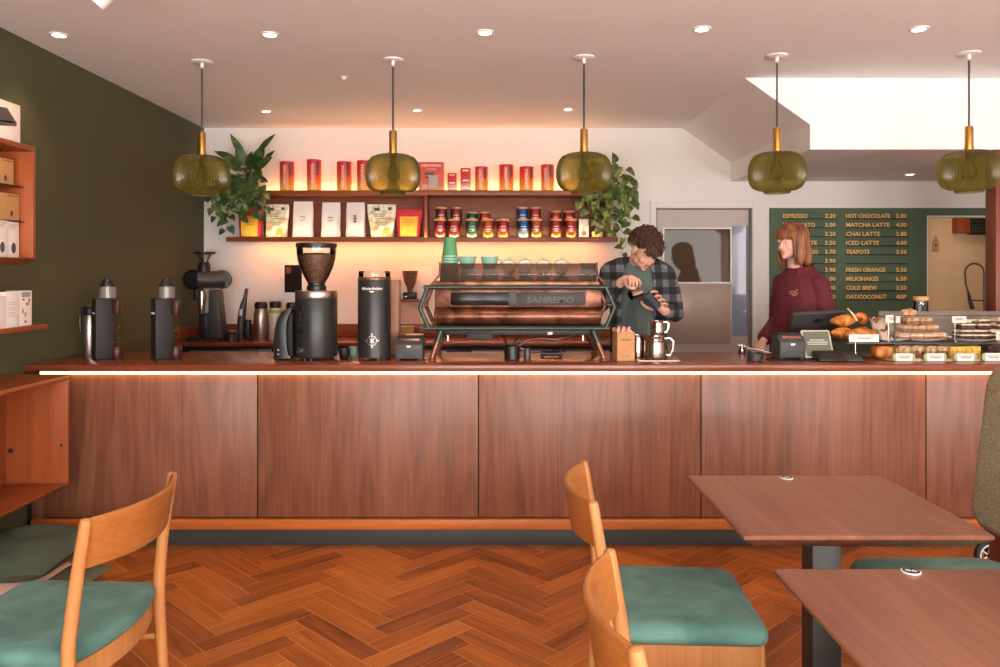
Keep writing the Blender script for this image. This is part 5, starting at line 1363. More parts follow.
q = MB(); q.lathe([(.038,0),(.044,.004),(.048,.045),(.045,.046),(.04,.01),(.001,.008)], n=28, cap1=False); q.build('bowl_body', M['grey_metal'], t)
q = MB(); q.box(-.055,.055,-.04,.04,0,.002); o = q.build('pale_card', M['paper'], loc=(cx(758.5,4.44), 4.44, CT+.056)); o.rotation_euler = (math.radians(-8), math.radians(14), .2); tag(o, 'pale card lying tilted on the small dark bowl', 'card')
t = thing('steel_tap', 'small steel tap fitting at the rear of the counter left of the bowl', 'tap', (cx(742,4.86), 4.86, CT))
q = MB(); q.lathe([(.022,0),(.024,.004),(.02,.03),(.012,.034),(.012,.05)], n=20); q.build('base', M['steel'], t)
q = MB(); q.tube([(-.03,0,.052),(0,0,.05),(.06,-.01,.03)], [.009,.011,.007], 10); q.build('lever', M['steel'], t)
# ================================================================ till
Yt = 4.83
t = thing('till_screen', 'grey till monitor seen from behind with a dark round logo', 'monitor', (cx(815,Yt), Yt, CT))
w, h = .325, .2
TM = Matrix.Translation((0,.05,.115)) @ Matrix.Rotation(math.radians(-3),4,'Y') @ Matrix.Rotation(math.radians(42),4,'X')
pl_ = [(-w/2*.9,0),(w/2*.9,0),(w/2,h),(-w/2,h)]
b = MB(); b.prism(pl_, -.012, .012, 'y', .006); me = b.mesh('m'); q = MB(); q.addmesh(me, TM); q.build('screen_case', M['char'], t)
b = MB(); b.lathe([(.022,0),(.022,.001),(.001,.0012)], n=28, M=Matrix.Translation((0.0,-.0121,h*.68)) @ Matrix.Rotation(PI/2,4,'X'), cap1=False); me = b.mesh('m'); q = MB(); q.addmesh(me, TM); q.build('logo_disc', M['black'], t)
b = MB(); b.text('hp', .034, face_y(0,-.0134,h*.68-.010), .0005, 'C', .026, .2); me = b.mesh('m'); q = MB(); q.smooth = False; q.addmesh(me, TM); q.build('logo', M['grey_metal'], t)
b = MB(); b.box(-w/2*.92, w/2*.92, .0122, .0135, .01, h-.01); me = b.mesh('m'); q = MB(); q.addmesh(me, TM); q.build('screen', M['dark_win'], t)
q = MB(); q.box(-.09,.09,-.06,.10,0,.014,.004); q.tube([(0,.07,.01),(0,.055,.08),(0,.05,.15)], .028, 14, flat=.6); q.build('stand', M['matte_black'], t)
printer('receipt_printer', 'dark receipt printer at the left of the till monitor', 788.5, 4.56, .15, .135, .14)
t = thing('customer_display', 'small tilted tablet with a pale frame and grey green screen facing the camera', 'tablet', (cx(818.5,4.53), 4.53, CT+.003), math.radians(5))
TM = Matrix.Translation((0,-.02,.008)) @ Matrix.Rotation(math.radians(-22),4,'X')
w, h = .175, .168
b = MB(); b.prism(rrect(-w/2,w/2,0,h,.01), 0, .009, 'y', .002); me = b.mesh('m'); q = MB(); q.addmesh(me, TM); q.build('frame', plain('pale_grey_frame', (196,180,170), .4), t)
b = MB(); b.box(-w/2+.01,w/2-.01,-.0012,.0005,.010,h-.010); me = b.mesh('m'); q = MB(); q.addmesh(me, TM); q.build('screen', plain('screen_grey_green', (104,108,92), .25), t)
b = MB(); b.smooth = False
for z, a in ((.105,.045),(.092,.062),(.080,.058)): b.box(-a,a,-.0018,-.0012,z,z+.003)
b.prism([(-.007,.02),(.007,.02),(0,.03)], -.0018, -.0012); me = b.mesh('m'); q = MB(); q.smooth = False; q.addmesh(me, TM); q.build('screen_text', M['ink'], t)
q = MB(); q.box(-.05,.05,-.025,.08,0,.008,.003); q.tube([(0,.06,.006),(0,.045,.09)], .02, 10, flat=.5); q.build('stand', M['matte_black'], t)
t = thing('card_reader', 'flat black wedge shaped card reader in front of the till', 'card reader', (cx(838,4.44), 4.44, CT), 0)
q = MB(); q.prism([(-.05,0),(.06,0),(.06,.05),(.045,.052),(-.05,.010)], -.125, .03, 'x', .004); q.build('base', M['black'], t)
q = MB(); q.prism([(-.055,0),(.06,0),(.06,.048),(-.055,.008)], .03, .125, 'x', .004); q.build('keypad', M['char'], t)
q = MB(); q.prism(rrect(-.19,.15,-.09,.06,.02), 0, .003, 'z'); tag(q.build('counter_mat', M['matte_black'], loc=(cx(800,4.50), 4.50, CT)), 'thin black mat under the till equipment', 'mat')
for o in COL.objects:
    if o.get('category') in ('printer','tablet','card reader') and o.location.x > 1 and o.type == 'EMPTY': o.location.z = CT+.003
# tall jar with wooden lid behind the pastry case
t = thing('tall_jar', 'tall clear jar with a wooden lid behind the pastry case', 'jar', (cx(921,4.90), 4.90, CT))
q = MB(); q.lathe([(.038,0),(.041,.004),(.041,.33),(.037,.332)], n=28, cap1=False); q.build('glass', M['clear'], t)
q = MB(); q.lathe([(.036,.325),(.045,.333),(.045,.352),(.042,.355)], n=28); q.build('lid', M['lidwood'], t)
q = MB(); q.lathe([(.036,.006),(.036,.10),(.001,.11)], n=24); q.build('contents', M['cup_in'], t)

# ================================================================ things on the back bar and wall
Yk = 6.5
t = thing('shop_grinder', 'black shop grinder with round head and glass funnel at the back left corner', 'coffee grinder', (cx(206,Yk), Yk, BT))
gx = lambda p: cx(p,Yk)-cx(206,Yk)
gz = lambda p: az(p,Yk)-BT
q = MB(); q.prism(rrect(gx(188.5),gx(223),-.11,.12,.02), 0, .022, 'z', .004); q.build('base_plate', M['black'], t)
q = MB(); q.prism([(gx(210),.022),(gx(224),.022),(gx(219),gz(290)),(gx(210.5),gz(290))], -.05, .1, 'y', .008); q.build('column', M['char'], t)
q = MB(); q.box(gx(202),gx(210.5),-.07,.05,.022,gz(313),.006); q.build('bag_rest', M['black'], t)
q = MB(); q.cyl((gx(199),-.05,gz(279.5)), (gx(222),.05,gz(279.5)), .070, n=32); q.build('motor_barrel', M['grey_metal'], t)
HM = Matrix.Translation((gx(196.8),-.075,gz(279.5))) @ Matrix.Rotation(math.radians(18),4,'Z') @ Matrix.Rotation(PI/2,4,'X')
q = MB(); q.lathe([(.079,-.05),(.081,-.03),(.081,.0),(.072,.012),(.068,.006),(.05,.006),(.048,.014),(.02,.016),(.018,.03),(.001,.031)], n=36, M=HM, cap1=False); q.build('burr_housing', M['dull_black'], t)
HM2 = Matrix.Translation((gx(220.5),.04,gz(279.5))) @ Matrix.Rotation(math.radians(18),4,'Z') @ Matrix.Rotation(PI/2,4,'X')
q = MB(); q.lathe([(.076,-.05),(.079,0),(.07,.012),(.001,.016)], n=36, M=HM2, cap1=False); q.build('rear_cap', M['char'], t)
q = MB(); q.lathe([(.05,gz(272)),(.05,gz(265)),(.04,gz(262))], (gx(205),-.02,0), 28); q.build('neck', M['black'], t)
q = MB(); q.lathe([(.03,gz(262)),(.05,gz(258)),(.078,gz(254))], (gx(205.5),-.02,0), 32, cap0=False, cap1=False); q.build('funnel', M['clear'], t)
q = MB(); q.lathe([(.078,gz(254.5)),(.088,gz(253.5)),(.088,gz(252)),(.001,gz(252))], (gx(205.5),-.02,0), 32, cap1=False); q.build('funnel_lid', M['black'], t)
q = MB(); q.tube([(gx(206),-.09,gz(291)),(gx(206),-.09,gz(298)),(gx(206),-.09,gz(313))], [.028,.034,.022], 20); q.build('chute', M['steel'], t)
q = MB(); q.box(gx(197),gx(202),-.09,-.04,gz(300),gz(289),.004); q.build('lever', M['black'], t)
t = thing('glass_jar', 'squat black jar beside the shop grinder on the back bar', 'jar', (cx(232,6.42), 6.42, BT))
q = MB(); q.lathe([(.052,0),(.056,.004),(.056,.06),(.048,.066)], n=24); q.build('jar_body', M['black'], t)
q = MB(); q.lathe([(.05,.066),(.053,.068),(.053,.085),(.001,.088)], n=24, cap1=False); q.build('lid', M['grey_metal'], t)
Yv = 6.6
t = thing('handheld_vacuum', 'slim grey handheld vacuum leaning upright on the back bar', 'vacuum', (cx(243,Yv), Yv, BT))
vx = lambda p: cx(p,Yv)-cx(243,Yv); vz = lambda p: az(p,Yv)-BT
q = MB(); q.tube([(vx(240.5),0,0.002),(vx(241),0,vz(325)),(vx(242.2),0,vz(312)),(vx(243.5),0,vz(305)),(vx(245.2),0,vz(298)),(vx(246.8),0,vz(288.5))], [.03,.034,.032,.027,.017,.014], 18); q.build('vacuum_body', M['grey_metal'], t)
q = MB(); q.box(vx(240.6),vx(243.4),-.036,-.028,vz(315.5),vz(309),.003); q.build('status_panel', plain('pale_blue_panel', (170,214,222), .3), t)
q = MB(); q.box(vx(245),vx(250.5),-.03,.03,0,vz(320),.01,3); q.build('dock', M['black'], t)
def airpot(label, px, r, h, body, band=None):
    t = flask(px, 6.6, BT, r, h, 'airpot', label, body, M['black'], 'vacuum flasks on the back bar', band, 'flask'); t.rotation_euler.z = -PI/2; return t
airpot('brushed steel flask with black top right of the handheld vacuum', 261.0, .062, .315, M['brush_steel'])
airpot('pale flask with a green band on the back bar', 275.5, .056, .32, plain('pale_pink_flask', (206,184,172), .35), plain('leaf_green_band', (120,176,70), .5))
airpot('flask half hidden behind the black curved jug', 292, .056, .312, M['char'])
def wall_unit(px0, px1, py0, py1, Y, zfun=None): return cx(px0,Y), cx(px1,Y), az(py1,Y), az(py0,Y)
Yw = 6.828
x0, x1, z0, z1 = wall_unit(282.5, 304, 262.5, 295, Yw)
t = thing('wall_tablet', 'white framed tablet with a black screen mounted on the back wall', 'tablet', ((x0+x1)/2, 6.849, z0))
w, h = x1-x0, z1-z0
q = MB(); q.prism(rrect(-w/2,w/2,0,h,.014), -.022, -.001, 'y', .003); q.build('frame', M['white_p'], t)
q = MB(); q.box(-w/2+.018,w/2-.018,-.0235,-.0215,.022,h-.022); q.build('screen', M['dark_win'], t)
q = MB(); q.box(-w/2+.03,-w/2+.075,-.0245,-.0234,h-.095,h-.04); q.build('screen_reflection', plain('dim_red_reflection', (96,44,40), .5), t)  # reddish reflection on the dark screen, painted as a flat patch
# little grinder on a ledge in front of a white panel
x0, x1, z0, z1 = wall_unit(401, 432.5, 267.5, 300, Yw)
q = MB(); q.box(x0, x1, Yw, 6.849, z0, z1, .003); tag(q.build('white_panel', M['white_p']), 'white panel on the back wall behind the coffee machine frame', 'panel')
q = MB(); q.box(cx(401,6.72), cx(418.5,6.72), 6.70, 6.849, az(302,6.7), az(299.3,6.7), .003); lz = az(299.3,6.7); tag(q.build('wall_ledge', M['shelf']), 'tiny wooden ledge on the back wall left of the machine', 'ledge')
t = thing('hand_grinder', 'small dark grinder with wide funnel on the tiny wall ledge', 'coffee grinder', (cx(410,6.74), 6.74, lz))
q = MB(); q.box(-.06,.06,-.03,.03,0,.06,.008); q.build('base', M['black'], t)
q = MB(); q.lathe([(.022,.06),(.024,.09),(.05,.15),(.066,.235),(.066,.245)], n=24); q.build('funnel', M['beans'], t)
q = MB(); q.box(-.058,-.02,-.034,-.028,.012,.03,.003); q.build('label_plate', M['steel'], t)
q = MB(); q.prism([(cx(400,Yw),az(322,Yw)),(cx(421,Yw),az(323,Yw)),(cx(423,Yw),az(305,Yw)),(cx(401,Yw),az(304,Yw))], 6.842, 6.849, 'y'); tag(q.build('paper_note', plain('pinkish_paper', (222,184,164), .8)), 'creased pinkish paper on the wall under the tiny ledge', 'paper')
q = MB(); q.box(-.075,.075,-.05,.05,0,.11,.004); q.box(-.076,.076,-.051,.051,.085,.111,.003); o = q.build('card_box', plain('mustard_box', (190,150,86), .7), loc=(cx(405,6.6), 6.6, BT)); tag(o, 'mustard coloured box on the back bar left of the machine', 'box')
# ================================================================ people
def plaid(name, dark, mid, light, size=.058):
    m, nt, b = newmat(name); b.inputs['Roughness'].default_value = .9
    tc = nt.nodes.new('ShaderNodeTexCoord'); sp = nt.nodes.new('ShaderNodeSeparateXYZ'); nt.links.new(tc.outputs['Object'], sp.inputs[0])
    def stripe(out, off):
        a = nt.nodes.new('ShaderNodeMath'); a.operation = 'MULTIPLY_ADD'; a.inputs[1].default_value = 1/(2*size); a.inputs[2].default_value = off
        nt.links.new(out, a.inputs[0])
        f = nt.nodes.new('ShaderNodeMath'); f.operation = 'FRACT'; nt.links.new(a.outputs[0], f.inputs[0])
        g = nt.nodes.new('ShaderNodeMath'); g.operation = 'GREATER_THAN'; g.inputs[1].default_value = .5; nt.links.new(f.outputs[0], g.inputs[0]); return g
    sx, sz = stripe(sp.outputs[0], .1), stripe(sp.outputs[2], .3)
    ad = nt.nodes.new('ShaderNodeMath'); ad.operation = 'ADD'; nt.links.new(sx.outputs[0], ad.inputs[0]); nt.links.new(sz.outputs[0], ad.inputs[1])
    h = nt.nodes.new('ShaderNodeMath'); h.operation = 'MULTIPLY'; h.inputs[1].default_value = .5; nt.links.new(ad.outputs[0], h.inputs[0])
    cr = nt.nodes.new('ShaderNodeValToRGB'); cr.color_ramp.interpolation = 'CONSTANT'; e = cr.color_ramp.elements
    e[0].position = 0; e[0].color = lin(dark); e[1].position = .4; e[1].color = lin(mid); x = e.new(.9); x.color = lin(light)
    nt.links.new(h.outputs[0], cr.inputs['Fac'])
    n = nt.nodes.new('ShaderNodeTexNoise'); n.inputs['Scale'].default_value = 260; nt.links.new(tc.outputs['Object'], n.inputs['Vector'])
    bp = nt.nodes.new('ShaderNodeBump'); bp.inputs['Strength'].default_value = .25; bp.inputs['Distance'].default_value = .003
    nt.links.new(n.outputs['Fac'], bp.inputs['Height']); nt.links.new(bp.outputs[0], b.inputs['Normal'])
    nt.links.new(cr.outputs[0], b.inputs['Base Color']); return m
M['plaid'] = plaid('black_grey_plaid', (30,30,32), (58,58,61), (112,112,114), .05)

def head_shapes(q, HM, sex='m'):
    def B(c, r, rot=None):
        b = MB(); b.ball(c, r, 20, 14, rot); me = b.mesh('b'); q.addmesh(me, HM); bpy.data.meshes.remove(me)
    def T(pts, r):
        b = MB(); b.tube(pts, r, 10); me = b.mesh('b'); q.addmesh(me, HM); bpy.data.meshes.remove(me)
    w = 1.0 if sex == 'm' else .94
    B((0,.018,.030), (.076*w,.096,.084))
    B((0,-.026,-.022), (.064*w,.066,.082))
    B((0,-.034,-.070), (.050*w,.052,.040))
    B((0,-.072,-.094), (.021*w,.019,.018))
    for s in (-1, 1):
        B((s*.046*w,-.012,-.062), (.018,.04,.03))          # jaw corner
        B((s*.036*w,-.062,-.034), (.024,.021,.024) if sex == 'm' else (.022,.020,.026))        # cheek
        B((s*.078*w,.012,-.012), (.009,.021,.032), (0,0,-s*.25))  # ear
        B((s*.0105,-.100,-.046), (.0085,.010,.0075))
        T([(s*.052*w,-.066,.012),(s*.032*w,-.083,.017),(s*.008,-.090,.012)], [.008,.010,.009])
        B((s*.031*w,-.0745,-.004), (.0145,.010,.0115))      # eyeball under lids
    T([(0,-.086,.006),(0,-.100,-.022),(0,-.111,-.040)], [.008,.009,.0115])
    B((0,-.0905,-.0665), (.021,.009,.0060)); B((0,-.0885,-.0765), (.018,.010,.0070))
    B((0,-.060,.045), (.055*w,.03,.035))
def face_marks(t, HM, root, hairm, sex):
    """eyes, brows set into the head, as parts"""
    inv = Matrix.Translation(-root)
    for s in (-1, 1):
        w = 1.0 if sex == 'm' else .94
        q = MB(); b = MB(); b.ball((s*.031*w,-.0800,-.0045), (.0118,.0062,.0062), 14, 10); me = b.mesh('b'); q.addmesh(me, inv @ HM); bpy.data.meshes.remove(me)
        e = q.build('eye', M['eye_white'], t)
        q = MB(); b = MB(); b.ball((s*.031*w-.001,-.0842,-.0050), (.0050,.0028,.0050), 12, 8); me = b.mesh('b'); q.addmesh(me, inv @ HM); bpy.data.meshes.remove(me)
        q.build('iris', M['eye'], e)
        q = MB(); b = MB(); b.tube([(s*.052*w,-.0735,.017),(s*.034*w,-.0925,.0245),(s*.013*w,-.0985,.019)], [.0022,.0042,.0032], 8, flat=.7); me = b.mesh('b'); q.addmesh(me, inv @ HM); bpy.data.meshes.remove(me)
        q.build('eyebrow', hairm, t)
def body_with_lips(q, voxel, HM, root, skin, it=3):
    me = fuse(q, voxel, it, .5)
    me.materials.append(skin); me.materials.append(M['lip'])
    hi = (HM).inverted()
    for p in me.polygons:
        c = hi @ p.center
        if abs(c.x) < .021 and c.y < -.088 and -.083 < c.z < -.061 and (abs(c.z+.0715)/.0115)**2+(c.x/.021)**2 < 1: p.material_index = 1
    me.transform(Matrix.Translation(-root)); return me
def ripple(me, f1, a1, f2, a2):
    co = [v.co.copy() for v in me.vertices]; no = [v.normal.copy() for v in me.vertices]
    out = []
    for c, n in zip(co, no): out.extend(c+n*(noise.noise(c*f1)*a1+noise.noise(c*f2)*a2))
    me.vertices.foreach_set('co', out); me.update()
def sect(cx_, cy_, z, hx, hy, rot=0.0, n=28, p=.8):
    pts = []
    for i in range(n):
        a = 2*PI*i/n; x = hx*math.copysign(abs(math.cos(a))**p, math.cos(a)); y = hy*math.copysign(abs(math.sin(a))**p, math.sin(a))
        pts.append(Vector((cx_+x*math.cos(rot)-y*math.sin(rot), cy_+x*math.sin(rot)+y*math.cos(rot), z)))
    return pts
def csect(cx_, cy_, z, hx, hy, rot, gap, th=.014, n=30, p=.8):
    """open-fronted shell section, opening faces local -y"""
    o, i_ = [], []
    for k in range(n+1):
        a = -PI/2+gap+(2*PI-2*gap)*k/n
        for lst, d in ((o, 0), (i_, -th)):
            x = (hx+d)*math.copysign(abs(math.cos(a))**p, math.cos(a)); y = (hy+d)*math.copysign(abs(math.sin(a))**p, math.sin(a))
            lst.append(Vector((cx_+x*math.cos(rot)-y*math.sin(rot), cy_+x*math.sin(rot)+y*math.cos(rot), z)))
    return o+list(reversed(i_))
def H(px, py, Y): return Vector(P(px, py, Y))
def hand(q, fingers, thumb, palm):
    q.tube(*palm, 14, flat=.62) if len(palm) == 2 else q.tube(palm[0], palm[1], 14, flat=.62, up=palm[2])
    for pts, r in fingers:
        q.tube(pts, r, 10); q.ball(pts[-1], r[-1]*1.02, 10, 8)
    q.tube(thumb[0], thumb[1], 10); q.ball(thumb[0][-1], thumb[1][-1]*1.02, 10, 8)
def shoe(t, c, rz, root, m):
    b = MB(); n = 20; rings = []
    for z, k, top in ((0,.96,0),(.012,1,0),(.02,1,0),(.045,.95,.02),(.07,.8,.06),(.09,.55,.11)):
        ring = []
        for i in range(n):
            a = 2*PI*i/n; y = -.125*k*math.sin(a) if math.sin(a) > 0 else -.10*math.sin(a)*k
            y = -.04+(-.135*k+top if False else 0)+y*1.0
            x = .047*k*math.cos(a)*(1-.15*max(0, math.sin(a)))
            if math.sin(a) > 0: y += top
            ring.append(Vector((x, y, z)))
        rings.append(ring)
    b.loft(rings); me = b.mesh('s'); q = MB(); q.addmesh(me, Matrix.Translation(Vector(c)-root) @ Matrix.Rotation(rz,4,'Z')); bpy.data.meshes.remove(me)
    q.build('shoe', m, t)

# ---------------------------------------------------------------- barista in plaid
def barista():
    TX, TY = ax(638.5, 5.36), 5.36; root = Vector((TX, TY, 0)); inv = Matrix.Translation(-root)
    t = thing('person', 'person with curly brown hair and black plaid shirt pouring from a small steel jug', 'person', root)
    rot = math.radians(-13)
    hc = H(645.0, 251.0, 5.235)
    HM = Matrix.Translation(hc) @ Matrix.Rotation(math.radians(9),4,'Y') @ Matrix.Rotation(math.radians(26),4,'Z') @ Matrix.Rotation(math.radians(30),4,'X')
    # body
    q = MB(); head_shapes(q, HM)
    nb = H(636, 264, 5.36)
    q.tube([nb-Vector((0,0,.06)), nb+Vector((0,-.01,0)), HM @ Vector((0,.03,-.05))], [.066,.060,.055], 18)
    secs = [(.93,.160,.112),(1.05,.150,.108),(1.18,.152,.108),(1.32,.168,.115),(1.44,.172,.112),(1.52,.160,.098),(1.565,.125,.080),(1.60,.075,.06)]
    q.loft([sect(TX, TY+.012*(z > 1.5), z, a, b, rot) for z, a, b in secs])
    sR, eR, wR = H(610,271,5.36), H(601,303,5.22), H(621.5,281.5,5.04)
    sL, eL, wL = H(666,273,5.38), H(675,313,5.28), H(664.5,311,5.09)
    q.tube([sR, sR*.5+eR*.5, eR], [.056,.050,.043], 14); q.tube([eR, eR*.6+wR*.4, wR], [.043,.041,.028], 14)
    q.tube([sL, sL*.5+eL*.5, eL], [.056,.050,.043], 14); q.tube([eL, eL*.6+wL*.4, wL], [.043,.041,.028], 14)
    # hand gripping the jug handle from above
    fR = []
    for i in range(4):
        k = 627.8+3.45*i; dl = (0,.5,.3,-.5)[i]
        fR.append(([H(k,277.6+.35*i,5.00), H(k+1.9,281.0+.3*i,4.960), H(k+2.3,284.8+dl,4.950), H(k+1.3,287.2+dl,4.985)], [.0090,.0087,.0080,.0070]))
    hand(q, fR, ([H(624.5,282.5,5.005), H(627.5,286.4,4.975), H(631.5,288.4,4.962), H(634.5,288.6,4.962)], [.0125,.0115,.0100,.0082]),
         ([H(620.5,281.5,5.045), H(625.5,279.6,5.02), H(631,279.0,5.0), H(636,280.2,4.99)], [.025,.031,.032,.025], (0,1,.4)))
    # hand wrapped round the dark cup
    fL = []
    for i, (a, b) in enumerate(((651.2,292.0),(655.2,296.2),(658.8,300.2),(661.6,304.2))):
        fL.append(([H(a+4.5,b+2.5,5.085), H(a+5.6,b+.2,5.045), H(a+3.2,b-.9,5.000), H(a+.0,b+.2,4.984)], [.0100,.0096,.0088,.0078]))
    hand(q, fL, ([H(653,309.5,5.08), H(646.5,307.5,5.065), H(642.5,304.6,5.03), H(641.5,302.4,4.998)], [.0125,.0115,.0102,.0084]),
         ([H(665,311.5,5.10), H(661.5,307,5.10), H(658,302,5.098), H(655.5,298,5.095)], [.028,.034,.036,.030], (0,1,0)))
    for s in (-1, 1):
        hx = TX+s*.085
        q.tube([(hx,TY,.96),(hx+s*.01,TY-.01,.52),(hx+s*.015,TY+.015,.09)], [.088,.06,.043], 16)
        q.box(hx+s*.015-.035, hx+s*.015+.035, TY-.10, TY+.05, .02, .08, .02)
    me = body_with_lips(q, .0031, HM, root, M['skin'], 2)
    link('body', me, M['skin'], t)
    face_marks(t, HM, root, M['hair_br'], 'm')
    b = MB(); b.tube([(-.021,-.0925,-.0585),(0,-.0985,-.0555),(.021,-.0925,-.0585)], [.0015,.0036,.0015], 8); me = b.mesh('b'); q = MB(); q.addmesh(me, inv @ HM); q.build('moustache', M['hair_br'], t)
    # hair: a mop of curls
    rn = random.Random(5); q = MB()
    b = MB(); b.ball((0,.028,.048), (.086,.100,.080), 24, 16); me = b.mesh('b'); q.addmesh(me, inv @ HM)
    for k in range(430):
        z = rn.uniform(-.35, 1); a = rn.uniform(0, 2*PI); rr = math.sqrt(1-z*z)
        d = Vector((rr*math.cos(a), rr*math.sin(a), z))
        if d.y < -.35 and d.z < .12: continue
        if abs(d.x) > .6 and d.y < .25 and d.z < -.12: continue
        lo = Vector((0,.026,.040)); g = rn.uniform(.99, 1.30)
        p = lo+Vector((d.x*.088, d.y*.102, d.z*.088+.004))*g
        n = d; u = n.cross(Vector((rn.uniform(-1,1), rn.uniform(-1,1), rn.uniform(-1,1)))).normalized(); v = n.cross(u)
        R0 = rn.uniform(.007,.013); pts = []
        ph = rn.uniform(0, 6.28)
        for i in range(9):
            aa = ph+i*.72
            pts.append(HM @ (p+(u*math.cos(aa)+v*math.sin(aa))*R0+n*(i*.0022-.004)))
        q.tube([inv @ x for x in pts], [.0022,.0038,.0044,.0046,.0046,.0046,.0042,.0034,.0016], 6)
    # locks falling over the forehead
    for k in range(34):
        x0 = rn.uniform(-.06,.066); p = Vector((x0, -.078-rn.uniform(0,.02)+abs(x0)*.45, .072)); pts = []
        ph = rn.uniform(0,6); L = rn.uniform(.035,.068)
        for i in range(8):
            f = i/7; pts.append(inv @ HM @ (p+Vector((.008*math.sin(ph+f*7), -.022*math.sin(PI*min(1,f*.8))+.006*math.cos(ph+f*7), -L*f))))
        q.tube(pts, [.003,.0055,.006,.006,.0056,.005,.004,.0015], 6)
    q.build('hair', M['hair_br'], t, 180)
    # t-shirt, apron
    q = MB(); q.loft([sect(TX, TY+.012*(z > 1.5), z, a+.007, b+.007, rot) for z, a, b in secs[:-1]]+[sect(TX, TY, 1.588, .088, .070, rot)], True, True)
    me = fuse(q, .006, 3); me.transform(inv); link('t_shirt', me, M['tee'], t)
    q = MB(); rings = []
    for z, hw, y in ((.62,.17,-.135),(.9,.155,-.136),(1.1,.14,-.128),(1.28,.118,-.138),(1.38,.10,-.138)):
        ring = []
        for k in range(13):
            u = -1+2*k/12; ring.append(Vector((hw*u, y+.075*u*u-.006*math.sin(u*9+z*6), z)))
        ring += [Vector((v.x, v.y+.006, v.z)) for v in reversed(ring)]
        rings.append([Matrix.Rotation(rot,4,'Z') @ v for v in ring])
    q.loft(rings); q.build('apron', M['apron'], t, 60)
    # open plaid overshirt with sleeves
    q = MB(); sh = [(.84,.208,.150,.66),(.95,.200,.146,.64),(1.08,.192,.142,.60),(1.22,.194,.142,.56),(1.36,.204,.148,.50),(1.46,.204,.142,.46),(1.53,.186,.122,.46),(1.575,.150,.100,.5),(1.605,.105,.085,.6)]
    q.loft([csect(TX, TY+.008, z, a, b, rot, g, .018) for z, a, b, g in sh])
    cR = wR+(eR-wR)*.12; cL = wL+(eL-wL)*.10
    for s_, e_, c_ in ((sR, eR, cR), (sL, eL, cL)):
        nk = Vector((TX+(-.045 if s_ is sR else .045), TY+.012, 1.592))
        q.tube([nk, nk*.5+s_*.5+Vector((0,0,.012)), s_], [.036,.050,.060], 16)
        q.ball(s_+Vector((0,.0,-.005)), (.066,.066,.062), 16, 12)
        q.tube([s_, s_*.5+e_*.5, e_], [.068,.066,.060], 18); q.ball(e_, .062, 14, 10)
        q.tube([e_, e_*.5+c_*.5, c_+(e_-c_)*.05, c_], [.062,.056,.047,.044], 18)
    me = fuse(q, .0055, 3)
    ripple(me, 9, .006, 22, .003)
    me.transform(inv); link('plaid_shirt', me, M['plaid'], t)
    # collar
    for s in (-1, 1):
        q = MB(); rings = []
        for k in range(9):
            f = k/8; a = PI/2*(1-f)*s*1.0+(s*-.55)*f*0
            ang = PI/2+s*(.15+f*1.75)
            bx, by = .082*math.cos(ang), .078*math.sin(ang)
            z = 1.625-.055*f
            rings.append([Vector((bx, by, z)), Vector((bx*1.22, by*1.22, z+.012)), Vector((bx*1.55, by*1.5-.01*f, z-.040-.012*f)), Vector((bx*1.5, by*1.45-.01*f, z-.046-.012*f))])
        q.loft(rings); q.build('collar', M['plaid'], t, 60)
    q = MB()
    for s in (-1, 1):
        hx = TX+s*.088
        q.tube([(hx,TY,1.0),(hx+s*.01,TY-.01,.52),(hx+s*.015,TY+.012,.05)], [.108,.082,.072], 18)
    q.ball((TX,TY,.96), (.168,.122,.10), 20, 14)
    me = fuse(q, .009, 3); me.transform(inv); link('trousers', me, M['trouser'], t)
    for s in (-1, 1): shoe(t, (TX+s*.103, TY+.01, 0), rot, root, M['black'])
    # held things
    jb = H(641.0,291.6,5.0); jm = H(628.6,296.2,4.965); ax_ = (jm-jb).normalized()
    jr = Vector((TX,TY,0))
    z = ax_; x = z.cross(Vector((0,0,1))).normalized(); y = z.cross(x)
    JM = Matrix(((x.x,y.x,z.x,jb.x),(x.y,y.y,z.y,jb.y),(x.z,y.z,z.z,jb.z),(0,0,0,1)))
    j = thing('milk_jug', 'small steel jug tilted in the hand of the person in plaid', 'jug', jb)
    i2 = Matrix.Translation(-jb)
    b = MB(); b.lathe([(.001,0),(.030,.0),(.034,.004),(.034,.04),(.029,.066),(.031,.082),(.029,.082),(.027,.066),(.031,.04),(.030,.008),(.001,.006)], n=32, cap0=False, cap1=False); me = b.mesh('j'); q = MB(); q.addmesh(me, i2 @ JM); q.build('jug_body', M['steel'], j)
    q = MB(); hp = [H(631,290.8,4.972), H(630.2,286.4,4.985), H(634,283.6,4.99), H(639,284.2,4.99), H(640.5,288.4,4.99)]
    q.tube([p-jb for p in hp], .0052, 8); q.build('handle', M['steel'], j)
    cb_, cm = H(658.2,308.0,5.03), H(646.6,294.2,5.03); z = (cm-cb_).normalized(); x = z.cross(Vector((0,1,0))).normalized(); y = z.cross(x)
    CM = Matrix(((x.x,y.x,z.x,cb_.x),(x.y,y.y,z.y,cb_.y),(x.z,y.z,z.z,cb_.z),(0,0,0,1)))
    c = thing('cup', 'dark slate takeaway cup tilted in the hand of the person in plaid', 'cup', cb_)
    b = MB(); b.lathe([(.028,0),(.030,.003),(.037,.112),(.0385,.115),(.0365,.117),(.034,.112),(.028,.01),(.001,.009)], n=32, cap1=False); me = b.mesh('c'); q = MB(); q.addmesh(me, Matrix.Translation(-cb_) @ CM); q.build('cup_body', plain('slate_cup', (62,68,76), .5), c)
barista()

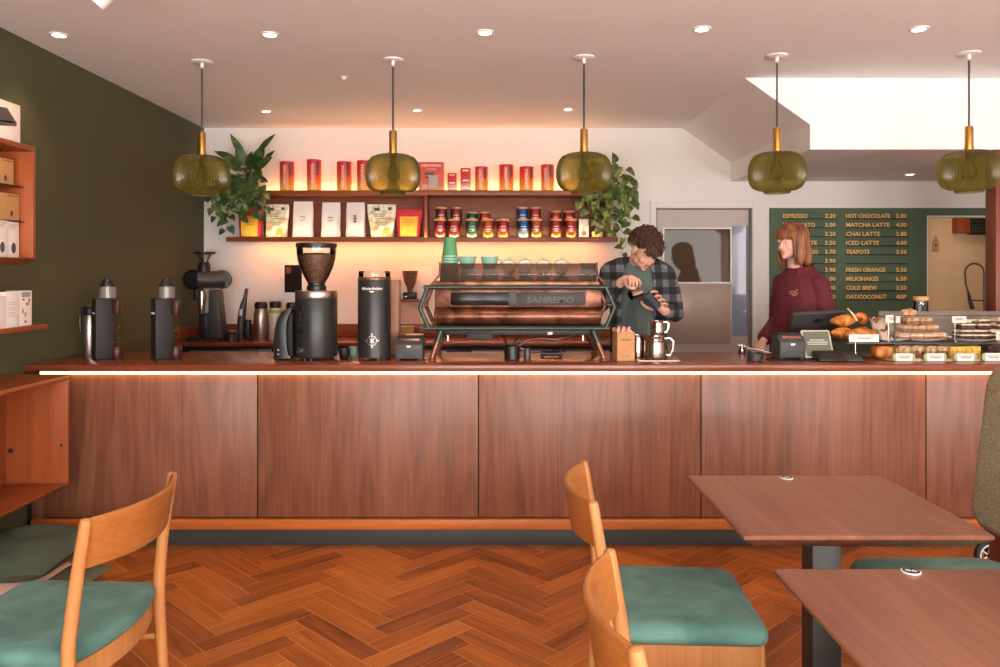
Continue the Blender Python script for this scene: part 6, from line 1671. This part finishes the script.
# ---------------------------------------------------------------- woman in maroon
def server():
    TX, TY = ax(800, 5.34), 5.34; root = Vector((TX, TY, 0)); inv = Matrix.Translation(-root)
    t = thing('person', 'person with shoulder length ginger hair in a maroon jacket looking left', 'person', root)
    rot = math.radians(-56)
    hc = H(790.8, 241.5, 5.30)
    HM = Matrix.Translation(hc) @ Matrix.Rotation(math.radians(-60),4,'Z') @ Matrix.Rotation(math.radians(6),4,'X')
    q = MB(); head_shapes(q, HM, 'f')
    nb = H(795, 268, 5.345)
    q.tube([nb-Vector((0,0,.05)), nb, HM @ Vector((0,.025,-.05))], [.058,.050,.046], 18)
    secs = [(.90,.165,.12),(1.02,.150,.108),(1.15,.140,.100),(1.28,.155,.115),(1.40,.158,.108),(1.475,.145,.09),(1.515,.105,.07),(1.545,.06,.05)]
    q.loft([sect(TX, TY, z, a, b, rot) for z, a, b in secs])
    dx = Vector((math.cos(rot), math.sin(rot), 0)); fw = Vector((math.sin(rot), -math.cos(rot), 0))
    c0 = Vector((TX, TY, 0))
    arms = []
    for s in (-1, 1):
        sh = c0+dx*(s*.140)+Vector((0,0,1.445)); el = c0+dx*(s*.190)+fw*(-.02)+Vector((0,0,1.175)); wr = c0+dx*(s*.150)+fw*.20+Vector((0,0,1.045))
        arms.append((sh, el, wr))
        q.tube([sh, sh*.5+el*.5, el], [.048,.043,.038], 14); q.tube([el, el*.6+wr*.4, wr], [.038,.035,.025], 14)
        d = (wr-el).normalized(); side = dx*(-s); fs = []
        pc = wr+d*.05
        for i in range(4):
            o = dx*(.022-.0147*i)*s; L = (.072,.08,.075,.06)[i]; b0 = wr+d*.088+o
            fs.append(([b0, b0+d*L*.45-Vector((0,0,.004)), b0+d*L*.78-Vector((0,0,.016)), b0+d*L*.92-Vector((0,0,.03))], [.0088,.0084,.0076,.0066]))
        hand(q, fs, ([wr+d*.02+side*.022, wr+d*.045+side*.04, wr+d*.075+side*.046-Vector((0,0,.01)), wr+d*.095+side*.040-Vector((0,0,.018))], [.0115,.0105,.0095,.0078]),
             ([wr-d*.01, wr+d*.03, wr+d*.07, wr+d*.095], [.024,.034,.038,.034], (0,0,1)))
    for s in (-1, 1):
        p = c0+dx*(s*.085)
        q.tube([p+Vector((0,0,.94)), p+Vector((0,0,.50)), p+Vector((0,.01,.09))], [.085,.056,.040], 16)
        q.box(p.x-.033, p.x+.033, p.y-.09, p.y+.05, .02, .08, .02)
    me = body_with_lips(q, .0034, HM, root, M['skin_f'], 3); link('body', me, M['skin_f'], t)
    face_marks(t, HM, root, M['hair_gg'], 'f')
    # straight bob with a fringe
    rn = random.Random(9); q = MB(); iH = inv @ HM
    b = MB(); b.ball((0,.026,.040), (.080,.096,.082), 28, 18); me = b.mesh('b'); q.addmesh(me, iH)
    crown = Vector((0,.03,.124))
    def surf(az_, z, g=1.0):
        """point on the hair shell at azimuth az_ (0 = face), height z"""
        zz = max(-1, min(1, (z-.035)/.092)); r = math.sqrt(max(0, 1-zz*zz)) if z > .035 else 1.0
        k = 1.0-.10*max(0, -(z)/.16) if z < 0 else 1.0
        return Vector((math.sin(az_)*.0875*r*g, .026-math.cos(az_)*.103*r*g, z))
    N = 190
    for k in range(N):
        a = -PI+2*PI*(k+rn.uniform(-.4,.4))/N
        fringe = abs(a) < .80
        g = rn.uniform(.97, 1.06)
        zend = rn.uniform(.006,.020) if fringe else (-.165+rn.uniform(-.02,.02)-.01*math.cos(a))
        if .80 <= abs(a) < 1.0: zend = rn.uniform(-.16,-.12)
        pts = []; n = 7 if fringe else 13
        for i in range(n):
            f = i/(n-1); z = .128+(zend-.128)*f**1.15
            p = surf(a+.05*math.sin(f*5+k)*(1 if not fringe else .5), z, g)
            if not fringe and z < -.02:
                # flare, then curl in at the ends
                fl = math.sin(PI*min(1, (-.02-z)/.15))*.010
                p += Vector((math.sin(a)*fl, -math.cos(a)*fl, 0))
                p.y += .0
            if fringe: p.y -= .012*math.sin(PI*f*.8)
            pts.append(iH @ p)
        r = rn.uniform(.0062,.0085)
        q.tube(pts, [r*.6]+[r]*(n-3)+[r*.75, r*.25], 6)
    q.build('hair', M['hair_gg'], t, 180)
    # jacket
    q = MB()
    js = [(.72,.20,.178),(.80,.20,.178),(.92,.194,.170),(1.06,.184,.158),(1.20,.176,.150),(1.34,.172,.140),(1.43,.160,.120),(1.49,.135,.098),(1.525,.105,.084),(1.545,.080,.074)]
    q.loft([sect(TX, TY, z, a, b, rot, 32, .85) for z, a, b in js])
    for sh, el, wr in arms:
        q.ball(sh, (.070,.070,.066), 16, 12)
        nk = c0+dx*(.05 if sh is arms[1][0] else -.05)+Vector((0,0,1.512)); q.tube([nk, nk*.5+sh*.5+Vector((0,0,.012)), sh], [.034,.050,.062], 16)
        c = wr+(el-wr)*.06
        q.tube([sh, sh*.55+el*.45, el], [.073,.070,.065], 18); q.ball(el, .064, 14, 10); q.tube([el, el*.5+c*.5, c], [.063,.058,.050], 18)
    me = fuse(q, .0065, 4)
    ripple(me, 7, .009, 19, .0035)
    me.transform(inv); link('jacket', me, M['maroon'], t)
    # collar flaps
    for s in (-1, 1):
        q = MB(); rings = []
        for k in range(9):
            f = k/8; ang = PI/2+s*(.05+f*2.7)
            bx, by = .078*math.cos(ang), .074*math.sin(ang); z = 1.568-.030*f
            rings.append([rotv for rotv in (Matrix.Rotation(rot,4,'Z') @ v for v in (Vector((bx,by,z)), Vector((bx*1.15,by*1.15,z+.010)), Vector((bx*1.5,by*1.45,z-.034-.02*f)), Vector((bx*1.45,by*1.40,z-.040-.02*f))))])
        q.loft(rings); q.build('collar', M['maroon'], t, 60)
    # placket buttons and stitched chest emblem
    for z in (1.46,1.36,1.26,1.15,1.04):
        hy = .150-.0*z
        d = .146 if z > 1.3 else .155
        if z > 1.42: d = .125
        q = MB(); q.ball(fw*(d+.004)+Vector((0,0,z)), (.006,.006,.006), 10, 8); q.build('button', M['matte_black'], t)
    q = MB(); o = fw*.148+dx*.062+Vector((0,0,1.385))
    for (a, b_) in (((-.03,.0),(.03,.014)), ((-.03,-.014),(.026,-.002)), ((-.012,-.026),(.03,-.012))):
        pts = [o+dx*(a[0]+(b_[0]-a[0])*f)+Vector((0,0,a[1]+(b_[1]-a[1])*f+.004*math.sin(f*9)))+fw*(-.9*(abs(.062+a[0]+(b_[0]-a[0])*f)**2)+.0125) for f in [i/8 for i in range(9)]]
        q.tube(pts, .0028, 6)
    q.build('emblem', M['tan'], t)
    q = MB()
    for s in (-1, 1):
        p = c0+dx*(s*.087); q.tube([p+Vector((0,0,.98)), p+Vector((0,0,.5)), p+Vector((0,.008,.05))], [.10,.076,.068], 18)
    q.ball((TX,TY,.94), (.172,.125,.10), 20, 14)
    me = fuse(q, .009, 3); me.transform(inv); link('trousers', me, M['trouser'], t)
    for s in (-1, 1): p = c0+dx*(s*.087); shoe(t, (p.x, p.y+.01, 0), rot, root, M['black'])
server()
# ================================================================ pastry display at the right of the counter
PY_F = 4.42
def lump(nm, m, size, seed=0, amp=.006, n=3, bev=.35, flat_base=True, layers=None):
    """irregular baked block / blob resting on z=0; layers: [(z fraction, slot)]"""
    b = bmesh.new(); bmesh.ops.create_cube(b, size=1)
    bmesh.ops.subdivide_edges(b, edges=list(b.edges), cuts=n*2, use_grid_fill=True)
    for v in b.verts:
        c = v.co*2
        s = Vector((c.x*math.sqrt(max(0,1-c.y*c.y/2-c.z*c.z/2+c.y*c.y*c.z*c.z/3)), c.y*math.sqrt(max(0,1-c.z*c.z/2-c.x*c.x/2+c.z*c.z*c.x*c.x/3)), c.z*math.sqrt(max(0,1-c.x*c.x/2-c.y*c.y/2+c.x*c.x*c.y*c.y/3))))
        c = c*(1-bev)+s*bev
        p = Vector((c.x*size[0]/2, c.y*size[1]/2, (c.z+1)*size[2]/2))
        d = noise.noise(p*38+Vector((seed*3.1, seed*1.7, seed)))*amp+noise.noise(p*90+Vector((seed,0,seed*2)))*amp*.5
        p += c.normalized()*d
        p.z = max(0.0005, p.z); v.co = p
    q = MB(); q.join(b)
    if layers:
        for f in q.bm.faces:
            z = f.calc_center_median().z/size[2]
            for zf, sl in layers:
                if z >= zf: f.material_index = sl
    return q
M['crust'] = patches('golden_crust', [(120,58,18),(200,116,40),(234,166,84)], 26, .45, 4, .3, .5)
M['crumb'] = patches('crumble_top', [(150,100,66),(206,160,116),(234,204,166)], 60, .85, 4, .8, .5)
M['sponge'] = patches('brown_sponge', [(96,52,28),(150,92,54),(180,120,76)], 50, .85, 4, .6, .5)
M['choc'] = patches('chocolate_cake', [(34,18,14),(62,34,26),(92,56,42)], 45, .7, 4, .6, .5)
M['cream'] = patches('pale_cream_layer', [(206,172,134),(236,210,176),(246,228,204)], 30, .6, 3, .3, .5)
M['polenta'] = patches('yellow_cake', [(206,146,46),(238,190,82),(248,214,120)], 55, .8, 4, .5, .5)
M['parch'] = plain('baking_paper', (222,196,178), .8, var=.06, bump=.3, bscale=40)
M['china'] = plain('white_china', (240,232,226), .25, var=.01)
SZ = 1.113
def px_thing(px, Y, z): return (ax(px, Y), Y, z)
# case
cse = thing('pastry_case', 'low glass fronted pastry display on the right end of the counter', 'display case', (ax(945,4.6), 4.6, CT))
X0, X1 = ax(894.5, PY_F)-ax(945,4.6), 4.0-ax(945,4.6)
zt = az(315.5, PY_F)-CT
q = MB(); q.box(X0, X1, PY_F-4.6, PY_F-4.6+.006, .012, zt, .001); q.build('front_glass', clear_glass('case_glass', (250,252,251), .22), cse)
q = MB(); q.box(X0, X1, PY_F-4.6-.001, PY_F-4.6+.008, zt-.004, zt+.002, .001); q.build('top_edge', M['grey_metal'], cse)
q = MB(); q.box(X0-.001, X0+.006, PY_F-4.6-.001, PY_F-4.6+.007, .012, zt, .001); q.build('side_edge', M['grey_metal'], cse)
xs0 = ax(836,4.62)-ax(945,4.6)
q = MB(); q.box(xs0, X1, -.13, .26, SZ-CT-.010, SZ-CT, .002); q.build('shelf', plain('dark_shelf', (60,52,48), .35), cse)
for x in (xs0+.02, xs0+.5, xs0+1.0):
    q = MB(); q.box(x, x+.02, .2, .24, 0, SZ-CT-.010, .002); q.build('support', M['matte_black'], cse)
q = MB(); q.prism([(ax(864,4.72)-ax(945,4.6),.16),(X1,.16),(X1,-.17),(ax(893,4.43)-ax(945,4.6),-.17)], 0, .010, 'z', .002); q.build('base_tray', M['parch'], cse)
q = MB(); q.box(X0+.12, X1, .25, .256, SZ-CT, zt+.005, .001); q.build('rear_glass', clear_glass('rear_frosted', (226,220,216), .6, (206,192,184), .45), cse)
# plates
pl0 = None
for px, Y, r, lb in ((893,4.60,.085,'small white plate under the paper wrapped muffins'),(922,4.60,.115,'white plate under the tallest pile of brown bars'),(970,4.60,.135,'white plate under the dark layered slices')):
    t = thing('plate', lb, 'plate', px_thing(px, Y, SZ), 0, 'white plates in the pastry display')
    q = MB(); q.lathe([(r*.55,0),(r*.6,.002),(r*.97,.013),(r,.017),(r*.96,.016),(r*.58,.006),(.001,.005)], n=40, cap1=False); q.build('plate_body', M['china'], t)
# croissants
def croissant(label, px, py, Y, rz, s, tilt=(0,0)):
    q = MB(); n = 26; rings = []
    for k in range(n+1):
        u = -1+2*k/n; a = u*1.15
        c = Vector((math.sin(a)*.075, -(math.cos(a)-.6)*.05, 0)); r = .034*(1-abs(u)**1.7*.82)*(1+.13*abs(math.sin(u*9.5)))
        tx = Vector((math.cos(a), math.sin(a)*.66, 0)).normalized(); sd = Vector((-tx.y, tx.x, 0))
        rings.append([c+sd*(r*math.cos(2*PI*i/16))+Vector((0,0,.030+r*.95*math.sin(2*PI*i/16))) for i in range(16)])
    q.loft(rings)
    o = q.build('croissant', M['crust'], None, 80, (ax(px,Y), Y, az(py,Y))); o.rotation_euler = (tilt[0], tilt[1], rz); o.scale = (s,)*3
    return tag(o, label, 'croissant', 'croissants left of the glass')
croissant('golden croissant at the left of the pile, nearest the till', 841, 337.5, 4.645, .3, 1.0)
croissant('golden croissant lying on top of the pile under the tongs', 844, 325, 4.66, -.2, 1.05, (.1,-.12))
croissant('golden croissant at the back of the pile behind the tongs', 860, 336.8, 4.74, .5, 1.0)
croissant('golden croissant standing at the back, partly covered by the tongs', 857, 322, 4.735, 1.0, .95, (.2,.3))
q = lump('bread_roll', None, (.18,.10,.075), 4, .008, 4, .85); o = q.build('bread_roll', M['crust'], None, 80, px_thing(861, 4.545, SZ)); tag(o, 'large glossy golden bread roll in front of the croissants', 'bread')
t = thing('serving_tongs', 'pale handled tongs resting on the croissants', 'tongs', (ax(854,4.6), 4.60, az(327,4.6)))
o0 = Vector((ax(854,4.6), 4.60, az(327,4.6)))
a, b, c = H(847.5,308.5,4.62)-o0, H(857.5,321,4.57)-o0, H(861.5,326,4.55)-o0
q = MB(); q.tube([a, a*.5+b*.5+Vector((0,-.004,.006)), b], [.006,.008,.007], 10, flat=.5); q.build('handle', M['cream'], t)
q = MB(); q.tube([b, c], [.0075,.006], 10, flat=.6); q.build('tip', M['black'], t)
# paper wrapped muffins
def muffin(label, px, Y, r, h, rz=0.0, first=None):
    t = thing('muffin', label, 'muffin', px_thing(px, Y, SZ+.007), rz, 'muffins in paper')
    q = MB(); n = 40; rings = []
    for z, k, w in ((0,.62,0),(.3,.72,.03),(.6,.86,.06),(.85,1.0,.11),(1.0,1.12,.2)):
        rings.append([Vector((r*k*(1+w*math.cos(4*2*PI*i/n))*math.cos(2*PI*i/n), r*k*(1+w*math.cos(4*2*PI*i/n))*math.sin(2*PI*i/n), h*(z+.16*(w/.2)*math.cos(4*2*PI*i/n)*(z > .8)))) for i in range(n)])
    q.loft(rings, True, False); q.build('paper_case', M['parch'], t)
    q = MB(); q.ball((0,0,h*.82), (r*.9,r*.9,h*.36), 18, 12); q.build('cake_top', M['sponge'], t); return t
muffin('paper wrapped muffin at the back, its dark top uppermost', 878.5, 4.675, .042, .11)
muffin('paper wrapped muffin behind the white card at the glass edge', 893, 4.73, .038, .085, .5)
muffin('paper wrapped muffin in front, beside the bread roll', 884, 4.565, .034, .055, .2)
# slices
def slab(nm, label, group, px, py, Y, size, mats, seed, rz=0.0, layers=None, cat='cake', bev=.10, amp=.004, tilt=0.0):
    q = lump(nm, None, size, seed, amp, 3, bev, layers=layers)
    o = q.build(nm, mats, None, 80, (ax(px,Y), Y, py if py < 20 else az(py,Y))); o.rotation_euler = (0, tilt, rz); return tag(o, label, cat, group)
PZ = SZ+.0065
lay = [(0,0),(.55,1)]
G = 'brown bars piled behind the glass'
th = .042
ROWS = [[(902,4.585,.1),(914,4.57,-.05),(927,4.57,.06),(938,4.6,-.1)],[(905,4.62,.2),(917,4.60,-.1),(929.5,4.605,.05)],[(910,4.60,0),(923,4.61,.1)]]
WORD = ['bottom','second','top']
ORD = ['first','second','third','fourth']
for r_, row in enumerate(ROWS):
    for i, (px, Y, rz) in enumerate(row):
        slab('cake_bar', 'brown oat bar, %s from left in the %s layer of the pile' % (ORD[i], WORD[r_]), G, px, PZ+th*r_+.001*r_, Y, (.072,.075,th), [M['sponge'], M['crumb']], r_*7+i, rz, lay, 'cake bar')
q = lump('scone', None, (.085,.07,.05), 30, .008, 4, .8); tag(q.build('scone', M['crumb'], None, 80, (ax(908,4.62), 4.62, PZ+th*3+.003)), 'pinkish lumpy scone on top of the brown bar pile', 'scone')
G = 'dark layered slices behind the glass'
lay2 = [(0,0),(.42,1),(.60,0),(.78,1)]
th = .060
for r_, row in enumerate(([(963,4.585,.05),(977.5,4.58,-.04),(990.5,4.6,.1)],[(965,4.59,-.1),(980,4.59,.08)])):
    for i, (px, Y, rz) in enumerate(row):
        slab('layer_slice', 'dark chocolate and cream slice, %s from left in the %s layer' % (ORD[i], ('lower','upper')[r_]), G, px, PZ+(th+.001)*r_, Y, (.078,.085,th), [M['choc'], M['cream']], r_*5+i+40, rz, lay2, 'cake slice')
slab('layer_slice', 'cream topped slice cut by the right picture edge behind the glass', G, 999.5, PZ+.062, 4.62, (.08,.08,.066), [M['choc'], M['cream']], 61, .1, [(0,0),(.3,1),(.5,0),(.66,1)], 'cake slice')
BZ = CT+.0105
q = lump('loaf_cake', None, (.135,.10,.072), 70, .006, 4, .35); tag(q.build('loaf_cake', M['crust'], None, 80, (ax(883.5,4.53), 4.53, BZ)), 'dark golden loaf cake at the left end of the lower row', 'loaf cake')
G = 'crumble blocks in the lower row'
for i, (px, Y, w) in enumerate(((901.5,4.53,.075),(914,4.55,.072),(926.8,4.53,.066),(938,4.55,.065))):
    slab('crumble_block', 'crumble topped cake block, %s from left in the lower row' % ORD[i], G, px, BZ, Y, (w,.10,.072), [M['sponge'], M['crumb']], 80+i, .05*(i-1), [(0,0),(.5,1)], 'cake', .15, .006)
slab('yellow_cake', 'yellow sponge cake block, left half, in the lower row', 'yellow sponge cake blocks', 953, BZ, 4.53, (.088,.10,.068), [M['polenta']], 91, .03, None, 'cake', .10, .003)
slab('yellow_cake', 'yellow sponge cake block, right half, in the lower row', 'yellow sponge cake blocks', 968.5, BZ, 4.53, (.086,.10,.070), [M['polenta']], 92, -.02, None, 'cake', .10, .003)
for i, (px, z, Y) in enumerate(((983,BZ,4.53),(997,BZ,4.53),(989,BZ+.039,4.55))):
    slab('brownie', ('dark brownie next to the yellow cake in the lower row','dark brownie at the right picture edge in the lower row','dark brownie lying on two others at the right end')[i], 'dark brownies in the lower row', px, z, Y, (.075,.085,.037), [M['choc']], 95+i, .1*i, None, 'brownie', .15, .006)
# price cards
def card(label, px0, px1, py0, py1, Y, oval, zbase=None, n=2):
    w = (px1-px0)*Y/F; h = (py1-py0)*Y/F; z0 = az(py1, Y)
    zb = z0 if zbase is None else zbase
    t = thing('price_card', label, 'price card', (ax((px0+px1)/2,Y), Y, zb), 0, 'price cards at the pastry display')
    dz = z0-zb
    q = MB(); k = .84 if oval else 1.0
    q.box(-w/2*k*.86, w/2*k*.86, -.0075, -.006, dz+h*.06, dz+h*.94, .0003) if oval else q.box(-w/2, w/2, -.001, .001, dz, dz+h, .0004)
    q.build('card', M['paper'], t)
    if oval:
        q = MB(); q.prism([(x, z+dz) for x, z in rrect(-w/2, w/2, 0, h, h*.42, 6)], -.0055, .0045, 'y', .002); q.build('holder', plain('pale_green_holder', (164,178,134), .5, var=.05), t)
    elif dz > .01:
        q = MB(); q.cyl((-w*.28,.003,0), (-w*.28,.003,dz+h*.4), .003, n=8); q.lathe([(.018,0),(.018,.003),(.004,.005)], (-w*.28,.003,0), 16); q.build('stand', M['steel'], t)
    q = MB(); q.smooth = False; yy = -.0078 if oval else -.0013
    for kk, (zf, wf) in enumerate(((.62,.30),(.42,.22))): q.box(-w*wf, w*wf, yy-.0002, yy, dz+h*zf, dz+h*(zf+.08))
    q.build('print', M['txt_dark'], t)
card('white card in an oval green holder, first from left along the case', 892.5, 915, 353, 361.5, 4.405, True, CT, 0)
card('white card in an oval green holder, second from left along the case', 923.5, 946.5, 353, 361.5, 4.405, True, CT, 1)
card('white card in an oval green holder, third from left along the case', 953.5, 976.5, 353, 361.5, 4.405, True, CT, 2)
card('white card in an oval green holder at the right picture edge', 981.5, 1004, 352.8, 361.5, 4.405, True, CT, 3)
card('wide white card on a thin stand in front of the bread roll', 849, 879, 334.5, 342, 4.46, False, CT, 1)
card('white card on the upper shelf in front of the muffins at the glass edge', 885.5, 900, 315, 323, 4.52, False, SZ, 0)
card('white card on the upper shelf left of the dark layered slices', 952, 966.5, 316, 323, 4.52, False, SZ, 2)
card('white card on the upper shelf at the far right picture edge', 996, 1008, 332, 340, 4.50, False, SZ, 3)
